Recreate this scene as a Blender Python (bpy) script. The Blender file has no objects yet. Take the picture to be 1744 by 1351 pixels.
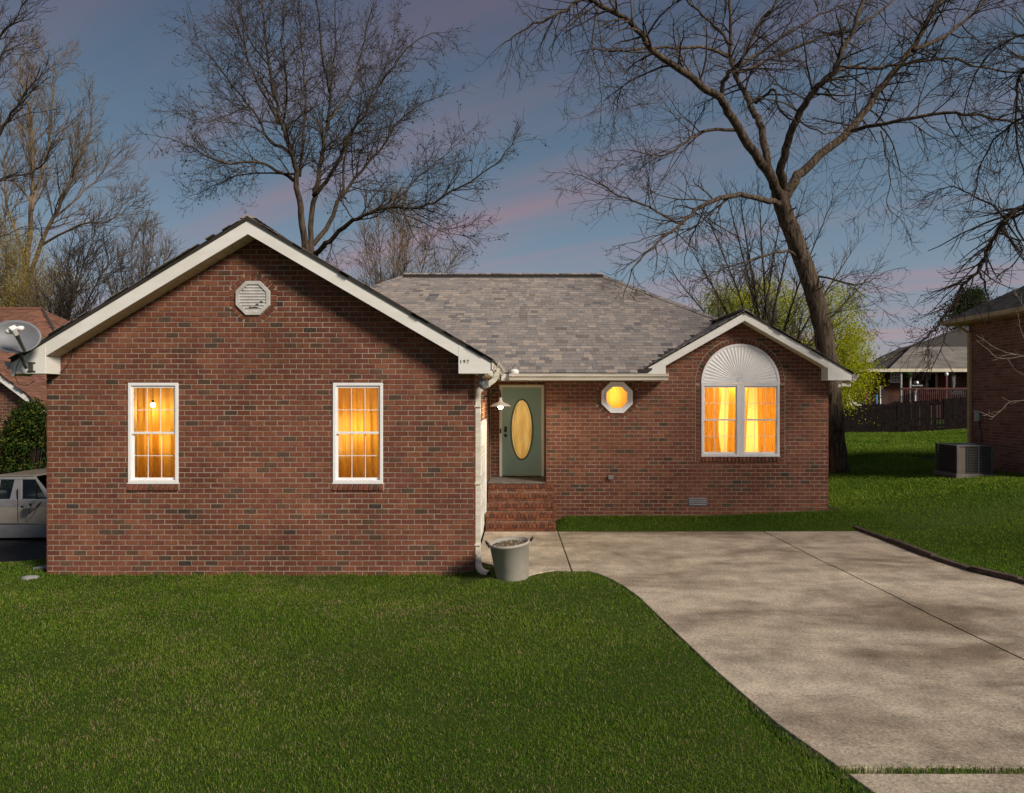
import bpy, bmesh, math, random
import numpy as np
from mathutils import Vector, Matrix

random.seed(7)
rng = np.random.default_rng(7)
R = math.radians
SC = bpy.context.scene
COL = SC.collection

# ------------------------------------------------------------------ camera
F, CX, CY, CAMZ = 1163.0, 893.0, 677.0, 2.6
cam_d = bpy.data.cameras.new("camera")
cam = bpy.data.objects.new("camera", cam_d)
COL.objects.link(cam)
cam.location = (0, 0, CAMZ)
cam.rotation_euler = (R(90), 0, 0)
cam_d.sensor_fit = 'HORIZONTAL'
cam_d.sensor_width = 36.0
cam_d.lens = 36.0 * F / 1744.0
cam_d.shift_x = (872.0 - CX) / 1744.0
cam_d.shift_y = (CY - 675.5) / 1744.0
cam_d.clip_start = 0.05
cam_d.clip_end = 2000
SC.camera = cam

# ------------------------------------------------------------------ sun + sky + exposure
SUN = Vector((0.62, -0.56, 0.52)).normalized()
sun_d = bpy.data.lights.new("sun", 'SUN')
sun_d.energy = 3.0
sun_d.angle = R(14.0)
sun_d.color = (1.0, 0.885, 0.74)
sun = bpy.data.objects.new("sun", sun_d)
COL.objects.link(sun)
sun.rotation_euler = SUN.to_track_quat('Z', 'Y').to_euler()
sun.location = (20, -10, 20)

W = bpy.data.worlds.new("World")
SC.world = W
W.use_nodes = True
wn = W.node_tree
wn.nodes.clear()


def wnode(t, **kw):
    n = wn.nodes.new(t)
    for k, v in kw.items():
        setattr(n, k, v)
    return n


def wmath(op, a, b=None):
    n = wnode('ShaderNodeMath', operation=op)
    for i, s in enumerate((a, b)):
        if s is None:
            continue
        if isinstance(s, (int, float)):
            n.inputs[i].default_value = s
        else:
            wn.links.new(s, n.inputs[i])
    return n.outputs[0]


tc = wnode('ShaderNodeTexCoord')
sep = wnode('ShaderNodeSeparateXYZ')
wn.links.new(tc.outputs['Generated'], sep.inputs[0])
elev = wmath('MAXIMUM', sep.outputs['Z'], 0.0)
ramp = wnode('ShaderNodeValToRGB')
wn.links.new(elev, ramp.inputs[0])
cr = ramp.color_ramp
stops = [(0.0, (0.29, 0.225, 0.255)), (0.08, (0.195, 0.205, 0.25)), (0.17, (0.135, 0.185, 0.24)),
         (0.30, (0.080, 0.128, 0.180)), (0.48, (0.045, 0.070, 0.112)), (1.0, (0.036, 0.056, 0.098))]
while len(cr.elements) < len(stops):
    cr.elements.new(0.5)
for e, (p, c) in zip(cr.elements, stops):
    e.position = p
    e.color = (*c, 1)
sky = wnode('ShaderNodeTexSky', sky_type='NISHITA')
sky.sun_disc = False
sky.sun_elevation = math.asin(SUN.z)
sky.sun_rotation = math.atan2(SUN.x, SUN.y)
nmul = wnode('ShaderNodeMixRGB', blend_type='MULTIPLY')
nmul.inputs[0].default_value = 1
wn.links.new(sky.outputs[0], nmul.inputs[1])
nmul.inputs[2].default_value = (0.012, 0.012, 0.012, 1)
# streaked cloud layer: project the view ray on a high plane
den = wmath('ADD', elev, 0.16)
cu = wmath('DIVIDE', sep.outputs['X'], den)
cv = wmath('DIVIDE', sep.outputs['Y'], den)
comb = wnode('ShaderNodeCombineXYZ')
wn.links.new(cu, comb.inputs[0])
wn.links.new(cv, comb.inputs[1])
mr_ = wnode('ShaderNodeMapping')
wn.links.new(comb.outputs[0], mr_.inputs[0])
mr_.inputs['Rotation'].default_value = (0, 0, R(30))
mp = wnode('ShaderNodeMapping')
wn.links.new(mr_.outputs[0], mp.inputs[0])
mp.inputs['Scale'].default_value = (0.30, 2.4, 1)
mp.inputs['Location'].default_value = (1.3, 0.4, 0)
nz = wnode('ShaderNodeTexNoise')
wn.links.new(mp.outputs[0], nz.inputs['Vector'])
nz.inputs['Scale'].default_value = 1.1
nz.inputs['Detail'].default_value = 5.0
nz.inputs['Roughness'].default_value = 0.5
nz.inputs['Distortion'].default_value = 0.25
cmask = wnode('ShaderNodeMapRange', interpolation_type='SMOOTHSTEP')
wn.links.new(nz.outputs[0], cmask.inputs[0])
cmask.inputs[1].default_value = 0.40
cmask.inputs[2].default_value = 0.74
cmask.inputs[3].default_value = 0.0
cmask.inputs[4].default_value = 0.72
add = wnode('ShaderNodeMixRGB', blend_type='ADD')
add.inputs[0].default_value = 1
wn.links.new(ramp.outputs[0], add.inputs[1])
wn.links.new(nmul.outputs[0], add.inputs[2])
cmix = wnode('ShaderNodeMixRGB')
wn.links.new(cmask.outputs[0], cmix.inputs[0])
wn.links.new(add.outputs[0], cmix.inputs[1])
cramp = wnode('ShaderNodeValToRGB')
wn.links.new(elev, cramp.inputs[0])
for e, (p, c) in zip(cramp.color_ramp.elements, [(0.0, (0.44, 0.255, 0.265)), (0.5, (0.135, 0.108, 0.155))]):
    e.position = p
    e.color = (*c, 1)
wn.links.new(cramp.outputs[0], cmix.inputs[2])
bg = wnode('ShaderNodeBackground')
wn.links.new(cmix.outputs[0], bg.inputs[0])
bg.inputs[1].default_value = 0.80
out = wnode('ShaderNodeOutputWorld')
wn.links.new(bg.outputs[0], out.inputs[0])

vs = SC.view_settings
vs.view_transform = 'Standard'
vs.look = 'None'
vs.exposure = 0.62
vs.gamma = 1.0
vs.use_curve_mapping = False
SC.render.engine = 'CYCLES'
SC.cycles.max_bounces = 6
SC.cycles.transparent_max_bounces = 12
SC.cycles.caustics_reflective = False
SC.cycles.caustics_refractive = False
SC.cycles.sample_clamp_indirect = 4.0
SC.cycles.use_denoising = True


# ------------------------------------------------------------------ helpers
def at(px, py, Y):
    """photo pixel + distance -> world point"""
    return Vector(((px - CX) * Y / F, Y, CAMZ - (py - CY) * Y / F))


def tag(o, label, cat, group=None):
    o['label'] = label
    o['category'] = cat
    if group:
        o['group'] = group
    return o


def empty(name, loc, label=None, cat=None, group=None):
    o = bpy.data.objects.new(name, None)
    COL.objects.link(o)
    o.location = loc
    o.empty_display_size = 0.1
    if label:
        tag(o, label, cat, group)
    return o


def attach(o, parent):
    """o's mesh is in world coordinates; parent keeps it there"""
    if parent is None:
        return
    o.parent = parent
    o.matrix_parent_inverse = world_of(parent).inverted()


def world_of(o):
    m = Matrix.LocRotScale(o.location, o.rotation_euler, o.scale)
    if o.parent is not None:
        m = world_of(o.parent) @ o.matrix_parent_inverse @ m
    return m


class MB:
    def __init__(self):
        self.v, self.f, self.a = [], [], []
        self.rnd = 0.5

    def add(self, verts, faces):
        b = len(self.v)
        self.v.extend([tuple(p) for p in verts])
        for f in faces:
            self.f.append([i + b for i in f])
            self.a.append(self.rnd)
        return self

    def box(self, a, b):
        (x0, y0, z0), (x1, y1, z1) = a, b
        return self.add([(x0, y0, z0), (x1, y0, z0), (x1, y1, z0), (x0, y1, z0), (x0, y0, z1), (x1, y0, z1), (x1, y1, z1), (x0, y1, z1)],
                        [(0, 3, 2, 1), (4, 5, 6, 7), (0, 1, 5, 4), (1, 2, 6, 5), (2, 3, 7, 6), (3, 0, 4, 7)])

    def extrude(self, pts, d):
        d = Vector(d)
        n = len(pts)
        pts = [Vector(p) for p in pts]
        return self.add(pts + [p + d for p in pts],
                        [list(range(n))[::-1], list(range(n, 2 * n))] + [(i, (i + 1) % n, n + (i + 1) % n, n + i) for i in range(n)])

    def ring(self, outer, inner, d):
        """flat frame between two closed outlines of equal length, extruded by d"""
        d = Vector(d)
        n = len(outer)
        o = [Vector(p) for p in outer]
        i_ = [Vector(p) for p in inner]
        vs_ = o + i_ + [p + d for p in o] + [p + d for p in i_]
        fs = []
        for k in range(n):
            j = (k + 1) % n
            fs += [(k, j, n + j, n + k), (2 * n + k, 3 * n + k, 3 * n + j, 2 * n + j), (k, 2 * n + k, 2 * n + j, j), (n + k, n + j, 3 * n + j, 3 * n + k)]
        return self.add(vs_, fs)

    def tube(self, pts, radii, n=8, cap=True):
        pts = [Vector(p) for p in pts]
        if isinstance(radii, (int, float)):
            radii = [radii] * len(pts)
        vs_, fs = [], []
        ref = None
        for i, p in enumerate(pts):
            t = (pts[min(i + 1, len(pts) - 1)] - pts[max(i - 1, 0)]).normalized()
            if ref is None:
                ref = Vector((0, 0, 1)) if abs(t.z) < 0.9 else Vector((1, 0, 0))
            s = (ref - t * ref.dot(t)).normalized()
            ref = s
            b = t.cross(s)
            for k in range(n):
                a = 2 * math.pi * k / n
                vs_.append(p + (s * math.cos(a) + b * math.sin(a)) * radii[i])
        m = len(pts)
        for i in range(m - 1):
            for k in range(n):
                j = (k + 1) % n
                fs.append((i * n + k, i * n + j, (i + 1) * n + j, (i + 1) * n + k))
        if cap:
            fs.append(list(range(n))[::-1])
            fs.append([(m - 1) * n + k for k in range(n)])
        return self.add(vs_, fs)

    def lathe(self, prof, c, n=24, axis='Z'):
        c = Vector(c)
        vs_, fs = [], []
        for r, z in prof:
            for k in range(n):
                a = 2 * math.pi * k / n
                if axis == 'Z':
                    q = Vector((r * math.cos(a), r * math.sin(a), z))
                elif axis == 'Y':
                    q = Vector((r * math.cos(a), z, r * math.sin(a)))
                else:
                    q = Vector((z, r * math.cos(a), r * math.sin(a)))
                vs_.append(c + q)
        for i in range(len(prof) - 1):
            for k in range(n):
                j = (k + 1) % n
                fs.append((i * n + k, i * n + j, (i + 1) * n + j, (i + 1) * n + k))
        return self.add(vs_, fs)

    def mesh(self, name, mat, smooth=False, recalc=True):
        me = bpy.data.meshes.new(name)
        me.from_pydata(self.v, [], self.f)
        at_ = me.attributes.new('rnd', 'FLOAT', 'FACE')
        at_.data.foreach_set('value', np.array(self.a, dtype=np.float32))
        if recalc:
            bm = bmesh.new()
            bm.from_mesh(me)
            bmesh.ops.recalc_face_normals(bm, faces=bm.faces)
            bm.to_mesh(me)
            bm.free()
        if smooth:
            me.polygons.foreach_set('use_smooth', [True] * len(me.polygons))
        if mat is not None:
            me.materials.append(mat)
        return me

    def build(self, name, mat, parent=None, smooth=False, bevel=0.0, kind=None, recalc=True):
        o = bpy.data.objects.new(name, self.mesh(name, mat, smooth, recalc))
        COL.objects.link(o)
        attach(o, parent)
        if bevel:
            m = o.modifiers.new('bevel', 'BEVEL')
            m.width = bevel
            m.segments = 2
            m.limit_method = 'ANGLE'
        if kind:
            o['kind'] = kind
        return o


def np_object(name, verts, faces_flat, nper, mat, parent=None, attr=None, kind=None, smooth=False):
    """big mesh from numpy arrays, all faces with nper corners"""
    me = bpy.data.meshes.new(name)
    nv, nf = len(verts), len(faces_flat) // nper
    me.vertices.add(nv)
    me.vertices.foreach_set('co', np.ascontiguousarray(verts, dtype=np.float32).ravel())
    me.loops.add(nf * nper)
    me.loops.foreach_set('vertex_index', np.ascontiguousarray(faces_flat, dtype=np.int32))
    me.polygons.add(nf)
    me.polygons.foreach_set('loop_start', np.arange(0, nf * nper, nper, dtype=np.int32))
    me.update(calc_edges=True)
    if attr is not None:
        a = me.attributes.new('rnd', 'FLOAT', 'FACE')
        a.data.foreach_set('value', np.ascontiguousarray(attr, dtype=np.float32))
    if smooth:
        me.polygons.foreach_set('use_smooth', np.ones(nf, dtype=bool))
    me.materials.append(mat)
    o = bpy.data.objects.new(name, me)
    COL.objects.link(o)
    attach(o, parent)
    if kind:
        o['kind'] = kind
    return o


# ------------------------------------------------------------------ materials
class Mat:
    """small node helper: everything is driven by world position"""

    def __init__(self, name, color=(0.5, 0.5, 0.5), rough=0.7, metal=0.0, spec=0.3):
        self.m = bpy.data.materials.new(name)
        self.m.use_nodes = True
        self.nt = self.m.node_tree
        self.b = self.nt.nodes['Principled BSDF']
        self.b.inputs['Base Color'].default_value = (*color, 1)
        self.b.inputs['Roughness'].default_value = rough
        self.b.inputs['Metallic'].default_value = metal
        self.b.inputs['Specular IOR Level'].default_value = spec
        self._pos = None

    def n(self, t, **kw):
        n = self.nt.nodes.new(t)
        for k, v in kw.items():
            setattr(n, k, v)
        return n

    def l(self, a, b):
        self.nt.links.new(a, b)

    def pos(self, scale=(1, 1, 1)):
        g = self.n('ShaderNodeNewGeometry')
        mp_ = self.n('ShaderNodeMapping')
        self.l(g.outputs['Position'], mp_.inputs[0])
        mp_.inputs['Scale'].default_value = scale
        return mp_.outputs[0]

    def noise(self, scale, detail=4, rough=0.55, stretch=(1, 1, 1), dist=0.0):
        t = self.n('ShaderNodeTexNoise')
        self.l(self.pos(stretch), t.inputs['Vector'])
        t.inputs['Scale'].default_value = scale
        t.inputs['Detail'].default_value = detail
        t.inputs['Roughness'].default_value = rough
        t.inputs['Distortion'].default_value = dist
        return t.outputs[0]

    def voronoi(self, scale, stretch=(1, 1, 1), feature='F1'):
        t = self.n('ShaderNodeTexVoronoi', feature=feature)
        self.l(self.pos(stretch), t.inputs['Vector'])
        t.inputs['Scale'].default_value = scale
        return t.outputs['Distance']

    def rnd(self):
        a = self.n('ShaderNodeAttribute')
        a.attribute_name = 'rnd'
        return a.outputs['Fac']

    def ramp(self, fac, stops, interp='LINEAR'):
        r = self.n('ShaderNodeValToRGB')
        self.l(fac, r.inputs[0])
        c = r.color_ramp
        c.interpolation = interp
        while len(c.elements) < len(stops):
            c.elements.new(0.5)
        for e, (p, col) in zip(c.elements, stops):
            e.position = p
            e.color = (*col, 1) if len(col) == 3 else col
        return r.outputs[0]

    def grey(self, fac, lo, hi, f0=0.3, f1=0.7):
        return self.ramp(fac, [(f0, (lo,) * 3), (f1, (hi,) * 3)])

    def mix(self, fac, a, b, blend='MIX'):
        x = self.n('ShaderNodeMixRGB', blend_type=blend)
        for i, s in enumerate((fac, a, b)):
            if isinstance(s, (int, float)):
                x.inputs[i].default_value = s
            elif isinstance(s, tuple):
                x.inputs[i].default_value = (*s, 1)
            else:
                self.l(s, x.inputs[i])
        return x.outputs[0]

    def color(self, sock):
        self.l(sock, self.b.inputs['Base Color'])
        return self

    def bump(self, sock, strength=0.3, dist=0.01):
        bp = self.n('ShaderNodeBump')
        bp.inputs['Strength'].default_value = strength
        bp.inputs['Distance'].default_value = dist
        self.l(sock, bp.inputs['Height'])
        self.l(bp.outputs[0], self.b.inputs['Normal'])
        return self


def simple(name, color, rough=0.6, metal=0.0, var=0.15, scale=6, spec=0.3, bump=0.0):
    m = Mat(name, color, rough, metal, spec)
    n1 = m.noise(scale, 5)
    lo = tuple(c * (1 - var) for c in color)
    hi = tuple(min(1, c * (1 + var)) for c in color)
    m.color(m.ramp(n1, [(0.3, lo), (0.7, hi)]))
    if bump:
        m.bump(m.noise(scale * 12, 3), bump, 0.004)
    return m.m


def brick_material(name, palette):
    m = Mat(name, rough=0.9, spec=0.15)
    base = m.ramp(m.rnd(), palette, 'LINEAR')
    streak = m.noise(26, 5, 0.7, (1, 1, 5))
    c = m.mix(0.85, base, m.grey(streak, 0.55, 1.35, 0.25, 0.75), 'MULTIPLY')
    big = m.noise(0.9, 3)
    c = m.mix(0.85, c, m.grey(big, 0.70, 1.12, 0.35, 0.65), 'MULTIPLY')
    c = m.mix(0.6, c, m.grey(m.noise(7, 5, 0.65), 0.72, 1.2, 0.35, 0.65), 'MULTIPLY')
    m.color(c)
    m.bump(m.noise(90, 4, 0.7, (1, 1, 3)), 0.6, 0.006)
    return m.m


M = {}
M['brick'] = brick_material('brick_red', [(0.0, (0.238, 0.098, 0.056)), (0.18, (0.178, 0.064, 0.042)), (0.34, (0.212, 0.085, 0.048)), (0.5, (0.158, 0.059, 0.041)), (0.66, (0.19, 0.072, 0.044)),
                                          (0.86, (0.165, 0.060, 0.042)), (0.90, (0.125, 0.068, 0.044)), (0.96, (0.108, 0.066, 0.043)), (0.985, (0.085, 0.058, 0.042)),
                                          (1.0, (0.062, 0.047, 0.040))])
M['brick_step'] = brick_material('brick_step', [(0.0, (0.24, 0.095, 0.052)), (0.5, (0.185, 0.070, 0.042)), (0.9, (0.13, 0.058, 0.040)), (1.0, (0.09, 0.05, 0.04))])
M['brick_brown'] = brick_material('brick_brown', [(0.0, (0.20, 0.085, 0.055)), (0.6, (0.16, 0.068, 0.045)), (1.0, (0.10, 0.05, 0.038))])
m = Mat('mortar', rough=0.95, spec=0.1)
m.color(m.mix(0.7, m.ramp(m.noise(30, 5), [(0.3, (0.25, 0.195, 0.155)), (0.7, (0.40, 0.335, 0.275))]), m.grey(m.noise(1.7, 5), 0.55, 1.2), 'MULTIPLY'))
m.bump(m.noise(140, 3), 0.5, 0.004)
M['mortar'] = m.m
m = Mat('shingle', rough=0.92, spec=0.15)
base = m.ramp(m.rnd(), [(0.0, (0.145, 0.128, 0.12)), (0.25, (0.265, 0.235, 0.217)), (0.45, (0.205, 0.192, 0.19)), (0.7, (0.345, 0.296, 0.26)), (0.85, (0.22, 0.205, 0.203)), (1.0, (0.12, 0.115, 0.12))])
m.color(m.mix(0.8, base, m.grey(m.noise(160, 3), 0.6, 1.4), 'MULTIPLY'))
m.bump(m.noise(220, 2), 0.6, 0.004)
M['shingle'] = m.m
m = Mat('shingle_brown', rough=0.92, spec=0.15)
base = m.ramp(m.rnd(), [(0.0, (0.26, 0.125, 0.085)), (0.5, (0.19, 0.092, 0.064)), (1.0, (0.12, 0.062, 0.048))])
m.color(m.mix(0.8, base, m.grey(m.noise(60, 3), 0.6, 1.4), 'MULTIPLY'))
M['shingle_brown'] = m.m
m = Mat('shingle_dark', rough=0.92, spec=0.15)
base = m.ramp(m.rnd(), [(0.0, (0.085, 0.075, 0.070)), (0.5, (0.055, 0.050, 0.048)), (1.0, (0.12, 0.105, 0.095))])
m.color(m.mix(0.8, base, m.grey(m.noise(60, 3), 0.6, 1.4), 'MULTIPLY'))
M['shingle_dark'] = m.m
M['roof_felt'] = simple('roof_felt', (0.035, 0.030, 0.028), 0.95)
m = Mat('white_paint', rough=0.45)
m.color(m.mix(0.5, (0.74, 0.74, 0.72), m.ramp(m.noise(2.2, 5, 0.6, (1, 1, 2.5)), [(0.35, (0.80, 0.78, 0.72)), (0.65, (1, 1, 1))]), 'MULTIPLY'))
M['white'] = m.m
M['vinyl'] = simple('white_vinyl', (0.80, 0.80, 0.81), 0.35, var=0.04)
m = Mat('gutter_paint', rough=0.4)
m.color(m.ramp(m.noise(3, 6, 0.65, (0.4, 1, 4)), [(0.3, (0.52, 0.48, 0.40)), (0.65, (0.72, 0.69, 0.62))]))
M['gutter'] = m.m
M['soffit'] = simple('soffit_cream', (0.62, 0.54, 0.38), 0.6, var=0.08)
M['trim_tan'] = simple('trim_tan', (0.50, 0.36, 0.19), 0.55, var=0.12)
m = Mat('door_paint', rough=0.38)
m.color(m.ramp(m.noise(4, 4), [(0.3, (0.27, 0.41, 0.37)), (0.7, (0.31, 0.455, 0.41))]))
M['door'] = m.m
M['door_dark'] = simple('oval_moulding', (0.10, 0.145, 0.135), 0.4)
M['black_metal'] = simple('black_metal', (0.018, 0.017, 0.017), 0.4, 0.6, spec=0.5)
M['bronze'] = simple('bronze_metal', (0.035, 0.026, 0.022), 0.35, 0.7, spec=0.5)
M['enamel'] = simple('shade_enamel', (0.44, 0.39, 0.32), 0.35)
M['galv'] = simple('galvanised', (0.33, 0.34, 0.35), 0.45, 0.7)
M['grey_metal'] = simple('grey_metal', (0.16, 0.16, 0.17), 0.5, 0.3)
M['interior'] = simple('interior_wall', (0.72, 0.60, 0.42), 0.8, var=0.05)
M['dark'] = simple('dark_void', (0.01, 0.01, 0.01), 0.9)
M['plastic_tub'] = simple('plastic_tub', (0.36, 0.335, 0.295), 0.5, var=0.12, scale=4)
M['soil'] = simple('potting_soil', (0.14, 0.105, 0.075), 0.95, var=0.5, scale=40, bump=0.8)
M['straw'] = simple('dry_straw', (0.42, 0.33, 0.21), 0.9, var=0.3, scale=30)
M['stone'] = simple('grey_stone', (0.22, 0.22, 0.23), 0.9, var=0.35, scale=14, bump=0.6)
M['timber'] = simple('edging_timber', (0.075, 0.055, 0.042), 0.9, var=0.4, scale=9, bump=0.5)
M['fence'] = simple('fence_wood', (0.013, 0.0105, 0.0105), 0.95, var=0.45, scale=5, spec=0.03)
M['red_paint'] = simple('red_deck_paint', (0.075, 0.020, 0.019), 0.6, var=0.2)
M['cream'] = simple('cream_paint', (0.55, 0.50, 0.40), 0.6)
M['blue'] = simple('blue_plastic', (0.02, 0.14, 0.35), 0.5)
M['rubber'] = simple('rubber', (0.02, 0.02, 0.02), 0.85)
M['net'] = simple('trampoline_net', (0.03, 0.03, 0.033), 0.9)


def cloth(name, col, trans=0.5):
    m = Mat(name)
    nt = m.nt
    d = m.n('ShaderNodeBsdfDiffuse')
    t = m.n('ShaderNodeBsdfTranslucent')
    c = m.ramp(m.noise(30, 3, 0.5, (1, 1, 0.15)), [(0.3, tuple(x * 0.92 for x in col)), (0.7, col)])
    m.l(c, d.inputs[0])
    m.l(c, t.inputs[0])
    mx = m.n('ShaderNodeMixShader')
    mx.inputs[0].default_value = trans
    m.l(d.outputs[0], mx.inputs[1])
    m.l(t.outputs[0], mx.inputs[2])
    m.l(mx.outputs[0], nt.nodes['Material Output'].inputs[0])
    return m.m


M['curtain'] = cloth('curtain_gold', (0.90, 0.655, 0.22), 0.5)
M['sheer'] = cloth('curtain_sheer', (0.93, 0.86, 0.66), 0.6)


def glass(name, tint=(1, 1, 1), gloss=0.10):
    m = Mat(name)
    t = m.n('ShaderNodeBsdfTransparent')
    t.inputs[0].default_value = (*tint, 1)
    g = m.n('ShaderNodeBsdfGlossy')
    g.inputs['Roughness'].default_value = 0.02
    fr = m.n('ShaderNodeFresnel')
    fr.inputs[0].default_value = 1.5
    mx = m.n('ShaderNodeMixShader')
    m.l(fr.outputs[0], mx.inputs[0])
    m.l(t.outputs[0], mx.inputs[1])
    m.l(g.outputs[0], mx.inputs[2])
    m.l(mx.outputs[0], m.nt.nodes['Material Output'].inputs[0])
    return m.m


M['glass'] = glass('window_glass')
M['car_glass'] = glass('car_glass', (0.35, 0.38, 0.38))
# obscure door glass: translucent sheet with a fine relief
m = Mat('obscure_glass')
tr = m.n('ShaderNodeBsdfTranslucent')
c = m.ramp(m.noise(9, 3, 0.5, (1, 1, 0.2)), [(0.32, (0.74, 0.55, 0.21)), (0.68, (0.92, 0.86, 0.56))])
m.l(c, tr.inputs[0])
gl = m.n('ShaderNodeBsdfGlossy')
gl.inputs['Roughness'].default_value = 0.25
bp = m.n('ShaderNodeBump')
bp.inputs['Strength'].default_value = 0.5
bp.inputs['Distance'].default_value = 0.01
m.l(m.voronoi(38), bp.inputs['Height'])
m.l(bp.outputs[0], gl.inputs['Normal'])
m.l(bp.outputs[0], tr.inputs['Normal'])
mx = m.n('ShaderNodeMixShader')
mx.inputs[0].default_value = 0.10
m.l(tr.outputs[0], mx.inputs[1])
m.l(gl.outputs[0], mx.inputs[2])
m.l(mx.outputs[0], m.nt.nodes['Material Output'].inputs[0])
M['obscure'] = m.m


def emissive(name, col, strength):
    m = Mat(name)
    e = m.n('ShaderNodeEmission')
    e.inputs[0].default_value = (*col, 1)
    e.inputs[1].default_value = strength
    m.l(e.outputs[0], m.nt.nodes['Material Output'].inputs[0])
    return m.m


M['bulb'] = emissive('bulb_glow', (1.0, 0.72, 0.35), 14)
M['bulb_cool'] = emissive('lamp_glow', (1.0, 0.86, 0.52), 30)

# concrete
m = Mat('concrete', rough=0.9, spec=0.2)
n_dapple = m.noise(0.62, 6, 0.62, (0.55, 1.5, 1), 0.5)  # streaked bands: weathered mottling with branch-shadow dapples painted into the colour
base = m.ramp(n_dapple, [(0.35, (0.22, 0.172, 0.125)), (0.46, (0.38, 0.318, 0.245)), (0.58, (0.49, 0.418, 0.325)), (0.75, (0.57, 0.495, 0.39))])
stain_dapple = m.noise(2.4, 5, 0.65)  # finer concrete stains that also carry the painted dapple shade
base = m.mix(0.8, base, m.grey(stain_dapple, 0.66, 1.2, 0.36, 0.62), 'MULTIPLY')
base = m.mix(0.9, base, m.grey(m.noise(34, 5, 0.8), 0.4, 1.5, 0.32, 0.68), 'MULTIPLY')
m.color(base)
m.bump(m.noise(60, 4, 0.75), 0.8, 0.008)
M['concrete'] = m.m
m = Mat('landing_concrete', rough=0.9)
m.color(m.ramp(m.noise(8, 5), [(0.3, (0.11, 0.10, 0.09)), (0.7, (0.19, 0.175, 0.155))]))
M['landing'] = m.m
m = Mat('asphalt', rough=0.95)
m.color(m.ramp(m.noise(60, 4), [(0.3, (0.022, 0.021, 0.020)), (0.7, (0.055, 0.051, 0.047))]))
M['asphalt'] = m.m
# soil under the grass
m = Mat('lawn_soil', rough=1.0, spec=0.05)
thatch = m.ramp(m.noise(55, 5, 0.7), [(0.3, (0.022, 0.040, 0.008)), (0.55, (0.050, 0.080, 0.016)), (0.75, (0.12, 0.10, 0.045))])
m.color(m.mix(0.6, thatch, m.grey(m.noise(0.7, 4), 0.7, 1.3), 'MULTIPLY'))
m.bump(m.noise(90, 4, 0.7), 0.8, 0.02)
M['lawn'] = m.m


def leafy(name, stops, trans=0.35):
    m = Mat(name)
    c = m.ramp(m.rnd(), stops)
    d = m.n('ShaderNodeBsdfDiffuse')
    t = m.n('ShaderNodeBsdfTranslucent')
    m.l(c, d.inputs[0])
    m.l(c, t.inputs[0])
    mx = m.n('ShaderNodeMixShader')
    mx.inputs[0].default_value = trans
    m.l(d.outputs[0], mx.inputs[1])
    m.l(t.outputs[0], mx.inputs[2])
    m.l(mx.outputs[0], m.nt.nodes['Material Output'].inputs[0])
    return m.m


M['grass'] = leafy('grass_blades', [(0.0, (0.060, 0.138, 0.014)), (0.45, (0.128, 0.235, 0.024)), (0.80, (0.25, 0.335, 0.052)), (0.86, (0.33, 0.27, 0.12)), (1.0, (0.52, 0.41, 0.24))], 0.45)
M['leaf_spring'] = leafy('spring_leaves', [(0.0, (0.20, 0.26, 0.012)), (0.5, (0.40, 0.44, 0.02)), (1.0, (0.58, 0.56, 0.045))], 0.5)
M['leaf_yellow'] = leafy('yellow_blossom', [(0.0, (0.32, 0.25, 0.05)), (0.6, (0.50, 0.40, 0.09)), (1.0, (0.42, 0.38, 0.16))], 0.4)
M['leaf_dark'] = leafy('shrub_leaves', [(0.0, (0.012, 0.028, 0.008)), (0.6, (0.028, 0.052, 0.012)), (1.0, (0.13, 0.145, 0.025))], 0.25)
M['needle'] = leafy('evergreen_needles', [(0.0, (0.018, 0.034, 0.014)), (0.7, (0.035, 0.055, 0.020)), (1.0, (0.07, 0.085, 0.03))], 0.2)


def bark(name, lo, hi, scale):
    m = Mat(name, rough=0.95, spec=0.1)
    v = m.noise(scale, 6, 0.7, (1, 1, 0.16), 0.6)
    m.color(m.ramp(v, [(0.38, lo), (0.62, hi)]))
    m.bump(v, 1.0, 0.06)
    return m.m


M['bark'] = bark('bark_grey_brown', (0.022, 0.017, 0.013), (0.145, 0.11, 0.08), 13)
M['bark_far'] = bark('bark_far', (0.030, 0.023, 0.018), (0.105, 0.080, 0.058), 9)
M['twig'] = simple('twig_brown', (0.055, 0.042, 0.033), 0.9, var=0.4, scale=2)
M['twig_pale'] = simple('twig_pale', (0.42, 0.34, 0.28), 0.8, var=0.2)
M['twig_tan'] = simple('twig_tan', (0.17, 0.125, 0.08), 0.9, var=0.35, scale=2)
M['seed'] = simple('seed_ball', (0.022, 0.017, 0.014), 0.9)


# ------------------------------------------------------------------ terrain
def sstep(x, a, b):
    t = np.clip((x - a) / (b - a), 0, 1)
    return t * t * (3 - 2 * t)


def ground_z(x, y):
    x = np.asarray(x, dtype=float)
    y = np.asarray(y, dtype=float)
    z = np.zeros(np.broadcast(x, y).shape) - 0.018
    left = sstep(-x, 0.35, 1.3)
    z = z - 0.13 * left * sstep(y, 7.5, 10.3)
    z = z + 0.05 * np.sin(x * 0.8 + 1) * np.sin(y * 0.6) * sstep(-x, 0.0, 2.5) * (1 - sstep(y, 8, 10))
    # strip in front of the main wall
    back = sstep(x, 0.55, 0.9)
    z = z + (0.15 + 0.10 * sstep(x, 3.2, 6.5)) * back * sstep(y, 13.25, 14.15)
    # right yard climbs
    z = z + 0.46 * sstep(x, 6.9, 12.0) + 0.12 * sstep(y, 20, 34) * sstep(x, 6.5, 9) + 0.4 * sstep(x, 18, 24) * sstep(y, 25, 40)
    # left drive lies lower
    z = z - 0.68 * sstep(-x, 7.3, 9.2) * sstep(y, 10.8, 14.4)
    return z


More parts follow.
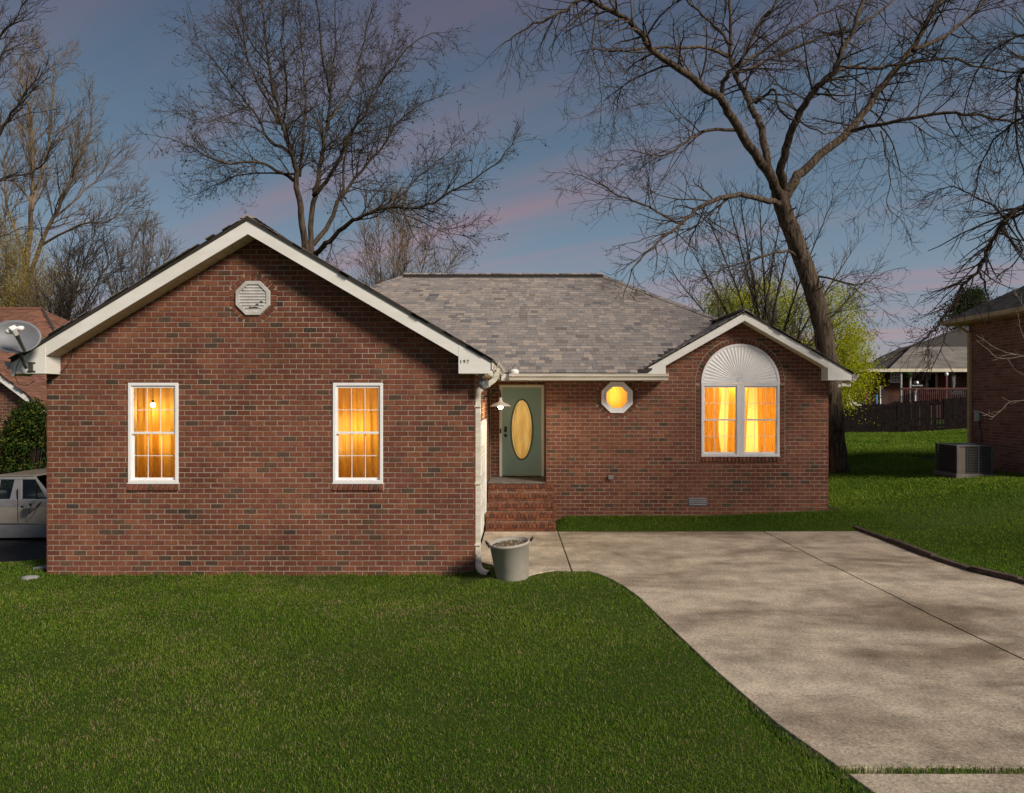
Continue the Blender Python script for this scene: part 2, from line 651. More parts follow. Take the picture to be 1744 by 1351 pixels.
xs = np.concatenate([np.linspace(-400, -40, 10), np.linspace(-36, -14, 12), np.linspace(-13, 14, 109), np.linspace(16, 40, 13), np.linspace(50, 400, 9)])
ys = np.concatenate([np.linspace(-200, -10, 8), np.linspace(-5, 1, 5), np.linspace(1.5, 24, 91), np.linspace(26, 60, 18), np.linspace(70, 900, 10)])
GX, GY = np.meshgrid(xs, ys)
GZ = ground_z(GX, GY)
inside_drive = (GX > 1.9) & (GX < 6.3) & (GY < 13.0)
GZ = np.where(inside_drive, -0.08, GZ)
nxs, nys = len(xs), len(ys)
idx = np.arange(nxs * nys).reshape(nys, nxs)
ff = np.stack([idx[:-1, :-1], idx[:-1, 1:], idx[1:, 1:], idx[1:, :-1]], -1).reshape(-1)
lawn = np_object('lawn', np.stack([GX, GY, GZ], -1).reshape(-1, 3), ff, 4, M['lawn'], kind='structure', smooth=True)

# driveway outline (plan), joints cut it in slabs
left_edge = [(0.05, 10.28), (0.45, 10.30), (0.95, 10.25), (1.12, 10.05), (1.26, 9.75), (1.38, 9.40), (1.50, 8.9), (1.66, 7.7), (1.83, 6.5), (2.02, 5.45), (2.22, 4.80), (2.36, 4.3), (2.6, 2.5), (2.9, -6)]


def drive_left(y):
    pts = sorted([(b, a) for a, b in left_edge])
    return float(np.interp(y, [p[0] for p in pts], [p[1] for p in pts]))


def drive_right(y):
    return float(np.interp(y, [-6, 8, 9.5, 10.0, 10.8, 13.3], [7.4, 7.1, 6.95, 6.72, 6.55, 6.50]))


def joint_x(y):
    return float(np.interp(y, [-6, 4.8, 6.75, 13.3], [5.25, 5.02, 4.94, 4.63])) + 0.010 * math.sin(y * 5) + 0.012 * math.sin(y * 2.1)


def slab(name, poly):
    mb = MB()
    mb.extrude([(x, y, -0.12) for x, y in poly], (0, 0, 0.12))
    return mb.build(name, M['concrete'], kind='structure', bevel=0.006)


yy = [4.80, 5.45, 6.0, 6.5, 7.1, 7.7, 8.3, 8.9, 9.40, 9.75, 10.05, 10.25]
yb = [4.80, 5.4, 6.0, 6.75, 7.5, 8.2, 9.0, 9.6, 10.3, 11.0, 11.8, 12.6, 13.24]
g = 0.011
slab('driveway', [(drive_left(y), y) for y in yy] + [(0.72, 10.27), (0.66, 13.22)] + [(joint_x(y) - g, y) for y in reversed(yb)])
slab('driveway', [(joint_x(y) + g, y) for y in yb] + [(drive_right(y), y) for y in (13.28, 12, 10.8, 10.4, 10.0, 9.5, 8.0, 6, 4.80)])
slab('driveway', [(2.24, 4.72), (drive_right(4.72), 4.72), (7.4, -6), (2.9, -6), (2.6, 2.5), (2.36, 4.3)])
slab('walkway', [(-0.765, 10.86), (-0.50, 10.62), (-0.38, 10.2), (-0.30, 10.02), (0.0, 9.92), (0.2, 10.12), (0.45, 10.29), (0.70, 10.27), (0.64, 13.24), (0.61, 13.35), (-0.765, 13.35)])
mb = MB()
mb.extrude([(-40, 14.0, -0.72), (-9.0, 13.6, -0.72), (-7.9, 14.2, -0.72), (-7.9, 21, -0.72), (-40, 21, -0.72)], (0, 0, 0.035))
mb.build('neighbor_driveway', M['asphalt'], kind='structure')

# ------------------------------------------------------------------ bricks
BL, BH, BJ = 0.203, 0.080, 0.0115


def rect_minus(r, h):
    """rect (u0,u1,v0,v1) minus rect h"""
    u0, u1, v0, v1 = r
    a0, a1, b0, b1 = h
    if u1 <= a0 or u0 >= a1 or v1 <= b0 or v0 >= b1:
        return [r]
    o = []
    if u0 < a0:
        o.append((u0, a0 - 0.004, v0, v1))
    if u1 > a1:
        o.append((a1 + 0.004, u1, v0, v1))
    m0, m1 = max(u0, a0), min(u1, a1)
    if v0 < b0:
        o.append((m0, m1, v0, b0 - 0.003))
    if v1 > b1:
        o.append((m0, m1, b1 + 0.003, v1))
    return o


def clip_half(poly, nx, ny, d):
    """keep points with nx*u+ny*v >= d"""
    o = []
    for i in range(len(poly)):
        p, q = poly[i], poly[(i + 1) % len(poly)]
        a = nx * p[0] + ny * p[1] - d
        b = nx * q[0] + ny * q[1] - d
        if a >= 0:
            o.append(p)
        if a * b < 0:
            t = a / (a - b)
            o.append((p[0] + (q[0] - p[0]) * t, p[1] + (q[1] - p[1]) * t))
    return o


def area(poly):
    return 0.5 * abs(sum(poly[i][0] * poly[(i + 1) % len(poly)][1] - poly[(i + 1) % len(poly)][0] * poly[i][1] for i in range(len(poly))))


def bond(u0, u1, v0, v1, holes=(), rounds=(), keep=None, phase=0, bl=BL, bh=BH):
    """running bond; holes: rects; rounds: (cu, cv, r, nsides, rot, vmin) convex holes; keep(u,v)->bool. yields (poly, full)"""
    k0 = int(math.floor((v1 - v0) / bh)) + 1
    res = []
    for k in range(k0):
        va, vb = v0 + k * bh + BJ / 2, v0 + (k + 1) * bh - BJ / 2
        vb = min(vb, v1)
        if vb - va < 0.012:
            continue
        s = u0 - bl + ((k + phase) % 2) * bl / 2 + random.uniform(-0.008, 0.008)
        while s < u1:
            ua, ub = max(s + BJ / 2, u0), min(s + bl - BJ / 2, u1)
            s += bl
            if ub - ua < 0.02:
                continue
            if keep and not keep((ua + ub) / 2, (va + vb) / 2):
                continue
            rects = [(ua, ub, va, vb)]
            for h in holes:
                rects = [q for r in rects for q in rect_minus(r, h)]
            for r in rects:
                if r[1] - r[0] < 0.015 or r[3] - r[2] < 0.012:
                    continue
                poly = [(r[0], r[2]), (r[1], r[2]), (r[1], r[3]), (r[0], r[3])]
                full = abs(r[1] - r[0] - (bl - BJ)) < 1e-6 and abs(r[3] - r[2] - (bh - BJ)) < 1e-6
                ok = True
                for (cu, cv, rad, ns, rot, vmin) in rounds:
                    if r[3] < vmin:
                        continue
                    if all((p[0] - cu) ** 2 + (p[1] - cv) ** 2 > (rad * 1.1) ** 2 for p in poly) and ((poly[0][0] - cu) * (poly[1][0] - cu) > 0 or min(abs(poly[0][1] - cv), abs(poly[2][1] - cv)) > rad):
                        continue
                    best, ba = None, 0.0006
                    for q in range(ns):
                        a = rot + 2 * math.pi * q / ns
                        c = clip_half(poly, math.cos(a), math.sin(a), cu * math.cos(a) + cv * math.sin(a) + rad + 0.006)
                        if len(c) > 2 and area(c) > ba:
                            best, ba = c, area(c)
                    if best is None:
                        ok = False
                        break
                    if abs(ba - area(poly)) > 1e-7:
                        full = False
                    poly = best
                if ok:
                    res.append((poly, full))
    return res


class Bricks:
    """joins many bricks into one mesh: frame (O,u,w,n)"""

    def __init__(self):
        self.v, self.f, self.a = [], [], []

    def brick(self, poly, fr, rnd=None, off=None, proud=0.0):
        O, U, V, N = fr
        if rnd is None:
            rnd = random.random()
        if off is None:
            off = random.gauss(0, 0.0012) + proud
        k = len(poly)
        cu = sum(p[0] for p in poly) / k
        cv = sum(p[1] for p in poly) / k
        b = len(self.v)
        tu, tv = random.gauss(0, 0.006), random.gauss(0, 0.012)
        for lvl, ins in ((-0.03, 0), (-0.004, 0), (0.0, 0.004)):
            for p in poly:
                du, dv = p[0] - cu, p[1] - cv
                u = p[0] - math.copysign(min(ins, abs(du) * 0.5), du)
                v = p[1] - math.copysign(min(ins, abs(dv) * 0.5), dv)
                n = lvl + off + (tu * du + tv * dv if lvl > -0.01 else 0)
                self.v.append(O + U * u + V * v + N * n)
        # orientation: outward is N
        ccw = U.cross(V).dot(N) > 0
        sgn = sum(poly[i][0] * poly[(i + 1) % k][1] - poly[(i + 1) % k][0] * poly[i][1] for i in range(k)) > 0
        fl = (ccw == sgn)
        fs = []
        for L in (0, 1):
            for i in range(k):
                j = (i + 1) % k
                fs.append([b + L * k + i, b + L * k + j, b + (L + 1) * k + j, b + (L + 1) * k + i])
        fs.append([b + 2 * k + i for i in range(k)])
        for f in fs:
            self.f.append(f if fl else f[::-1])
            self.a.append(rnd)

    def build(self, name, mat, parent, kind='stuff'):
        me = bpy.data.meshes.new(name)
        me.from_pydata([tuple(v) for v in self.v], [], self.f)
        a = me.attributes.new('rnd', 'FLOAT', 'FACE')
        a.data.foreach_set('value', np.array(self.a, dtype=np.float32))
        me.materials.append(mat)
        o = bpy.data.objects.new(name, me)
        COL.objects.link(o)
        attach(o, parent)
        if kind:
            o['kind'] = kind
        return o


ZU = Vector((0, 0, 1))


def frame_y(Y):      # wall facing the camera (-Y); u = X, v = Z
    return (Vector((0, Y, 0)), Vector((1, 0, 0)), ZU, Vector((0, -1, 0)))


def frame_x(X, s):   # wall in depth; u = Y, v = Z ; s=+1 faces +X
    return (Vector((X, 0, 0)), Vector((0, 1, 0)), ZU, Vector((s, 0, 0)))


def brick_variants(prefix, mat, w, h, nvar):
    """shared meshes of one brick, front at y=0 facing -y, centred"""
    ms = []
    for i in range(nvar):
        B = Bricks()
        B.brick([(-w / 2, -h / 2), (w / 2, -h / 2), (w / 2, h / 2), (-w / 2, h / 2)], (Vector((0, 0, 0)), Vector((1, 0, 0)), ZU, Vector((0, -1, 0))), rnd=(i + 0.5) / nvar, off=0)
        me = bpy.data.meshes.new(prefix)
        me.from_pydata([tuple(v) for v in B.v], [], B.f)
        a = me.attributes.new('rnd', 'FLOAT', 'FACE')
        a.data.foreach_set('value', np.array(B.a, dtype=np.float32))
        me.materials.append(mat)
        ms.append(me)
    return ms


STRETCHER = brick_variants('brick', M['brick'], BL - BJ, BH - BJ, 24)
ROWLOCK = brick_variants('brick', M['brick'], 0.062, 0.092, 16)
HEADER = brick_variants('brick', M['brick'], 0.092, 0.070, 16)


def put(name, me, parent, loc, rot=None):
    o = bpy.data.objects.new(name, me)
    COL.objects.link(o)
    m_ = Matrix.Translation(loc)
    if rot is not None:
        m_ = m_ @ rot
    o.parent = parent
    o.matrix_parent_inverse = Matrix.Identity(4)
    o.matrix_basis = world_of(parent).inverted() @ m_
    return o


def cells(us, vs_, holes):
    """rect cells of the us x vs grid that lie outside all holes"""
    us, vs_ = sorted(set(us)), sorted(set(vs_))
    o = []
    for i in range(len(us) - 1):
        for j in range(len(vs_) - 1):
            cu, cv = (us[i] + us[i + 1]) / 2, (vs_[j] + vs_[j + 1]) / 2
            if not any(h[0] < cu < h[1] and h[2] < cv < h[3] for h in holes):
                o.append((us[i], us[i + 1], vs_[j], vs_[j + 1]))
    return o


def wall_backing(name, fr, u0, u1, v0, v1, holes, parent, gable=None, thick=0.16, mat='mortar'):
    O, U, V, N = fr
    mb = MB()
    us = [u0, u1] + [x for h in holes for x in h[:2]]
    vv = [v0, v1] + [x for h in holes for x in h[2:]]
    for (a, b, c, d) in cells(us, vv, holes):
        pts = [O + U * a + V * c - N * 0.0055, O + U * b + V * c - N * 0.0055, O + U * b + V * d - N * 0.0055, O + U * a + V * d - N * 0.0055]
        mb.extrude(pts, -N * thick)
    if gable:
        pts = [O + U * p[0] + V * p[1] - N * 0.006 for p in gable]
        mb.extrude(pts, -N * thick)
    return mb.build(name, M[mat], parent)


# ------------------------------------------------------------------ the house
YG, YB, YD = 10.53, 14.18, 15.20
GXL, GXR = -7.37, -0.77
HXR = 6.32
house = empty('brick_house', (-0.5, 14.0, 0), 'red brick single storey house with grey shingle roof and glowing amber windows', 'house')
ZB = -0.32     # brick starts below ground
W1, W2 = (-6.105, -5.335), (-2.95, -2.18)
WZ0, WZ1 = 1.28, 2.825
GAP = (-4.13, 5.30)   # garage ridge x, z(top of roof)
GEL, GER, GEZ = -7.66, -0.47, 3.17
pl = (GAP[1] - GEZ) / (GAP[0] - GEL)
pr = (GAP[1] - GEZ) / (GER - GAP[0])


def g_roof(x):
    return GAP[1] - (pl * (GAP[0] - x) if x < GAP[0] else pr * (x - GAP[0]))


# garage front wall
frG = frame_y(YG)
VENT = (-4.18, 4.13, 0.262)
holesG = [(W1[0], W1[1], WZ0, WZ1), (W2[0], W2[1], WZ0, WZ1)]
sillG = [(W1[0] - 0.02, W1[1] + 0.02, WZ0 - 0.115, WZ0), (W2[0] - 0.02, W2[1] + 0.02, WZ0 - 0.115, WZ0)]
gw = wall_backing('garage_wall', frG, GXL + 0.01, GXR - 0.01, ZB, 2.95, holesG, house, gable=[(GXL + 0.01, 2.95), (GXR - 0.01, 2.95), (GXR - 0.01, g_roof(GXR) - 0.20), (GAP[0], GAP[1] - 0.20), (GXL + 0.01, g_roof(GXL) - 0.20)])
bG = bond(GXL, GXR, ZB, 5.1, holesG + sillG, rounds=[(VENT[0], VENT[1], VENT[2] + 0.10, 8, R(22.5) + R(22.5), -9)], keep=lambda u, v: v < g_roof(u) - 0.14)
ctr = [((sum(p[0] for p in po) / len(po), sum(p[1] for p in po) / len(po)), po, full) for po, full in bG]
fulls = sorted([c for c in ctr if c[2] and c[0][1] > -0.05], key=lambda c: c[0][0] ** 2 + (c[0][1] - CAMZ) ** 2)[:300]
fset = set(id(c[1]) for c in fulls)
for (c, po, fl) in fulls:
    put('brick', random.choice(STRETCHER), gw, Vector((c[0], YG + random.gauss(0, 0.0012), c[1])), Matrix.Rotation(random.gauss(0, 0.006), 4, 'X') @ Matrix.Rotation(random.gauss(0, 0.004), 4, 'Z'))
BR = Bricks()      # all remaining bricks of the house
for (c, po, fl) in ctr:
    if id(po) not in fset:
        BR.brick(po, frG)

# garage right wall (in depth) with the garage door
GD = (11.30, 13.74, -0.1, 2.17)
frS = frame_x(GXR, 1)
wall_backing('garage_side_wall', frS, YG + 0.12, YD + 0.1, ZB, 2.95, [GD], house)
for po, fl in bond(YG, YD, ZB, 2.95, [GD], phase=1):
    BR.brick(po, frS)
# left garage wall and far walls
frL = frame_x(GXL, -1)
wall_backing('garage_left_wall', frL, YG + 0.12, 22.9, -1.2, 2.95, [], house)
for po, fl in bond(YG, 22.9, -1.2, 2.95, phase=1):
    BR.brick(po, frL)
# main front wall
ARC = (4.485, 2.895, 0.815)     # centre x, spring z, radius
AZ0 = 1.375
OCT = (1.925, 2.60, 0.322)
VNT = (3.41, 3.79, 0.345, 0.515)
DV = (1.75, 1.83, 0.90, 0.98)
RAPX, RAPZ, RER, REL, REZ = 4.475, 4.36, 6.68, 2.27, 3.10


def r_roof(x):
    return RAPZ - (RAPZ - REZ) / (RER - RAPX) * abs(x - RAPX)


AX0 = 0.449
frB = frame_y(YB)
arch_hole = (ARC[0] - ARC[2], ARC[0] + ARC[2], AZ0, ARC[1])
oct_hole = (OCT[0] - 0.225, OCT[0] + 0.225, OCT[1] - 0.225, OCT[1] + 0.225)
mw = wall_backing('main_wall', frB, AX0 + 0.01, HXR - 0.01, ZB, 2.98, [arch_hole, oct_hole], house,
                  gable=[(REL + 0.1, 2.98), (HXR - 0.01, 2.98), (HXR - 0.01, r_roof(HXR) - 0.16), (RAPX, RAPZ - 0.16), (REL + 0.1, r_roof(REL + 0.1) - 0.10)])
J = 0.115
holesB = [(arch_hole[0] - J, arch_hole[1] + J, AZ0 - 0.115, ARC[1] + 0.004), VNT]
bB = bond(AX0, HXR, ZB, 4.2, holesB, rounds=[(OCT[0], OCT[1], OCT[2] + 0.10, 8, 0.0, -9), (ARC[0], ARC[1], ARC[2] + J, 40, R(4.5), ARC[1] + 0.002)],
          keep=lambda u, v: v < 2.95 or (u > REL and v < r_roof(u) - 0.12))
for po, fl in bB:
    BR.brick(po, frB)
# alcove back wall, return and ceiling
frA = frame_y(YD)
DOOR = (-0.56, 0.445, 0.80, 2.88)
wall_backing('alcove_wall', frA, GXR + 0.005, AX0 + 0.1, ZB, 2.95, [DOOR], house)
for po, fl in bond(GXR + 0.02, AX0, 0.8, 2.95, [DOOR]):
    BR.brick(po, frA)
frR = frame_x(AX0, -1)
wall_backing('alcove_return', frR, YB + 0.12, YD - 0.01, ZB, 2.95, [], house)
for po, fl in bond(YB, YD, 0.0, 2.95, phase=1):
    BR.brick(po, frR)
MB().box((GXR - 0.1, YB - 0.35, 2.952), (AX0 + 0.2, YD + 0.1, 2.97)).build('alcove_ceiling', M['soffit'], house)
# right and rear walls
frE = frame_x(HXR, 1)
wall_backing('right_side_wall', frE, YB + 0.12, 22.9, ZB, 2.98, [], house)
for po, fl in bond(YB, 22.9, ZB, 2.98, phase=1):
    BR.brick(po, frE)
frN = (Vector((0, 22.9, 0)), Vector((-1, 0, 0)), ZU, Vector((0, 1, 0)))
wall_backing('rear_wall', frN, -HXR, -GXL, -1.0, 2.98, [], house, mat='brick')

# octagon surrounds, arch ring and jamb columns as brick pieces
def oct_ring(cu, cz, rad, Y, parent, n=3):
    for q in range(8):
        a = q * math.pi / 4
        side = 2 * (rad + 0.055) * math.tan(math.pi / 8)
        for i in range(n):
            t = (i - (n - 1) / 2) * side / n
            u = cu + math.cos(a) * (rad + 0.055) - math.sin(a) * t
            v = cz + math.sin(a) * (rad + 0.055) + math.cos(a) * t
            put('brick', random.choice(ROWLOCK), parent, Vector((u, Y - 0.003, v)), Matrix.Rotation(-(a - math.pi / 2), 4, 'Y') @ Matrix.Scale((side / n - 0.011) / 0.062, 4, (1, 0, 0)))


oct_ring(VENT[0], VENT[1], VENT[2], YG, gw)
oct_ring(OCT[0], OCT[1], OCT[2], YB, mw)
na = 34
for i in range(na):
    a = math.pi * (i + 0.5) / na
    r_ = ARC[2] + 0.058
    put('brick', random.choice(ROWLOCK), mw, Vector((ARC[0] + math.cos(a) * r_, YB - 0.002, ARC[1] + math.sin(a) * r_)), Matrix.Rotation(-(a - math.pi / 2), 4, 'Y') @ Matrix.Scale(1.08, 4, (1, 0, 0)))
k = 0
z = AZ0 - 0.075
while z < ARC[1] - 0.03:
    for s in (-1, 1):
        put('brick', random.choice(HEADER), mw, Vector((ARC[0] + s * (ARC[2] + 0.058), YB - 0.002, z)))
    z += BH
# quoin-free corner, foundation vent
fv = MB()
fv.box((VNT[0], YB - 0.004, VNT[2]), (VNT[1], YB + 0.03, VNT[3]))
vent = fv.build('foundation_vent', M['grey_metal'], house)
for i in range(4):
    z0 = VNT[2] + 0.012 + i * 0.042
    MB().extrude([(VNT[0] + 0.012, YB - 0.006, z0), (VNT[0] + 0.012, YB - 0.022, z0 + 0.004), (VNT[0] + 0.012, YB - 0.008, z0 + 0.032)], (VNT[1] - VNT[0] - 0.024, 0, 0)).build('louver', M['grey_metal'], vent)
d_ = MB()
d_.box((DV[0], YB - 0.03, DV[2]), (DV[1], YB + 0.02, DV[3]))
d_.extrude([(DV[0] - 0.012, YB - 0.03, DV[3] + 0.01), (DV[0] - 0.012, YB - 0.075, DV[3] - 0.03), (DV[0] - 0.012, YB - 0.07, DV[3] - 0.075), (DV[0] - 0.012, YB - 0.03, DV[3] - 0.06)], (0.104, 0, 0))
d_.build('dryer_vent', M['galv'], house, bevel=0.004)
BR.build('brickwork', M['brick'], house)


# ------------------------------------------------------------------ windows
def sash_window(X0, X1, Z0, Z1, Y, parent, rows=(2, 2), cols=3, casing=True, rec=0.035):
    """double hung window set in a wall opening facing -Y"""
    fw = 0.045
    yf = Y + rec - 0.05
    fr = MB()
    fr.ring([(X0, yf, Z0), (X1, yf, Z0), (X1, yf, Z1), (X0, yf, Z1)],
            [(X0 + fw, yf, Z0 + fw), (X1 - fw, yf, Z0 + fw), (X1 - fw, yf, Z1 - fw), (X0 + fw, yf, Z1 - fw)], (0, 0.09, 0))
    win = fr.build('window', M['vinyl'], parent, bevel=0.004)
    zm = (Z0 + Z1) / 2
    a0, a1 = X0 + fw, X1 - fw
    for (nm, z0, z1, y0) in (('upper_sash', zm - 0.018, Z1 - fw, yf + 0.022), ('lower_sash', Z0 + fw, zm + 0.018, yf + 0.050)):
        s = MB()
        sw = 0.026
        s.ring([(a0, y0, z0), (a1, y0, z0), (a1, y0, z1), (a0, y0, z1)],
               [(a0 + sw, y0, z0 + 0.034), (a1 - sw, y0, z0 + 0.034), (a1 - sw, y0, z1 - 0.034), (a0 + sw, y0, z1 - 0.034)], (0, 0.028, 0))
        s.build(nm, M['vinyl'], win, bevel=0.003)
        b0, b1, c0, c1 = a0 + sw, a1 - sw, z0 + 0.034, z1 - 0.034
        g_ = MB()
        g_.add([(b0, y0 + 0.014, c0), (b1, y0 + 0.014, c0), (b1, y0 + 0.014, c1), (b0, y0 + 0.014, c1)], [(0, 1, 2, 3)])
        g_.build('pane', M['glass'], win)
        for i in range(1, cols):
            x = b0 + (b1 - b0) * i / cols
            MB().box((x - 0.005, y0 + 0.006, c0), (x + 0.005, y0 + 0.0125, c1)).build('muntin', M['vinyl'], win)
        for i in range(1, 2):
            z_ = c0 + (c1 - c0) * i / 2
            MB().box((b0, y0 + 0.0045, z_ - 0.005), (b1, y0 + 0.011, z_ + 0.005)).build('muntin', M['vinyl'], win)
    return win


def room(X0, X1, Z0, Z1, Y, parent, depth=0.95, flare=0.25):
    """plastered room corner seen through a window: open towards -Y"""
    y0, y1 = Y + 0.152, Y + depth
    x0, x1, z0, z1 = X0 - flare - max(0, -X0) * 0.09, X1 + flare + max(0, X1) * 0.06, Z0 - flare, Z1 + flare * 0.6
    mb = MB()
    mb.box((x0, y1, z0), (x1, y1 + 0.03, z1))
    mb.box((x0 - 0.03, y0, z0), (x0, y1 + 0.03, z1))
    mb.box((x1, y0, z0), (x1 + 0.03, y1 + 0.03, z1))
    mb.box((x0 - 0.03, y0, z0 - 0.03), (x1 + 0.03, y1 + 0.03, z0))
    mb.box((x0 - 0.03, y0, z1), (x1 + 0.03, y1 + 0.03, z1 + 0.03))
    # plaster around the opening and its reveals
    for c in cells([x0, x1, X0, X1], [z0, z1, Z0, Z1], [(X0, X1, Z0, Z1)]):
        mb.box((c[0], y0 + 0.02, c[2]), (c[1], y0 + 0.045, c[3]))
    mb.ring([(X0 - 0.02, Y + 0.075, Z0 - 0.02), (X1 + 0.02, Y + 0.075, Z0 - 0.02), (X1 + 0.02, Y + 0.075, Z1 + 0.02), (X0 - 0.02, Y + 0.075, Z1 + 0.02)],
            [(X0 + 0.004, Y + 0.075, Z0 + 0.004), (X1 - 0.004, Y + 0.075, Z0 + 0.004), (X1 - 0.004, Y + 0.075, Z1 - 0.004), (X0 + 0.004, Y + 0.075, Z1 - 0.004)], (0, 0.15, 0))
    mb.build('room_wall', M['interior'], parent)


def curtain(X0, X1, Z0, Z1, Y, label, folds=7, amp=0.028, gather=0.0, seed=1, lean=0.0):
    rs = random.Random(seed)
    nx, nz = 70, 10
    ph = [rs.uniform(0, 6.28) for _ in range(4)]
    v, f = [], []
    for j in range(nz + 1):
        t = j / nz
        for i in range(nx + 1):
            s = i / nx
            pinch = 1 - gather * math.sin(math.pi * min(1, t * 1.15)) ** 2
            x = X0 + (X1 - X0) * (s * pinch) + lean * (1 - t) * (0.5 + 0.5 * s)
            am = amp * (0.55 + 0.45 * (1 - t))
            y = Y + am * (math.sin(s * folds * 6.28 + ph[0] + 0.5 * t) + 0.5 * math.sin(s * folds * 2.3 * 6.28 / 2 + ph[1]) + 0.4 * math.sin(s * 9 + ph[2] + t))
            v.append((x, y, Z0 + (Z1 - Z0) * t))
    for j in range(nz):
        for i in range(nx):
            a = j * (nx + 1) + i
            f.append((a, a + 1, a + nx + 2, a + nx + 1))
    o = MB().add(v, f).build('curtain', M['curtain'], None, smooth=True, recalc=False)
    if 'sheer' in label:
        o.data.materials[0] = M['sheer']
    return tag(o, label, 'curtain', 'amber curtains behind the lit windows')


def lamp(loc, energy, size=0.05, col=(1.0, 0.60, 0.18), parent=None):
    l = bpy.data.lights.new('room_light', 'POINT')
    l.energy = energy
    l.shadow_soft_size = size
    l.color = col
    o = bpy.data.objects.new('room_light', l)
    COL.objects.link(o)
    o.location = loc
    if parent is not None:
        o.parent = parent
        o.matrix_parent_inverse = world_of(parent).inverted()
    return o


def sill_bricks(X0, X1, Z, Y, parent):
    n = int(round((X1 - X0) / 0.076))
    for i in range(n):
        x = X0 + (i + 0.5) * (X1 - X0) / n
        put('brick', random.choice(ROWLOCK), parent, Vector((x, Y - 0.022, Z - 0.052)), Matrix.Rotation(R(-8), 4, 'X'))
    return n


def ceiling_bulb(loc, label, energy):
    b = empty('light_bulb', loc, label, 'light bulb')
    mb = MB()
    mb.lathe([(0.0, 0.044), (0.02, 0.038), (0.032, 0.024), (0.037, 0.004), (0.032, -0.016), (0.02, -0.03), (0.0, -0.036)], loc, 16)
    mb.build('bulb', M['bulb'], b, smooth=True)
    MB().lathe([(0.018, 0.045), (0.02, 0.075), (0.006, 0.085), (0.004, 0.5)], loc, 10).build('pendant_stem', M['black_metal'], b, smooth=True)
    lamp(Vector(loc) + Vector((0, -0.0, -0.10)), energy, 0.05, parent=b)
    return b


for i, (x0, x1) in enumerate((W1, W2)):
    w = sash_window(x0, x1, WZ0, WZ1, YG, house)
    MB().box((x0 - 0.015, YG - 0.016, WZ0 - 0.012), (x1 + 0.015, YG + 0.05, WZ0)).build('sill', M['vinyl'], w)
    sill_bricks(x0 - 0.01, x1 + 0.01, WZ0 - 0.014, YG, w)
    MB().box((x0 - 0.02, YG - 0.004, WZ0 - 0.118), (x1 + 0.02, YG + 0.004, WZ0 - 0.014)).build('sill_mortar', M['mortar'], w)
    MB().box((x0 - 0.05, YG - 0.005, WZ1 - 0.001), (x1 + 0.05, YG + 0.03, WZ1 + 0.006)).build('lintel', M['bronze'], w)
    room(x0, x1, WZ0, WZ1, YG, house)
# curtains of the first window hang behind the bulb
curtain(-6.62, -6.00, 1.15, 2.92, YG + 0.62, 'amber drape behind the bare bulb in the far left window', 5, seed=3, lean=0.03)
curtain(-6.05, -5.40, 1.15, 2.92, YG + 0.66, 'amber drape at the right side of the bulb in the far left window', 4, seed=5, lean=-0.02)
ceiling_bulb((-5.955, YG + 0.42, 2.475), 'round glowing bare bulb hanging inside the far left window', 4.5)
lamp((-6.0, YG + 0.84, 1.9), 6, 0.25)
curtain(-3.30, -2.80, 1.15, 2.92, YG + 0.50, 'amber drape covering the left half of the window nearest the downspout', 4, seed=8, lean=0.0)
curtain(-2.84, -2.12, 1.15, 2.92, YG + 0.55, 'amber drape covering the right half of the window nearest the downspout', 6, seed=9, lean=0.04)
lamp((-2.76, YG + 0.84, 2.10), 10, 0.22)
lamp((-2.66, YG + 0.30, 2.98), 2.5, 0.06)

# --- arched window
wx0, wx1 = ARC[0] - ARC[2], ARC[0] + ARC[2]
yA = YB
sp = MB()
n_ = 40
outer = [(ARC[0] + math.cos(math.pi * i / n_) * ARC[2], yA - 0.02, ARC[1] + math.sin(math.pi * i / n_) * ARC[2]) for i in range(n_ + 1)]
inner = [(ARC[0] + math.cos(math.pi * i / n_) * (ARC[2] - 0.045), yA - 0.02, ARC[1] + math.sin(math.pi * i / n_) * (ARC[2] - 0.045)) for i in range(n_ + 1)]
for i in range(n_):
    sp.add([outer[i], outer[i + 1], inner[i + 1], inner[i]] + [(p[0], yA + 0.03, p[2]) for p in (outer[i], outer[i + 1], inner[i + 1], inner[i])],
           [(0, 1, 2, 3), (4, 7, 6, 5), (0, 4, 5, 1), (1, 5, 6, 2), (2, 6, 7, 3), (3, 7, 4, 0)])
sp.box((wx0, yA - 0.026, ARC[1] - 0.012), (wx1, yA + 0.03, ARC[1] + 0.022))
arch = sp.build('arched_window', M['vinyl'], house)
MB().extrude([(ARC[0] + math.cos(math.pi * i / n_) * (ARC[2] - 0.04), yA - 0.004, ARC[1] + 0.02 + math.sin(math.pi * i / n_) * (ARC[2] - 0.06)) for i in range(n_ + 1)], (0, 0.02, 0)).build('sunburst_panel', M['vinyl'], arch)
nray = 30
for i in range(nray):
    a0_, a1_ = math.pi * (i + 0.06) / nray, math.pi * (i + 0.94) / nray
    am_ = (a0_ + a1_) / 2
    r1_, r0_ = ARC[2] - 0.055, 0.07
    cx_, cz_ = ARC[0], ARC[1] + 0.022
    pts = []
    for (r_, a_, y_) in ((r0_, a0_, -0.005), (r0_, a1_, -0.005), (r1_, a1_, -0.005), (r1_, a0_, -0.005), (r0_, am_, -0.009), (r1_, am_, -0.014)):
        pts.append((cx_ + math.cos(a_) * r_, yA + y_, max(cz_ + 0.002, cz_ + math.sin(a_) * r_)))
    MB().add(pts, [(0, 4, 5, 3), (4, 1, 2, 5), (3, 5, 2), (0, 1, 4), (0, 3, 2, 1)]).build('ray', M['vinyl'], arch)
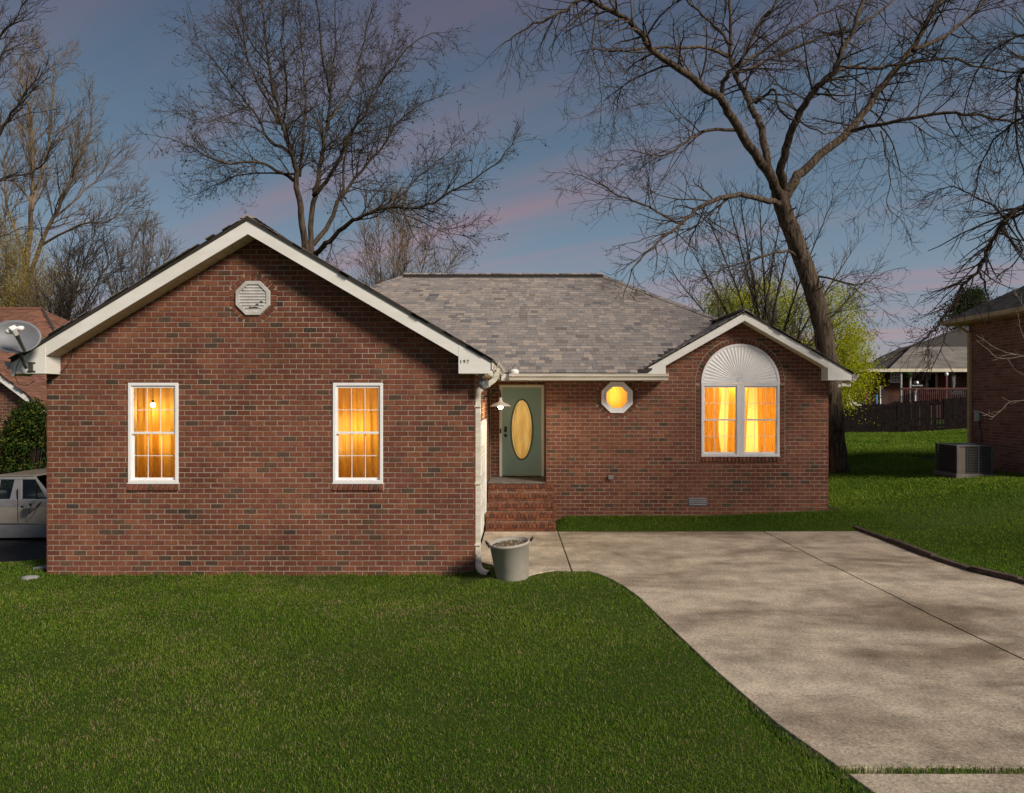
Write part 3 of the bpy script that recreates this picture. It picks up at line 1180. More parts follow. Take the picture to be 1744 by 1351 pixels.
MB().extrude([(ARC[0] + math.cos(math.pi * i / 12) * 0.06, yA - 0.016, ARC[1] + 0.024 + math.sin(math.pi * i / 12) * 0.06) for i in range(13)], (0, 0.016, 0)).build('hub', M['white'], arch)
xm = ARC[0]
for (x0, x1) in ((wx0 + 0.005, xm - 0.028), (xm + 0.028, wx1 - 0.005)):
    sash_window(x0, x1, AZ0 + 0.012, ARC[1] - 0.014, YB, house, rec=0.03)
MB().box((xm - 0.0275, YB - 0.018, AZ0 + 0.013), (xm + 0.0275, YB + 0.08, ARC[1] - 0.014)).build('mullion', M['vinyl'], arch, bevel=0.003)
MB().box((wx0 - 0.01, YB - 0.02, AZ0 - 0.004), (wx1 + 0.01, YB + 0.06, AZ0 + 0.011)).build('sill', M['vinyl'], arch)
sill_bricks(wx0, wx1, AZ0 - 0.008, YB, arch)
room(wx0, wx1, AZ0, ARC[1], YB, house, 1.8)
curtain(3.60, 4.25, 1.2, 2.98, YB + 0.50, 'amber drape at the left edge of the arched window', 5, seed=21, gather=0.10)
curtain(4.42, 4.85, 1.2, 2.98, YB + 0.55, 'amber drape behind the middle post of the arched window', 4, seed=22, lean=-0.10)
curtain(5.00, 5.72, 1.2, 2.98, YB + 0.50, 'amber drape at the right edge of the arched window', 6, seed=23, lean=0.05)
curtain(3.5, 5.75, 1.2, 2.98, YB + 0.72, 'sheer amber back curtain across the arched window', 11, amp=0.015, seed=24)
lamp((4.40, YB + 1.35, 2.05), 22, 0.35)
lamp((5.25, YB + 1.35, 1.85), 22, 0.35)
lamp((4.48, YB + 0.34, 2.98), 13, 0.06)


# --- octagon window and vent
def octo(cu, cz, r_, Y):
    rr = r_ / math.cos(math.pi / 8)
    return [(cu + rr * math.cos(math.pi / 8 + i * math.pi / 4), Y, cz + rr * math.sin(math.pi / 8 + i * math.pi / 4)) for i in range(8)]


ow = MB()
ow.ring(octo(OCT[0], OCT[1], OCT[2], YB - 0.03), octo(OCT[0], OCT[1], OCT[2] - 0.055, YB - 0.03), (0, 0.07, 0))
ow = ow.build('octagon_window', M['vinyl'], house, bevel=0.004)
MB().ring(octo(OCT[0], OCT[1], OCT[2] - 0.058, YB - 0.012), octo(OCT[0], OCT[1], OCT[2] - 0.105, YB - 0.012), (0, 0.05, 0)).build('sash', M['vinyl'], ow, bevel=0.003)
MB().add(octo(OCT[0], OCT[1], OCT[2] - 0.10, YB + 0.012), [tuple(range(8))]).build('pane', M['glass'], ow)
room(oct_hole[0], oct_hole[1], oct_hole[2], oct_hole[3], YB, house, 0.8, 0.15)
curtain(1.62, 2.25, 2.28, 2.92, YB + 0.40, 'amber curtain behind the small octagon window', 3, amp=0.012, seed=31)
lamp((1.90, YB + 0.62, 2.60), 4.2, 0.08)
lamp((1.92, YB + 0.26, 2.86), 1.2, 0.04)

gv = MB()
gv.ring(octo(VENT[0], VENT[1], VENT[2], YG - 0.03), octo(VENT[0], VENT[1], VENT[2] - 0.055, YG - 0.03), (0, 0.045, 0))
M['vent_grey'] = simple('vent_grey', (0.46, 0.45, 0.43), 0.5, var=0.15, scale=9)
gv = gv.build('gable_vent', M['vent_grey'], house, bevel=0.004)
MB().extrude(octo(VENT[0], VENT[1], VENT[2] - 0.05, YG - 0.003), (0, 0.004, 0)).build('backing', M['dark'], gv)
ri = VENT[2] - 0.055
for i in range(9):
    zc = VENT[1] - ri + (i + 0.5) * 2 * ri / 9
    dz = abs(zc - VENT[1])
    hw = ri if dz < ri * math.tan(math.pi / 8) else ri - (dz - ri * math.tan(math.pi / 8))
    z0_, z1_ = zc - ri / 9, zc + ri / 9
    # two of the lower slats are chipped, as if gnawed
    x_r = VENT[0] + hw
    MB().extrude([(VENT[0] - hw, YG - 0.022, z0_), (VENT[0] - hw, YG - 0.019, z0_ - 0.001), (VENT[0] - hw, YG - 0.004, z1_ - 0.004), (VENT[0] - hw, YG - 0.008, z1_ - 0.002)], (2 * hw, 0, 0)).build('louver', M['vent_grey'], gv)
for (u0_, zc_, w_) in ((VENT[0] + 0.00, VENT[1] - 0.150, 0.15), (VENT[0] + 0.06, VENT[1] - 0.106, 0.05), (VENT[0] + 0.13, VENT[1] - 0.062, 0.05)):
    k_ = 7
    pts = [(u0_ + w_ * i / k_ - w_ * 0.4, YG - 0.0235, zc_ + (0.003 if i in (0, k_) else random.uniform(0.006, 0.02))) for i in range(k_ + 1)]
    MB().extrude([(pts[0][0], YG - 0.0235, zc_ - 0.004)] + [(pts[-1][0], YG - 0.0235, zc_ - 0.004)] + pts[::-1], (0, 0.003, 0)).build('slat_gap', M['dark'], gv)

# ------------------------------------------------------------------ front door
door_c = MB()
dx0, dx1, dz0, dz1 = -0.553, 0.440, 0.84, 2.872
door_c.ring([(dx0, YD - 0.02, dz0), (dx1, YD - 0.02, dz0), (dx1, YD - 0.02, dz1), (dx0, YD - 0.02, dz1)],
            [(dx0 + 0.055, YD - 0.02, dz0 + 0.004), (dx1 - 0.055, YD - 0.02, dz0 + 0.004), (dx1 - 0.055, YD - 0.02, dz1 - 0.045), (dx0 + 0.055, YD - 0.02, dz1 - 0.045)], (0, 0.12, 0))
door = door_c.build('front_door', M['white'], house, bevel=0.004)
sx0, sx1, sz0, sz1 = dx0 + 0.06, dx1 - 0.06, dz0 + 0.02, dz1 - 0.05
scx, scz = (sx0 + sx1) / 2 + 0.0, 1.885
orx, orz = 0.225, 0.655
slab_m = MB()
# slab with an oval opening: fan of quads between rectangle outline and oval
nO = 48
ov = [(scx + orx * math.cos(2 * math.pi * i / nO), scz + orz * math.sin(2 * math.pi * i / nO)) for i in range(nO)]


def rect_pt(c, s):
    hx, hz_up, hz_dn = (sx1 - sx0) / 2, sz1 - scz, scz - sz0
    hz = hz_up if s > 0 else hz_dn
    t = min(hx / abs(c) if abs(c) > 1e-6 else 1e9, hz / abs(s) if abs(s) > 1e-6 else 1e9)
    return (scx + c * t, scz + s * t)


rc = []
for i in range(nO):
    a = 2 * math.pi * i / nO
    rc.append(rect_pt(math.cos(a), math.sin(a) * 1.0))
for c_ in ((sx0, sz0), (sx1, sz0), (sx1, sz1), (sx0, sz1)):
    j = min(range(nO), key=lambda q: (rc[q][0] - c_[0]) ** 2 + (rc[q][1] - c_[1]) ** 2)
    rc[j] = c_
slab_m.ring([(p[0], YD + 0.02, p[1]) for p in rc], [(p[0], YD + 0.02, p[1]) for p in ov], (0, 0.045, 0))
leaf = slab_m.build('door_leaf', M['door'], door)
MB().ring([(scx + (orx + 0.035) * math.cos(2 * math.pi * i / nO), YD + 0.004, scz + (orz + 0.035) * math.sin(2 * math.pi * i / nO)) for i in range(nO)],
          [(scx + (orx - 0.004) * math.cos(2 * math.pi * i / nO), YD + 0.004, scz + (orz - 0.004) * math.sin(2 * math.pi * i / nO)) for i in range(nO)], (0, 0.02, 0)).build('oval_moulding', M['door_dark'], door, bevel=0.005)
MB().add([(scx + (orx + 0.002) * math.cos(2 * math.pi * i / nO), YD + 0.03, scz + (orz + 0.002) * math.sin(2 * math.pi * i / nO)) for i in range(nO)], [tuple(range(nO))]).build('oval_glass', M['obscure'], door)
# leaded ornament: thin curved came lines
cm = MB()
for s in (-1, 1):
    cm.tube([(scx + s * (orx - 0.045) * math.sin(math.pi * (0.12 + 0.76 * i / 14)), YD + 0.027, scz - (orz - 0.05) * math.cos(math.pi * (0.12 + 0.76 * i / 14))) for i in range(15)], 0.0035, 5)
for i in range(9):
    z_ = scz - 0.22 + i * 0.05
    cm.tube([(scx - 0.03, YD + 0.027, z_ - 0.02), (scx, YD + 0.027, z_), (scx + 0.03, YD + 0.027, z_ + 0.025)], 0.003, 5)
cm.build('leading', M['galv'], door)
hb = MB()
hb.box((sx0 + 0.045, YD - 0.002, 1.83), (sx0 + 0.105, YD + 0.02, 1.95))
hb.lathe([(0.0, -0.03), (0.022, -0.03), (0.026, -0.01), (0.026, 0.0)], (sx0 + 0.075, YD, 1.905), 14, 'Y')
hb.build('deadbolt', M['black_metal'], door, bevel=0.004)
MB().lathe([(0.0, -0.06), (0.024, -0.058), (0.034, -0.04), (0.028, -0.02), (0.014, -0.012), (0.014, 0.0), (0.034, 0.0), (0.034, 0.01)], (sx0 + 0.075, YD + 0.008, 1.755), 18, 'Y').build('door_knob', M['black_metal'], door, smooth=True)
MB().box((dx0 + 0.008, YD - 0.040, 1.80), (dx0 + 0.042, YD - 0.021, 1.90)).build('doorbell', M['black_metal'], door, bevel=0.004)
MB().box((sx0, YD - 0.02, dz0 - 0.012), (sx1, YD + 0.08, dz0 + 0.012)).build('threshold', M['bronze'], door)
rm = MB()
rm.box((-0.75, YD + 0.9, 0.8), (0.65, YD + 0.93, 2.95))
rm.box((-0.78, YD + 0.12, 0.8), (-0.75, YD + 0.93, 2.95))
rm.box((0.65, YD + 0.12, 0.8), (0.68, YD + 0.93, 2.95))
rm.box((-0.78, YD + 0.12, 2.95), (0.68, YD + 0.93, 2.98))
rm.box((-0.78, YD + 0.12, 0.77), (0.68, YD + 0.93, 0.80))
rm.build('room_wall', M['interior'], house)
lamp((scx, YD + 0.62, 2.3), 3.6, 0.25, (1.0, 0.70, 0.28))
lamp((scx, YD + 0.62, 1.5), 2.6, 0.25, (1.0, 0.70, 0.28))

# garage door (in the side wall)
gd = MB()
gd.ring([(GXR - 0.06, GD[0], -0.1), (GXR - 0.06, GD[1], -0.1), (GXR - 0.06, GD[1], GD[3]), (GXR - 0.06, GD[0], GD[3])],
        [(GXR - 0.06, GD[0] + 0.05, -0.1), (GXR - 0.06, GD[1] - 0.05, -0.1), (GXR - 0.06, GD[1] - 0.05, GD[3] - 0.05), (GXR - 0.06, GD[0] + 0.05, GD[3] - 0.05)], (0.072, 0, 0))
gdo = gd.build('garage_door', M['white'], house, bevel=0.004)
for i in range(4):
    z0_ = 0.01 + i * 0.53
    p = MB().box((GXR - 0.055, GD[0] + 0.052, z0_), (GXR - 0.02, GD[1] - 0.052, z0_ + 0.522)).build('door_panel', M['white'], gdo, bevel=0.004)
    for j in range(4):
        y0_ = GD[0] + 0.12 + j * 0.57
        MB().ring([(GXR - 0.0195, y0_, z0_ + 0.09), (GXR - 0.0195, y0_ + 0.46, z0_ + 0.09), (GXR - 0.0195, y0_ + 0.46, z0_ + 0.44), (GXR - 0.0195, y0_, z0_ + 0.44)],
                  [(GXR - 0.0195, y0_ + 0.025, z0_ + 0.115), (GXR - 0.0195, y0_ + 0.435, z0_ + 0.115), (GXR - 0.0195, y0_ + 0.435, z0_ + 0.415), (GXR - 0.0195, y0_ + 0.025, z0_ + 0.415)], (0.008, 0, 0)).build('raised_panel', M['white'], gdo)

# ------------------------------------------------------------------ roofs
RYE, RZE, RYR, RZR = 13.68, 3.09, 18.5, 5.89       # main eave / ridge
RXL, RXR = -3.25, 2.12
pm = (RZR - RZE) / (RYR - RYE)
EXL, EXR = -7.9, 6.70


def main_roof(y):
    return RZE + pm * (y - RYE)


deck = MB()
T = Vector((0, 0, -0.035))


def slope(pts):
    deck.extrude([Vector(p) for p in pts], T)


RYK = 2 * RYR - RYE
ry_back = RYE + (RAPZ - RZE) / pm
hipx = lambda y: EXR + (RXR - EXR) * (y - RYE) / (RYR - RYE)
slope([(EXL, RYE, RZE), (REL + 0.16, RYE, RZE), (RAPX, ry_back, RAPZ), (hipx(ry_back), ry_back, RAPZ), (RXR, RYR, RZR), (RXL, RYR, RZR)])
slope([(EXR, 14.0, RZE), (EXR, RYK, RZE), (RXR, RYR, RZR), (hipx(ry_back), ry_back, RAPZ)])
slope([(EXL, RYK, RZE), (EXL, RYE, RZE), (RXL, RYR, RZR)])
slope([(EXR, RYK, RZE), (EXL, RYK, RZE), (RXL, RYR, RZR), (RXR, RYR, RZR)])
YGF = 10.20
gy_back = RYE + (GAP[1] - RZE) / pm
slope([(GEL, YGF, GEZ), (GAP[0], YGF, GAP[1]), (GAP[0], gy_back, GAP[1]), (GEL, RYE + 0.3, GEZ)])
slope([(GAP[0], YGF, GAP[1]), (GER, YGF, GEZ), (GER, RYE + 0.14, GEZ), (GAP[0], gy_back, GAP[1])])
YRF = 13.86
slope([(REL + 0.02, YRF, REZ + 0.012), (RAPX, YRF, RAPZ), (RAPX, ry_back, RAPZ), (REL + 0.02, YRF, REZ + 0.012)][:3])
slope([(RAPX, YRF, RAPZ), (RER, YRF, REZ), (RER, YRF + 0.2, REZ), (RAPX, ry_back, RAPZ)])
roof = deck.build('roof', M['roof_felt'], house)


class Shingles:
    WC = (0.10, 0.145, 0.19, 0.25)

    def __init__(self):
        self.items = []     # (matrix frame, u, s, wclass, rnd, thick, dist)

    def fill(self, O, E, S, umin, umax, slen, skip=None, exposure=0.137):
        N = E.cross(S).normalized()
        if N.z < 0:
            N = -N
        k = 0
        s = 0.0
        patch = random.random() * 9
        while s < slen - 0.02:
            a, b = umin(s + 0.07), umax(s + 0.07)
            u = a - random.uniform(0, 0.1)
            while u < b - 0.03:
                w = random.randrange(4)
                wd = self.WC[w]
                c = u + wd / 2
                if u + wd > b + 0.03:
                    w, wd = 0, self.WC[0]
                    c = u + wd / 2
                p = O + E * c + S * (s + 0.07)
                if not (skip and skip(p)):
                    r_ = random.random()
                    r_ = min(1, max(0, 0.75 * r_ + 0.25 * (0.5 + 0.5 * math.sin(c * 1.7 + s * 1.1 + patch))))
                    self.items.append((O, E, S, N, u, s, w, r_, random.choice((0.0, 0.0, 0.005)), p))
                u += wd
            s += exposure
            k += 1


def tab_faces(O, E, S, N, u, s, wd, th):
    d = 0.150
    g_ = 0.0022
    P = lambda a, b, c: O + E * a + S * b + N * c
    return [P(u + g_, s, 0.0), P(u + wd - g_, s, 0.0), P(u + wd - g_, s, 0.009 + th), P(u + g_, s, 0.009 + th), P(u + g_, s + d, 0.004), P(u + wd - g_, s + d, 0.004)]


TF = [(0, 1, 2, 3), (3, 2, 5, 4), (1, 5, 2), (0, 3, 4)]


def build_shingles(items, mat, parent, n_single, name='shingle'):
    items = sorted(items, key=lambda it: (it[9] - Vector((0, 0, CAMZ))).length)
    variants = {}
    rest = MB()
    seen = 0
    for (O, E, S, N, u, s, w, r_, th, p) in items:
        wd = Shingles.WC[w]
        if seen < n_single and it_visible(p, N):
            seen += 1
            q = int(r_ * 7.99)
            key = (w, q, th)
            if key not in variants:
                mb = MB()
                mb.rnd = (q + 0.5) / 8
                mb.add(tab_faces(Vector((0, 0, 0)), Vector((1, 0, 0)), Vector((0, 1, 0)), ZU, 0, 0, wd, th), TF)
                variants[key] = mb.mesh(name, mat, recalc=False)
            org = O + E * u + S * s
            rot = Matrix(((E.x, S.x, N.x), (E.y, S.y, N.y), (E.z, S.z, N.z))).to_4x4()
            put(name, variants[key], parent, org, rot)
        else:
            rest.rnd = r_
            rest.add(tab_faces(O, E, S, N, u, s, wd, th), TF)
    if rest.v:
        rest.build('shingle_field', mat, parent, kind='stuff', recalc=False)


def it_visible(p, N):
    return (Vector((0, 0, CAMZ)) - p).dot(N) > 0.3 and p.z > 3.0


sh = Shingles()
EX = Vector((1, 0, 0))
SM = Vector((0, RYR - RYE, RZR - RZE))
LM = SM.length
SM.normalize()


def under_gables(p):
    if p.x < GER + 0.02 and g_roof(p.x) > p.z + 0.01:
        return True
    if REL < p.x < RER and r_roof(p.x) > p.z + 0.005:
        return True
    if p.x > RAPX - 0.1 and p.y < ry_back:
        return True
    return False


sh.fill(Vector((0, RYE - 0.02, RZE)), EX, SM, lambda s: EXL + (RXL - EXL) * s / LM + 0.05, lambda s: EXR + (RXR - EXR) * s / LM - 0.02, LM, under_gables)
# right gable, both slopes
for sg in (-1, 1):
    run = (RER - RAPX)
    S_ = Vector((-sg * run, 0, RAPZ - REZ))
    L_ = S_.length
    S_.normalize()
    E_ = Vector((0, 1, 0)) if sg < 0 else Vector((0, -1, 0))
    ox = RAPX + sg * run
    if sg < 0:
        sh.fill(Vector((ox, 0, REZ)), E_, S_, lambda s: YRF - 0.015, lambda s: RYE + (REZ + (RAPZ - REZ) * s / L_ - RZE) / pm + 0.06, L_)
    else:
        sh.fill(Vector((ox, 0, REZ)), E_, S_, lambda s: -(RYE + (REZ + (RAPZ - REZ) * s / L_ - RZE) / pm + 0.10), lambda s: -YRF + 0.015, L_)
# garage slopes
for sg, xe in ((-1, GEL), (1, GER)):
    S_ = Vector((GAP[0] - xe, 0, GAP[1] - GEZ))
    L_ = S_.length
    S_.normalize()
    E_ = Vector((0, 1, 0)) if sg < 0 else Vector((0, -1, 0))
    ylim = lambda s: RYE + (GEZ + (GAP[1] - GEZ) * s / L_ - RZE) / pm + 0.1
    if sg < 0:
        sh.fill(Vector((xe, 0, GEZ)), E_, S_, lambda s: YGF - 0.015, ylim, L_)
    else:
        sh.fill(Vector((xe, 0, GEZ)), E_, S_, lambda s: -ylim(s), lambda s: -YGF + 0.015, L_)
# right hip slope
S_ = Vector((RXR - EXR, 0, RZR - RZE))
LH = S_.length
S_.normalize()
sh.fill(Vector((EXR, 0, RZE)), Vector((0, -1, 0)), S_, lambda s: -(RYK + (RYR - RYK) * s / LH), lambda s: -(RYE + (RYR - RYE) * s / LH), LH,
        lambda p: p.y < 14.05 or (p.y < ry_back and r_roof(p.x) > p.z))
build_shingles(sh.items, M['shingle'], roof, 300)


# ridge and hip caps
def caps(a, b, n, name, wid=0.13, mat='shingle'):
    a, b = Vector(a), Vector(b)
    d = (b - a) / n
    t = d.normalized()
    side = t.cross(ZU).normalized()
    up = side.cross(t).normalized()
    mb = MB()
    for i in range(n):
        mb.rnd = random.random()
        p = a + d * i
        q = p + d * 1.04
        h0, h1 = 0.030, 0.020
        mb.add([p - side * wid - up * (wid * 0.42 - h0), p + up * h0, p + side * wid - up * (wid * 0.42 - h0), q - side * wid - up * (wid * 0.42 - h1), q + up * h1, q + side * wid - up * (wid * 0.42 - h1)],
               [(0, 1, 4, 3), (1, 2, 5, 4), (0, 2, 1), (3, 4, 5)])
    mb.build(name, M[mat], roof, recalc=False)


caps((hipx(ry_back) + 0.1, ry_back - 0.1, RAPZ - 0.04), (RXR, RYR, RZR + 0.01), 24, 'hip_cap')
caps((EXL, RYE, RZE + 0.01), (RXL, RYR, RZR + 0.01), 44, 'hip_cap')
caps((GAP[0], YGF, GAP[1] + 0.005), (GAP[0], gy_back, GAP[1] + 0.005), 46, 'ridge_cap')
caps((RAPX, YRF, RAPZ + 0.005), (RAPX, ry_back, RAPZ + 0.005), 13, 'ridge_cap')
rv = MB()
rv.extrude([(RXL, RYR - 0.17, RZR - 0.075), (RXL, RYR - 0.17, RZR - 0.02), (RXL, RYR, RZR + 0.065), (RXL, RYR + 0.17, RZR - 0.02), (RXL, RYR + 0.17, RZR - 0.075)], (RXR - RXL, 0, 0))
rv.build('ridge_vent', M['roof_felt'], roof)
caps((RXL, RYR, RZR + 0.055), (RXR, RYR, RZR + 0.055), 32, 'ridge_cap', 0.15)


# rake boards, boxed returns, soffits
def rake(xl, xa, xr, zfun, y0, y1, wall_y, bh, dark, name_parent, box_l, box_r, zbot):
    """white rake boards with a dark drip edge above and boxed ends"""
    zs = lambda x: zfun(x) - dark
    for (xa_, xb_) in ((xl, xa), (xa, xr)):
        MB().extrude([(xa_, y0, zs(xa_)), (xb_, y0, zs(xb_)), (xb_, y0, zs(xb_) - bh), (xa_, y0, zs(xa_) - bh)], (0, y1 - y0, 0)).build('rake_board', M['white'], house)
        MB().extrude([(xa_, y0 - 0.022, zfun(xa_) + 0.004), (xb_, y0 - 0.022, zfun(xb_) + 0.004), (xb_, y0 - 0.022, zs(xb_) + 0.001), (xa_, y0 - 0.022, zs(xa_) + 0.001)], (0, 0.05, 0)).build('drip_edge', M['roof_felt'], house)
        # soffit strips, one panel after another down the slope
        L_ = abs(xb_ - xa_)
        n = max(4, int(L_ / 0.14))
        sm = MB()
        for i in range(n):
            u0_, u1_ = xa_ + (xb_ - xa_) * i / n, xa_ + (xb_ - xa_) * (i + 0.93) / n
            sm.extrude([(u0_, y1, zs(u0_) - bh + 0.012), (u1_, y1, zs(u1_) - bh + 0.012), (u1_, y1, zs(u1_) - bh + 0.03), (u0_, y1, zs(u0_) - bh + 0.03)], (0, wall_y - y1 + 0.05, 0))
        sm.extrude([(xa_, y1, zs(xa_) - bh + 0.022), (xb_, y1, zs(xb_) - bh + 0.022), (xb_, y1, zs(xb_) - bh + 0.04), (xa_, y1, zs(xa_) - bh + 0.04)], (0, wall_y - y1 + 0.05, 0))
        sm.build('soffit', M['soffit'], house)
    for (e, i_) in (box_l, box_r):
        if e is None:
            continue
        MB().extrude([(e, y0 - 0.003, zs(e) - 0.01), (i_, y0 - 0.003, zs(i_) - 0.02), (i_, y0 - 0.003, zbot), (e, y0 - 0.003, zbot)], (0, wall_y - y0 + 0.002, 0)).build('eave_box', M['white'], house, bevel=0.004)


rake(GEL, GAP[0], GER, g_roof, YGF, YGF + 0.03, YG, 0.205, 0.055, house, (GEL + 0.02, -7.15), (GER - 0.02, -0.985), 2.955)
rake(REL + 0.18, RAPX, RER, r_roof, YRF, YRF + 0.03, YB, 0.165, 0.035, house, (None, None), (RER - 0.02, 6.16), 2.945)
MB().extrude([(REL + 0.18, YRF - 0.002, 2.93), (2.87, YRF - 0.002, 2.93), (2.87, YRF - 0.002, r_roof(2.87) - 0.05), (REL + 0.18, YRF - 0.002, r_roof(REL + 0.18) - 0.05)], (0, 0.30, 0)).build('eave_box', M['white'], house)


# gutters (K profile swept along a straight run)
def gutter(a, b, outd, name='gutter', h=0.125, w=0.115):
    a, b, outd = Vector(a), Vector(b), Vector(outd).normalized()
    prof = [(0, 0), (0, -h), (w * 0.52, -h), (w * 0.60, -h * 0.72), (w * 0.92, -h * 0.36), (w * 0.94, -h * 0.10), (w, -h * 0.08), (w, 0), (w - 0.012, 0), (w - 0.014, -h * 0.15), (w * 0.55, -h * 0.85), (0.008, -h * 0.9), (0.008, 0)]
    mb = MB()
    mb.extrude([a + outd * x + ZU * z_ for x, z_ in prof], b - a)
    return mb.build(name, M['gutter'], house)


gutter((-0.30, RYE - 0.02, RZE - 0.018), (2.87, RYE - 0.02, RZE - 0.018), (0, -1, 0))
MB().box((-0.46, RYE - 0.018, 2.935), (2.45, RYE + 0.015, RZE - 0.02)).build('fascia', M['white'], house)
MB().box((-0.3, RYE + 0.015, 2.94), (2.87, YB, 2.951)).build('soffit', M['soffit'], house)
gutter((GER - 0.015, YGF - 0.02, GEZ - 0.03), (GER - 0.015, RYE - 0.12, GEZ - 0.03), (1, 0, 0))
MB().box((GER - 0.045, YGF + 0.005, 2.957), (GER - 0.017, RYE, GEZ - 0.04)).build('fascia', M['white'], house)
MB().box((GXR, YGF + 0.02, 2.956), (GER - 0.046, RYE, 2.966)).build('soffit', M['soffit'], house)
gutter((RER - 0.015, YRF - 0.02, REZ - 0.03), (RER - 0.015, 22.6, REZ - 0.03), (1, 0, 0))
gutter((GEL + 0.015, YGF - 0.02, GEZ - 0.03), (GEL + 0.015, 22.6, GEZ - 0.03), (-1, 0, 0))
# diverter scoop at the valley
MB().lathe([(0.0, 0.05), (0.05, 0.045), (0.085, 0.02), (0.095, -0.03), (0.07, -0.06)], (-0.20, RYE - 0.06, RZE + 0.03), 12, 'Z').build('splash_guard', M['white'], roof, smooth=True)
MB().tube([(-0.24, RYE - 0.06, RZE + 0.08), (-0.22, RYE - 0.05, RZE + 0.14), (-0.17, RYE - 0.05, RZE + 0.16)], 0.006, 5).build('strap', M['black_metal'], roof)


# downspout with elbows and flexible foot
def rect_sweep(pts, w, d):
    mb = MB()
    n = len(pts)
    vs_, fs = [], []
    for i, p in enumerate(pts):
        p = Vector(p)
        t = (Vector(pts[min(i + 1, n - 1)]) - Vector(pts[max(i - 1, 0)])).normalized()
        s = Vector((0, 1, 0))
        b = t.cross(s).normalized()
        for (a, c) in ((-1, -1), (1, -1), (1, 1), (-1, 1)):
            vs_.append(p + s * a * w / 2 + b * c * d / 2)
    for i in range(n - 1):
        for k_ in range(4):
            j = (k_ + 1) % 4
            fs.append((i * 4 + k_, i * 4 + j, (i + 1) * 4 + j, (i + 1) * 4 + k_))
    fs += [(3, 2, 1, 0), tuple((n - 1) * 4 + k_ for k_ in range(4))]
    return mb.add(vs_, fs)


dsx = GXR + 0.05
dsy = YG + 0.10
path = [(GER + 0.045, dsy, 3.05), (GER + 0.045, dsy, 2.99), (GER + 0.035, dsy, 2.92), (GER - 0.01, dsy, 2.86), (GER - 0.10, dsy, 2.80), (dsx + 0.08, dsy, 2.765), (dsx + 0.025, dsy, 2.72), (dsx, dsy, 2.65), (dsx, dsy, 2.0), (dsx, dsy, 1.0), (dsx, dsy, 0.12)]
ds = rect_sweep(path, 0.055, 0.08).build('downspout', M['gutter'], house, bevel=0.004)
for z_ in (2.45, 1.25, 0.30):
    MB().box((GXR + 0.0, dsy - 0.05, z_), (dsx + 0.044, dsy + 0.05, z_ + 0.025)).build('strap', M['gutter'], ds)
fx = MB()
fp = [Vector((dsx, dsy, 0.16)), Vector((dsx, dsy - 0.02, 0.06)), Vector((dsx + 0.015, dsy - 0.10, 0.0)), Vector((dsx + 0.05, dsy - 0.22, -0.03)), Vector((dsx + 0.11, dsy - 0.36, -0.04)), Vector((dsx + 0.20, dsy - 0.46, -0.035))]
pp, rr_ = [], []
for i in range(60):
    t = i / 59 * (len(fp) - 1)
    k_ = min(int(t), len(fp) - 2)
    pp.append(fp[k_].lerp(fp[k_ + 1], t - k_))
    rr_.append(0.052 + 0.004 * math.sin(i * 1.6))
fx.tube(pp, rr_, 14, cap=False)
fx.build('flexible_spout', M['galv'] if False else M['gutter'], ds, smooth=True)
# house number on the boxed eave
for i, ch in enumerate("197"):
    cu_ = bpy.data.curves.new('house_number', 'FONT')
    cu_.body = ch
    cu_.size = 0.075
    cu_.extrude = 0.002
    o = bpy.data.objects.new('house_number', cu_)
    COL.objects.link(o)
    bpy.context.view_layer.update()
    me_ = bpy.data.meshes.new_from_object(o)
    bpy.data.objects.remove(o)
    me_.materials.clear()
    me_.materials.append(M['black_metal'])
    o = bpy.data.objects.new('house_number', me_)
    COL.objects.link(o)
    o.rotation_euler = (R(90), 0, 0)
    o.location = (-0.965 + i * 0.052, YGF - 0.0075, 3.11)
    attach(o, house)

# landing slab
MB().box((GXR + 0.012, YB - 0.012, 0.806), (AX0 - 0.008, YD + 0.02, 0.836)).build('landing', M['landing'], house, bevel=0.008)

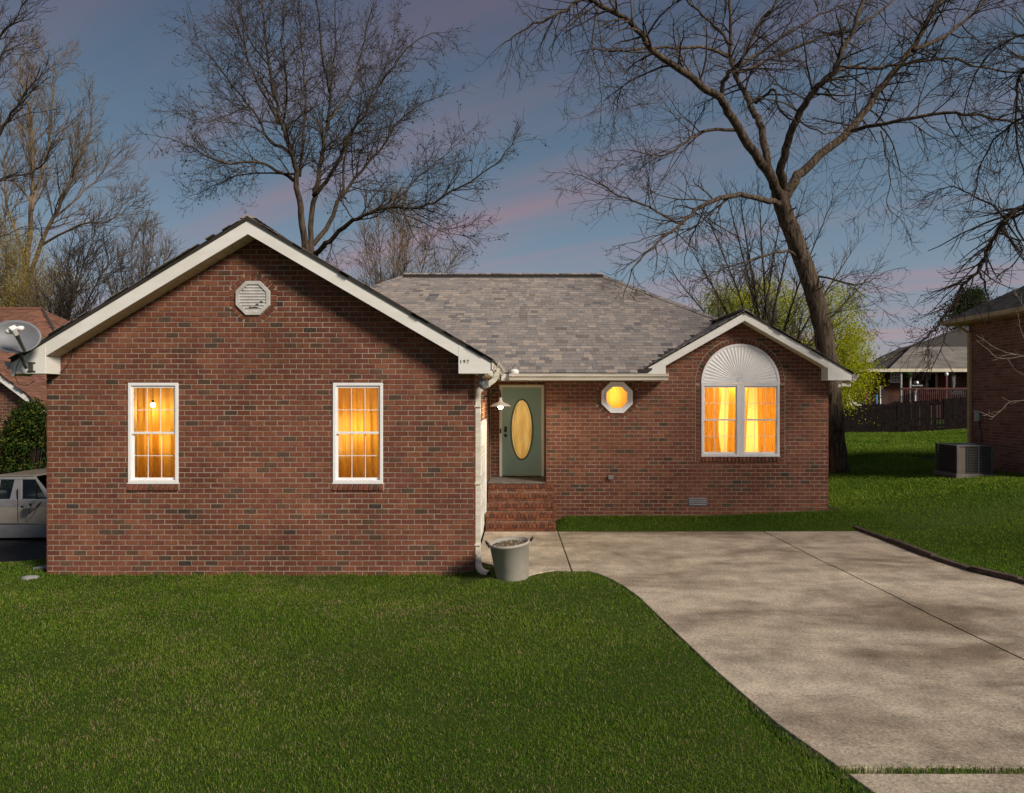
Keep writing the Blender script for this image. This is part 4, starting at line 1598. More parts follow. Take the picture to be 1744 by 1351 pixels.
# ------------------------------------------------------------------ brick steps
steps = empty('brick_steps', (-0.08, 13.6, 0), 'flight of red brick steps climbing to the green front door', 'steps')
SX0, SX1 = GXR + 0.014, 0.612
rise = 0.80 / 5
SR = brick_variants('brick', M['brick_step'], 0.062, 0.090, 10)
SS = brick_variants('brick', M['brick_step'], 0.193, 0.060, 10)
for i in range(5):
    yf = 13.22 + i * 0.235
    z0_, z1_ = i * rise, (i + 1) * rise
    MB().box((SX0 + 0.006, yf + 0.026, -0.1 if i == 0 else z0_ - 0.12), (SX1 - 0.006, YB - 0.004 - 0.0004 * i, z1_ - 0.008)).build('step_core', M['mortar'], steps)
    nR = 18
    for j in range(nR):
        x = SX0 + (j + 0.5) * (SX1 - SX0) / nR
        put('brick', random.choice(SR), steps, Vector((x, yf + random.gauss(0, 0.0015), z1_ - 0.047)), Matrix.Scale(1.07, 4, (1, 0, 0)))
    nS = 7
    for j in range(nS):
        x = SX0 + (j + 0.5) * (SX1 - SX0) / nS
        put('brick', random.choice(SS), steps, Vector((x, yf + 0.010 + random.gauss(0, 0.0015), z1_ - 0.127)), Matrix.Scale(0.97, 4, (1, 0, 0)))
    # tread bricks lie flat: their long side runs into the step
    tm = Bricks()
    for j in range(nR):
        x = SX0 + (j + 0.5) * (SX1 - SX0) / nR
        hw = (SX1 - SX0) / nR / 2 - 0.005
        tm.brick([(x - hw, yf), (x + hw, yf), (x + hw, yf + 0.19), (x - hw, yf + 0.19)], (Vector((0, 0, z1_)), Vector((1, 0, 0)), Vector((0, 1, 0)), ZU), off=-0.0015)
    tm.build('tread_bricks', M['brick_step'], steps)
    em = Bricks()
    for (a_, b_) in ((z1_ - 0.092, z1_ - 0.004), (z1_ - 0.157, z1_ - 0.1)):
        y_ = yf
        while y_ < YB - 0.05:
            em.brick([(y_ + 0.005, a_), (min(y_ + 0.19, YB - 0.006), a_), (min(y_ + 0.19, YB - 0.006), b_), (y_ + 0.005, b_)], (Vector((SX1, 0, 0)), Vector((0, 1, 0)), ZU, Vector((1, 0, 0))))
            y_ += 0.2
    em.build('end_bricks', M['brick_step'], steps)

# ------------------------------------------------------------------ fixtures on the house
bl = empty('barn_light', (-0.77, 13.0, 2.65), 'lit gooseneck barn lamp with domed shade beside the green door', 'lamp')
lx, ly, lz = -0.455, 13.0, 2.44
MB().lathe([(0.0, 0.012), (0.055, 0.012), (0.06, 0.0), (0.06, -0.002)], (GXR + 0.004, ly, 2.62), 16, 'X').build('wall_plate', M['bronze'], bl)
arm = [(GXR + 0.01, ly, 2.62)]
for i in range(5):
    arm.append((GXR + 0.05 + i * 0.035, ly, 2.62 + 0.012 * i * i * 0.45))
for i in range(9):
    a = math.pi * (1 - i / 8 * 1.0)
    arm.append((lx - 0.055 + 0.055 * math.cos(a) * -1 * -1 + 0.0, ly, 2.685 + 0.055 * math.sin(a)))
arm.append((lx, ly, 2.60))
arm = [(GXR + 0.01, ly, 2.62), (GXR + 0.08, ly, 2.625), (GXR + 0.14, ly, 2.655), (lx - 0.10, ly, 2.72), (lx - 0.06, ly, 2.758), (lx - 0.02, ly, 2.752), (lx - 0.002, ly, 2.72), (lx, ly, 2.66), (lx, ly, 2.575)]
MB().tube(arm, 0.016, 8).build('gooseneck', M['bronze'], bl, smooth=True)
MB().lathe([(0.012, 0.16), (0.03, 0.15), (0.034, 0.10), (0.045, 0.085), (0.05, 0.07), (0.09, 0.055), (0.15, 0.030), (0.185, 0.005), (0.198, -0.008), (0.192, -0.010), (0.178, 0.0), (0.14, 0.02), (0.08, 0.042), (0.03, 0.05)], (lx, ly, lz), 28).build('lamp_shade', M['enamel'], bl, smooth=True)
MB().lathe([(0.0, 0.05), (0.025, 0.04), (0.042, 0.015), (0.045, -0.005), (0.03, -0.028), (0.0, -0.036)], (lx, ly, lz - 0.028), 14).build('bulb', M['bulb_cool'], bl, smooth=True)
lamp((lx, ly, lz - 0.085), 17.0, 0.05, (1.0, 0.78, 0.42), bl)

fl = empty('security_light', (-0.62, 10.75, 2.95), 'glass bowled security light under the eave beside the downspout', 'lamp')
MB().lathe([(0.0, 0.0), (0.05, 0.0), (0.05, -0.03), (0.015, -0.04), (0.012, -0.09)], (-0.655, 10.42, 2.956), 14).build('mount', M['galv'], fl, smooth=True)
fm = MB()
fm.lathe([(0.03, 0.0), (0.055, 0.02), (0.075, 0.07), (0.085, 0.13), (0.08, 0.135), (0.05, 0.125), (0.0, 0.12)], (0, 0, 0), 18, 'X')
o = fm.build('reflector', M['galv'], None, smooth=True)
o.rotation_euler = (0, R(18), R(-25))
o.location = (-0.70, 10.42, 2.83)
attach(o, fl)
o = MB().lathe([(0.0, 0.0), (0.04, 0.005), (0.07, 0.02), (0.078, 0.035)], (0, 0, 0), 18, 'X').build('lens', M['glass'], None, smooth=True)
o.rotation_euler = (0, R(18), R(155))
o.location = (-0.56, 10.38, 2.80)
attach(o, fl)
for (x_, n_) in ((-0.62, 'sensor'),):
    MB().box((x_ - 0.02, 10.39, 2.80), (x_ + 0.025, 10.45, 2.86)).build(n_, M['galv'], fl, bevel=0.006)
f2 = empty('eave_floodlight', (6.55, 13.95, 2.9), 'small white floodlight fixed under the right gable eave beside the trunk', 'lamp')
MB().box((6.40, 13.95, 2.90), (6.50, 14.05, 2.943)).build('mount', M['vinyl'], f2, bevel=0.006)
MB().box((6.46, 13.92, 2.82), (6.66, 14.02, 2.895)).build('lamp_head', M['gutter'], f2, bevel=0.012)
MB().box((6.40, 13.93, 2.80), (6.455, 14.00, 2.88)).build('lamp_head', M['gutter'], f2, bevel=0.012)

# satellite dish on the left eave box
dish = empty('satellite_dish', (-7.55, 10.1, 3.0), 'grey satellite dish on a bent mast at the left eave', 'satellite dish')
dc = at(26, 573, 9.85)
dn = Vector((0.42, -0.86, 0.28)).normalized()
dsid = dn.cross(ZU).normalized()
dup = dsid.cross(dn).normalized()
dm = MB()
vs_, fs = [], []
NR, NA = 8, 36
for side in (0, 1):
    for i in range(NR + 1):
        r_ = i / NR
        for k_ in range(NA):
            a = 2 * math.pi * k_ / NA
            vs_.append(dc + dsid * (0.315 * r_ * math.cos(a)) + dup * (0.255 * r_ * math.sin(a)) + dn * (0.075 * r_ * r_ - 0.075 - 0.012 * side))
NV = (NR + 1) * NA
for side in (0, 1):
    for i in range(NR):
        for k_ in range(NA):
            j = (k_ + 1) % NA
            q = [side * NV + i * NA + k_, side * NV + i * NA + j, side * NV + (i + 1) * NA + j, side * NV + (i + 1) * NA + k_]
            fs.append(q if side == 0 else q[::-1])
for k_ in range(NA):
    j = (k_ + 1) % NA
    fs.append([NR * NA + k_, NR * NA + j, NV + NR * NA + j, NV + NR * NA + k_])
M['dish'] = simple('dish_grey', (0.15, 0.16, 0.18), 0.5, 0.1, var=0.1)
M['dish_dark'] = simple('dish_arm', (0.075, 0.078, 0.075), 0.5, 0.3)
dm.add(vs_, fs).build('reflector', M['dish'], dish, smooth=True)
foot = at(45, 628, 10.10)
mast_top = dc - dn * 0.10 + dup * -0.10
MB().tube([foot, at(38, 612, 10.05), at(33, 600, 10.0), at(30, 592, 10.0), mast_top], 0.022, 10).build('mast', M['dish_dark'], dish, smooth=True)
MB().box((foot.x - 0.055, YGF - 0.014, foot.z - 0.05), (foot.x + 0.065, YGF - 0.0045, foot.z - 0.025)).build('foot_plate', M['dish_dark'], dish)
MB().box((foot.x - 0.02, YGF - 0.03, foot.z - 0.04), (foot.x + 0.035, YGF - 0.0045, foot.z + 0.10)).build('foot_plate', M['dish_dark'], dish, bevel=0.004)
MB().box((foot.x - 0.045, YGF - 0.014, foot.z + 0.08), (foot.x + 0.065, YGF - 0.0045, foot.z + 0.10)).build('foot_plate', M['dish_dark'], dish)
ta = at(42, 598, 9.80)
lnb = at(24, 562, 9.52)
MB().tube([ta, ta.lerp(lnb, 0.5), lnb.lerp(ta, 0.12)], [0.020, 0.024, 0.034], 6).build('feed_arm', M['dish_dark'], dish)
lm = MB()
c_ = lnb
ax = (ta - lnb).normalized()
lm.tube([c_ - ax * 0.05, c_ + ax * 0.09], [0.062, 0.045], 4)
lm.build('receiver', M['enamel'] if False else M['vinyl'], dish, bevel=0.012)
for s in (-1, 1):
    q = c_ + Vector((0.075 * s, 0.02, 0.022 * s))
    MB().lathe([(0.0, -0.05), (0.03, -0.045), (0.036, -0.01), (0.034, 0.035), (0.0, 0.045)], q, 14, 'X').build('feed_horn', M['vinyl'], dish, smooth=True)
cab = [at(35, 612, 10.05), at(28, 625, 10.12), at(26, 642, 10.2), at(31, 654, 10.3), at(42, 658, 10.4), at(53, 653, 10.45), at(60, 648, 10.6)]
MB().tube(cab, 0.0045, 6).build('cable', M['rubber'], dish)
cab = [at(133, 583, 10.50), at(126, 592, 10.5), at(122, 607, 10.51), at(115, 622, 10.51), at(105, 633, 10.51), at(97, 638, 10.5)]
MB().tube(cab, 0.0045, 6).build('cable', M['rubber'], dish)

# ------------------------------------------------------------------ plant tub and stones
tub = empty('plant_tub', (-0.17, 9.92, -0.02), 'grey plastic tub with rope handles and dry stems beside the downspout', 'tub')
tc_ = Vector((-0.17, 9.95, -0.035))
tm_ = MB()
tm_.lathe([(0.0, 0.0), (0.232, 0.0), (0.238, 0.012), (0.285, 0.50), (0.298, 0.505), (0.302, 0.53), (0.292, 0.545), (0.276, 0.54), (0.268, 0.49), (0.0, 0.485)], (0, 0, 0), 40)
o = tm_.build('tub_body', M['plastic_tub'], None, smooth=True)
o.rotation_euler = (R(2.0), R(-5.5), 0)
o.location = tc_
attach(o, tub)
tm_ = MB()
for i in range(420):
    a, r_ = random.uniform(0, 6.28), 0.255 * math.sqrt(random.random())
    p = Vector((r_ * math.cos(a), r_ * math.sin(a), 0.485))
    d = Vector((random.gauss(0, 1), random.gauss(0, 1), random.uniform(0.1, 0.6))).normalized()
    l_ = random.uniform(0.02, 0.06)
    tm_.tube([p, p + d * l_ * 0.5, p + d * l_], 0.003, 3)
o = tm_.build('dry_stems', M['straw'], None, kind='stuff')
o.rotation_euler = (R(2.0), R(-5.5), 0)
o.location = tc_
attach(o, tub)
o = MB().lathe([(0.0, 0.51), (0.1, 0.505), (0.2, 0.50), (0.268, 0.495), (0.268, 0.47)], (0, 0, 0), 24).build('soil', M['soil'], None, smooth=True)
o.rotation_euler = (R(2.0), R(-5.5), 0)
o.location = tc_
attach(o, tub)
for s, dz in ((-1, -0.03), (1, 0.03)):
    c_ = tc_ + Vector((s * 0.30 - 0.05, 0, 0.522 + dz))
    MB().tube([c_ + Vector((0, -0.05, -0.012)), c_ + Vector((s * 0.03, -0.045, 0.02)), c_ + Vector((s * 0.04, -0.015, 0.045)), c_ + Vector((s * 0.04, 0.015, 0.045)), c_ + Vector((s * 0.03, 0.045, 0.02)), c_ + Vector((0, 0.05, -0.012))], 0.011, 8).build('handle', M['black_metal'], tub, smooth=True)
    MB().box(tuple(c_ + Vector((-0.008, -0.06, -0.04))), tuple(c_ + Vector((0.012, 0.06, 0.0)))).build('handle_lug', M['plastic_tub'], tub, bevel=0.004)
def rock(loc, size, label, seed=0):
    rs = random.Random(seed)
    bm = bmesh.new()
    bmesh.ops.create_icosphere(bm, subdivisions=3, radius=1)
    ph = [rs.uniform(0, 6) for _ in range(6)]
    for v in bm.verts:
        f = 1 + 0.16 * math.sin(v.co.x * 3 + ph[0]) * math.sin(v.co.y * 2.6 + ph[1]) + 0.08 * math.sin(v.co.z * 6 + ph[2] + v.co.x * 5)
        v.co = Vector((v.co.x * size[0], v.co.y * size[1], v.co.z * size[2])) * f + Vector(loc)
    me = bpy.data.meshes.new('stone')
    bm.to_mesh(me)
    bm.free()
    me.materials.append(M['stone'])
    o = bpy.data.objects.new('stone', me)
    COL.objects.link(o)
    return tag(o, label, 'stone')


rock((-0.60, 9.90, -0.10), (0.055, 0.05, 0.045), 'small pale stone in the grass below the spout mouth', 1)
rock((-7.50, 10.36, -0.16), (0.13, 0.10, 0.06), 'rough grey stone at the foot of the left wall corner', 2)
mb = MB()
mb.extrude([(-7.85, 10.9, -0.18), (-7.42, 10.9, -0.14), (-7.42, 11.25, -0.14), (-7.85, 11.3, -0.2)], (0, 0, 0.06))
tag(mb.build('splash_block', M['stone'], bevel=0.01), 'flat grey splash block lying against the left side wall', 'splash block')

# ------------------------------------------------------------------ driveway edging
edg = empty('landscape_edging', (6.6, 11, 0), 'dark timber edging along the right side of the driveway', 'edging')
ep = [(6.545, 13.62), (6.60, 12.3), (6.61, 11.0), (6.70, 10.25), (6.98, 9.60), (7.12, 8.2), (7.2, 6.6)]
for i in range(len(ep) - 1):
    a, b = Vector((*ep[i], 0)), Vector((*ep[i + 1], 0))
    d = (b - a).normalized()
    s = Vector((-d.y, d.x, 0)) * -0.055
    a += d * 0.008
    b -= d * 0.008
    zt = 0.055 + 0.02 * (i % 2)
    MB().extrude([a + s + ZU * -0.08, a - s + ZU * -0.08, b - s + ZU * -0.08, b + s + ZU * -0.08], (0, 0, 0.08 + zt)).build('timber', M['timber'], edg, bevel=0.012)
mb = MB()
mb.tube([at(1412, 866, 14.1) + Vector((0, 0, 0.02)), at(1424, 867, 13.95), at(1433, 870, 13.8)], [0.012, 0.016, 0.01], 6)
tag(mb.build('stick', M['twig_tan']), 'pale stick lying on the grass at the right wall corner', 'stick')

# ------------------------------------------------------------------ right neighbour
NX, NY0, NY1 = 12.2, 15.6, 18.75
nb = empty('neighbor_house', (16, 15, 0.6), 'brown brick house with dark hip roof at the right edge', 'house')
frP = frame_x(NX, -1)
NZ0, NZ1 = 0.2, 4.62
wall_backing('wall', frP, NY0, NY1, NZ0, NZ1, [], nb)
NB_ = Bricks()
for po, fl in bond(NY0, NY1, NZ0, NZ1):
    NB_.brick(po, frP)
frQ = frame_y(NY0)
wall_backing('wall', frQ, NX + 0.12, 22, NZ0, NZ1, [], nb)
for po, fl in bond(NX, 22, NZ0, NZ1, phase=1):
    NB_.brick(po, frQ)
M['brick_tan'] = brick_material('brick_tan', [(0.0, (0.34, 0.16, 0.105)), (0.6, (0.28, 0.125, 0.085)), (1.0, (0.19, 0.095, 0.07))])
NB_.build('brickwork', M['brick_tan'], nb)
frT = (Vector((0, NY1, 0)), Vector((-1, 0, 0)), ZU, Vector((0, 1, 0)))
wall_backing('wall', frT, -22, -NX - 0.12, NZ0, NZ1, [], nb, mat='brick_brown')
EN = 0.42
ex0, ex1, ey0, ey1, ez = NX - EN, 23, NY0 - EN, NY1 + EN, 4.74
ym = (ey0 + ey1) / 2
hz = ez + 0.60 * (ey1 - ey0) / 2
hx = ex0 + (ey1 - ey0) / 2
dk = MB()
for pts in ([(ex0, ey0, ez), (ex1, ey0, ez), (ex1, ym, hz), (hx, ym, hz)], [(ex0, ey1, ez), (ex0, ey0, ez), (hx, ym, hz)], [(ex1, ey1, ez), (ex0, ey1, ez), (hx, ym, hz), (ex1, ym, hz)]):
    dk.extrude([Vector(p) for p in pts], T)
nroof = dk.build('roof', M['roof_felt'], nb)
s2 = Shingles()
S_ = Vector((hx - ex0, 0, hz - ez))
L2 = S_.length
S_.normalize()
s2.fill(Vector((ex0, 0, ez)), Vector((0, 1, 0)), S_, lambda s: ey0 + (ym - ey0) * s / L2, lambda s: ey1 + (ym - ey1) * s / L2, L2)
S_ = Vector((0, ym - ey0, hz - ez)).normalized()
s2.fill(Vector((0, ey0, ez)), Vector((1, 0, 0)), S_, lambda s: ex0 + (hx - ex0) * s / L2, lambda s: 22, L2)
build_shingles(s2.items, M['shingle_dark'], nroof, 0)
MB().box((ex0 + 0.012, ey0 + 0.012, NZ1 - 0.02), (22, ey1 - 0.012, NZ1 + 0.004)).build('soffit', M['trim_tan'], nb)
MB().box((ex0, ey0, NZ1 + 0.005), (ex0 + 0.02, ey1, ez - 0.04)).build('fascia', M['trim_tan'], nb)
MB().box((ex0 - 0.115, ey0, ez - 0.12), (ex0 - 0.002, ey1 + 0.05, ez - 0.012)).build('gutter', M['trim_tan'], nb, bevel=0.01)
dsp = MB()
dsp.box((NX - 0.075, NY1 - 0.14, 0.3), (NX - 0.006, NY1 - 0.05, 4.35))
dsp.extrude([(NX - 0.075, NY1 - 0.14, 4.35), (NX - 0.006, NY1 - 0.14, 4.35), (ex0 - 0.02, NY1 - 0.14, 4.62), (ex0 - 0.09, NY1 - 0.14, 4.62)], (0, 0.09, 0))
dsp.build('downspout', M['trim_tan'], nb)

box_y = NX * F / (1669 - CX)
bz = lambda py, Y: CAMZ - (py - CY) * Y / F
dbx = empty('disconnect_box', (NX, box_y, 1.9), 'grey electrical disconnect box with conduit on the brown brick wall', 'electrical box')
zt, zb = bz(700, box_y), bz(718, box_y)
MB().box((NX - 0.10, box_y - 0.10, zb), (NX - 0.004, box_y + 0.10, zt)).build('box_body', M['galv'], dbx, bevel=0.01)
MB().box((NX - 0.112, box_y - 0.11, zt - 0.05), (NX - 0.003, box_y + 0.11, zt + 0.01)).build('cover', M['galv'], dbx, bevel=0.006)
MB().tube([(NX - 0.05, box_y, zb + 0.01), (NX - 0.05, box_y, zb - 0.15), (NX - 0.04, box_y - 0.06, zb - 0.25), (NX - 0.04, box_y - 0.06, zb - 0.4), (NX - 0.04, box_y - 0.02, 0.75)], 0.022, 8).build('conduit', M['grey_metal'], dbx, smooth=True)

# air conditioner
acY = 16.75
acx0, acx1 = (1604 - CX) * acY / F, (1680 - CX) * acY / F
acg = float(ground_z(11.3, acY))
ac = empty('air_conditioner', ((acx0 + acx1) / 2, acY + 0.4, acg), 'dark grey louvered air conditioner unit on the lawn by the brown wall', 'air conditioner')
aw = 0.84
ax0, ax1, ay0, ay1 = 10.62, 11.46, acY, acY + aw
az0 = acg + 0.06
az1 = az0 + 0.66
MB().box((ax0 - 0.06, ay0 - 0.06, acg - 0.05), (ax1 + 0.06, ay1 + 0.06, az0)).build('pad', M['landing'], ac, bevel=0.01)
MB().box((ax0 + 0.03, ay0 + 0.03, az0), (ax1 - 0.03, ay1 - 0.03, az1 - 0.01)).build('coil', M['dark'], ac)
M['ac'] = simple('ac_paint', (0.10, 0.094, 0.096), 0.5, 0.1)
M['ac_tan'] = simple('ac_panel', (0.14, 0.112, 0.098), 0.5, 0.1)
for (x, y) in ((ax0, ay0), (ax1, ay0), (ax0, ay1), (ax1, ay1)):
    MB().box((x - 0.025, y - 0.025, az0), (x + 0.025, y + 0.025, az1)).build('corner_post', M['ac'], ac, bevel=0.008)
MB().box((ax0 + 0.026, ay0 - 0.006, az0), (ax0 + 0.20, ay0 + 0.02, az1)).build('service_panel', M['ac_tan'], ac, bevel=0.006)
lv = MB()
for i in range(16):
    z_ = az0 + 0.02 + i * 0.040
    lv.box((ax0 - 0.010, ay0 + 0.03, z_), (ax0 + 0.02, ay1 - 0.03, z_ + 0.014))
    lv.box((ax1 - 0.02, ay0 + 0.03, z_), (ax1 + 0.010, ay1 - 0.03, z_ + 0.014))
    lv.box((ax0 + 0.21, ay0 - 0.008, z_), (ax1 - 0.03, ay0 + 0.02, z_ + 0.014))
lv.build('louvers', M['ac'], ac, kind='stuff')
lv = MB()
for i in range(14):
    x = ax0 + 0.24 + i * 0.042
    lv.box((x, ay0 - 0.012, az0), (x + 0.008, ay0 - 0.0085, az1))
lv.build('guard_wires', M['ac'], ac, kind='stuff')
MB().box(((ax0 + ax1) / 2 + 0.08, ay0 - 0.014, az0), ((ax0 + ax1) / 2 + 0.12, ay0 + 0.01, az1)).build('corner_post', M['ac'], ac)
tp = MB()
tp.ring([(ax0 - 0.03, ay0 - 0.03, az1), (ax1 + 0.03, ay0 - 0.03, az1), (ax1 + 0.03, ay1 + 0.03, az1), (ax0 - 0.03, ay1 + 0.03, az1)],
        [(ax0 + 0.1, ay0 + 0.1, az1), (ax1 - 0.1, ay0 + 0.1, az1), (ax1 - 0.1, ay1 - 0.1, az1), (ax0 + 0.1, ay1 - 0.1, az1)], (0, 0, 0.035))
tp.build('top_cover', M['ac'], ac, bevel=0.01)
gr = MB()
for i in range(8):
    r_ = 0.05 + i * 0.04
    gr.tube([((ax0 + ax1) / 2 + r_ * math.cos(a * math.pi / 12), (ay0 + ay1) / 2 + r_ * math.sin(a * math.pi / 12), az1 + 0.04) for a in range(25)], 0.005, 4, False)
gr.build('fan_guard', M['galv'], ac)

# ------------------------------------------------------------------ fence
fence = empty('wooden_fence', (12, 34, 0.6), 'dark stained wooden board fence between the lawn and the far house', 'fence')
FY = 34.0
xa, xb = (1425 - CX) * FY / F, 24.0


def fence_line(x):
    px = CX + x * F / FY
    top = np.interp(px, [1425, 1500, 1560, 1645, 1740], [693, 689, 684, 677, 671])
    bot = np.interp(px, [1425, 1500, 1560, 1645, 1740], [749, 745, 740, 735, 730])
    return CAMZ - (bot - CY) * FY / F, CAMZ - (top - CY) * FY / F


x = 13.0
FB = []
while x < xb:
    w = 0.138
    gap = 0.008
    z0_, z1_ = fence_line(x)
    px = CX + x * F / FY
    if 1558 < px < 1612 and random.random() < 0.45:
        w -= random.uniform(0.02, 0.06)
    mb = MB()
    y_ = FY + random.gauss(0, 0.008)
    j = random.gauss(0, 0.015)
    mb.extrude([(x, y_, z0_ - 0.3), (x + w, y_, z0_ - 0.3), (x + w, y_, z1_ + j), (x + w - 0.02, y_, z1_ + j + 0.02), (x + 0.02, y_, z1_ + j + 0.02), (x, y_, z1_ + j)], (0, 0.018, 0))
    mb.build('board', M['fence'], fence)
    x += 0.138 + gap
for t in (0.2, 0.85):
    mb = MB()
    for i in range(10):
        u0_, u1_ = 13 + (xb - 13) * i / 10, 13 + (xb - 13) * (i + 1) / 10
        a0_, a1_ = fence_line(u0_), fence_line(u1_)
        p0, p1 = a0_[0] + (a0_[1] - a0_[0]) * t, a1_[0] + (a1_[1] - a1_[0]) * t
        mb.extrude([(u0_, FY + 0.035, p0), (u1_, FY + 0.035, p1), (u1_, FY + 0.035, p1 + 0.09), (u0_, FY + 0.035, p0 + 0.09)], (0, 0.04, 0))
    mb.build('rail', M['fence'], fence)

# ------------------------------------------------------------------ far house behind the fence
FH = 44.0
fh = empty('far_house', at(1560, 700, FH), 'far brown brick house with covered red railed porch behind the fence', 'house')
P = lambda px, py, Y=FH: at(px, py, Y)


def slab_px(name, pts, Y, depth, mat, parent=None, bevel=0):
    mb = MB()
    mb.extrude([at(px, py, Y) for px, py in pts], (0, depth, 0))
    return mb.build(name, M[mat], parent or fh, bevel=bevel)


slab_px('wall', [(1472, 628), (1532, 628), (1532, 760), (1472, 760)], FH, 8, 'brick_brown')
slab_px('wall', [(1532.2, 612), (1800, 612), (1800, 760), (1532.2, 760)], FH + 2.2, 6, 'brick_brown')
r_ = MB()
r_.add([P(1462, 629, FH - 0.6), P(1560, 629, FH - 0.6), P(1548, 600, FH + 4), P(1536, 593, FH + 4.5)], [(0, 1, 2, 3)])
r_.add([P(1464, 627, FH - 0.5), P(1560, 627, FH - 0.5), P(1560, 590, FH + 5), P(1536, 593, FH + 5)], [(0, 1, 2, 3)])
slab_r = MB()
for pts in ([(1462, 629, 43.4), (1552, 629, 43.4), (1556, 590, 49), (1536, 592, 49)],
            [(1462, 629, 43.4), (1536, 592, 49), (1500, 607, 54)],
            [(1545, 592, 47.5), (1800, 592, 47.5), (1800, 500, 54), (1640, 556, 54)],
            [(1545, 592, 47.5), (1640, 556, 54), (1600, 575, 58)]):
    slab_r.extrude([P(*p) for p in pts], (0, 0, -0.12))
slab_r.build('roof', M['shingle_dark'], fh)
pr_ = MB()
pr_.extrude([P(1516, 626, 42.6), P(1800, 626, 42.6), P(1800, 590, 47.4), P(1552, 591, 47.4)], (0, 0, -0.10))
M['porch_grey'] = simple('porch_grey', (0.30, 0.29, 0.28), 0.6)
M['porch_roof'] = simple('porch_roofing', (0.17, 0.155, 0.14), 0.8, var=0.3, scale=1.2)
pr_.build('porch_roof', M['porch_roof'], fh)
slab_px('fascia', [(1460, 629), (1518, 628), (1800, 628), (1800, 633.5), (1460, 633.5)], 42.55, 0.12, 'cream')
wv = MB()
a, b = P(1517, 631, 43.9), P(1534, 652, 43.9)
wv.ring([(a.x, 43.9, b.z), (b.x, 43.9, b.z), (b.x, 43.9, a.z), (a.x, 43.9, a.z)], [(a.x + 0.07, 43.9, b.z + 0.07), (b.x - 0.07, 43.9, b.z + 0.07), (b.x - 0.07, 43.9, a.z - 0.07), (a.x + 0.07, 43.9, a.z - 0.07)], (0, 0.09, 0))
fwin = wv.build('window', M['vinyl'], fh)
MB().add([(a.x + 0.05, 43.96, b.z + 0.05), (b.x - 0.05, 43.96, b.z + 0.05), (b.x - 0.05, 43.96, a.z - 0.05), (a.x + 0.05, 43.96, a.z - 0.05)], [(0, 1, 2, 3)]).build('pane', M['car_glass'], fwin)
for i in range(1, 3):
    x_ = a.x + (b.x - a.x) * i / 3
    MB().box((x_ - 0.018, 43.925, b.z + 0.07), (x_ + 0.018, 43.95, a.z - 0.07)).build('muntin', M['vinyl'], fwin)
for t, h_ in ((0.25, 0.018), (0.5, 0.04), (0.75, 0.018)):
    z_ = b.z + (a.z - b.z) * t
    MB().box((a.x + 0.07, 43.92, z_ - h_), (b.x - 0.07, 43.945, z_ + h_)).build('muntin', M['vinyl'], fwin)
slab_px('door', [(1577, 634), (1597, 634), (1597, 672), (1577, 672)], 46.1, 0.08, 'cream')
slab_px('door_glass', [(1582, 637), (1593, 637), (1593, 668), (1582, 668)], 46.06, 0.03, 'dark')
for px in (1535.5, 1551):
    slab_px('porch_post', [(px - 1.3, 633.6), (px + 1.3, 633.6), (px + 1.3, 715), (px - 1.3, 715)], 42.7, 0.12, 'porch_grey')
slab_px('porch_post', [(1611, 633.6), (1614.5, 633.6), (1614.5, 715), (1611, 715)], 42.7, 0.12, 'red_paint')
slab_px('deck', [(1536, 684), (1800, 684), (1800, 712), (1536, 712)], 42.9, 3.2, 'red_paint')
slab_px('hand_rail', [(1536, 660.5), (1800, 660.5), (1800, 663.5), (1536, 663.5)], 42.66, 0.12, 'red_paint')
px = 1538
while px < 1720:
    slab_px('baluster', [(px, 663.6), (px + 1.2, 663.6), (px + 1.2, 684), (px, 684)], 42.69, 0.05, 'red_paint')
    px += 3.3
for (px, py, s_) in ((1546, 636, 0.30), (1616, 637, 0.0)):
    if s_:
        hb_ = empty('hanging_basket', P(px, py, 42.8), 'dark round hanging basket under the far porch roof', 'plant')
        c_ = P(px, py + 3, 42.8)
        MB().lathe([(0.0, -0.28), (0.15, -0.24), (0.24, -0.08), (0.25, 0.0), (0.3, 0.05), (0.22, 0.15), (0.0, 0.2)], c_, 14).build('pot', M['needle'], hb_, smooth=True)
        MB().tube([c_ + Vector((0, 0, 0.15)), P(px, 633.5, 42.8)], 0.01, 4).build('hanger', M['black_metal'], hb_)
    else:
        fl_ = empty('porch_lantern', P(px, py, 43.2), 'small white lantern hanging under the far porch roof', 'lamp')
        MB().lathe([(0.0, 0.12), (0.05, 0.1), (0.12, 0.02), (0.09, -0.1), (0.03, -0.14), (0.0, -0.14)], P(1612, 637, 42.62), 10).build('shade', M['vinyl'], fl_, smooth=True)
bag = MB()
bag.lathe([(0.02, 0.62), (0.12, 0.45), (0.17, 0.1), (0.16, -0.35), (0.10, -0.7), (0.02, -0.85)], P(1622, 645, 43.0), 12)
M['bag'] = simple('pale_fabric', (0.13, 0.13, 0.13), 0.9)
tag(bag.build('hanging_umbrella', M['bag'], smooth=True), 'closed pale umbrella hanging on the far porch behind the railing', 'umbrella')
tb = empty('patio_grill', P(1630, 672, 43.4), 'blue covered grill standing on the far porch behind the railing', 'grill')
c0, c1 = P(1617, 684, 43.3), P(1643, 665, 43.3)
MB().box((c0.x, 43.3, c0.z), (c1.x, 44.0, c1.z)).build('cover', simple('blue_cover', (0.015, 0.03, 0.055), 0.7) and bpy.data.materials['blue_cover'], tb, bevel=0.08)
MB().box((c0.x + 0.1, 43.25, c0.z + 0.35), (c1.x - 0.1, 43.299, c0.z + 0.42)).build('strap', M['black_metal'], tb)
vent_ = MB()
vent_.tube([P(1500, 613, 46.3), P(1507, 606, 46.3)], 0.09, 10)
vent_.build('roof_vent', M['grey_metal'], fh)

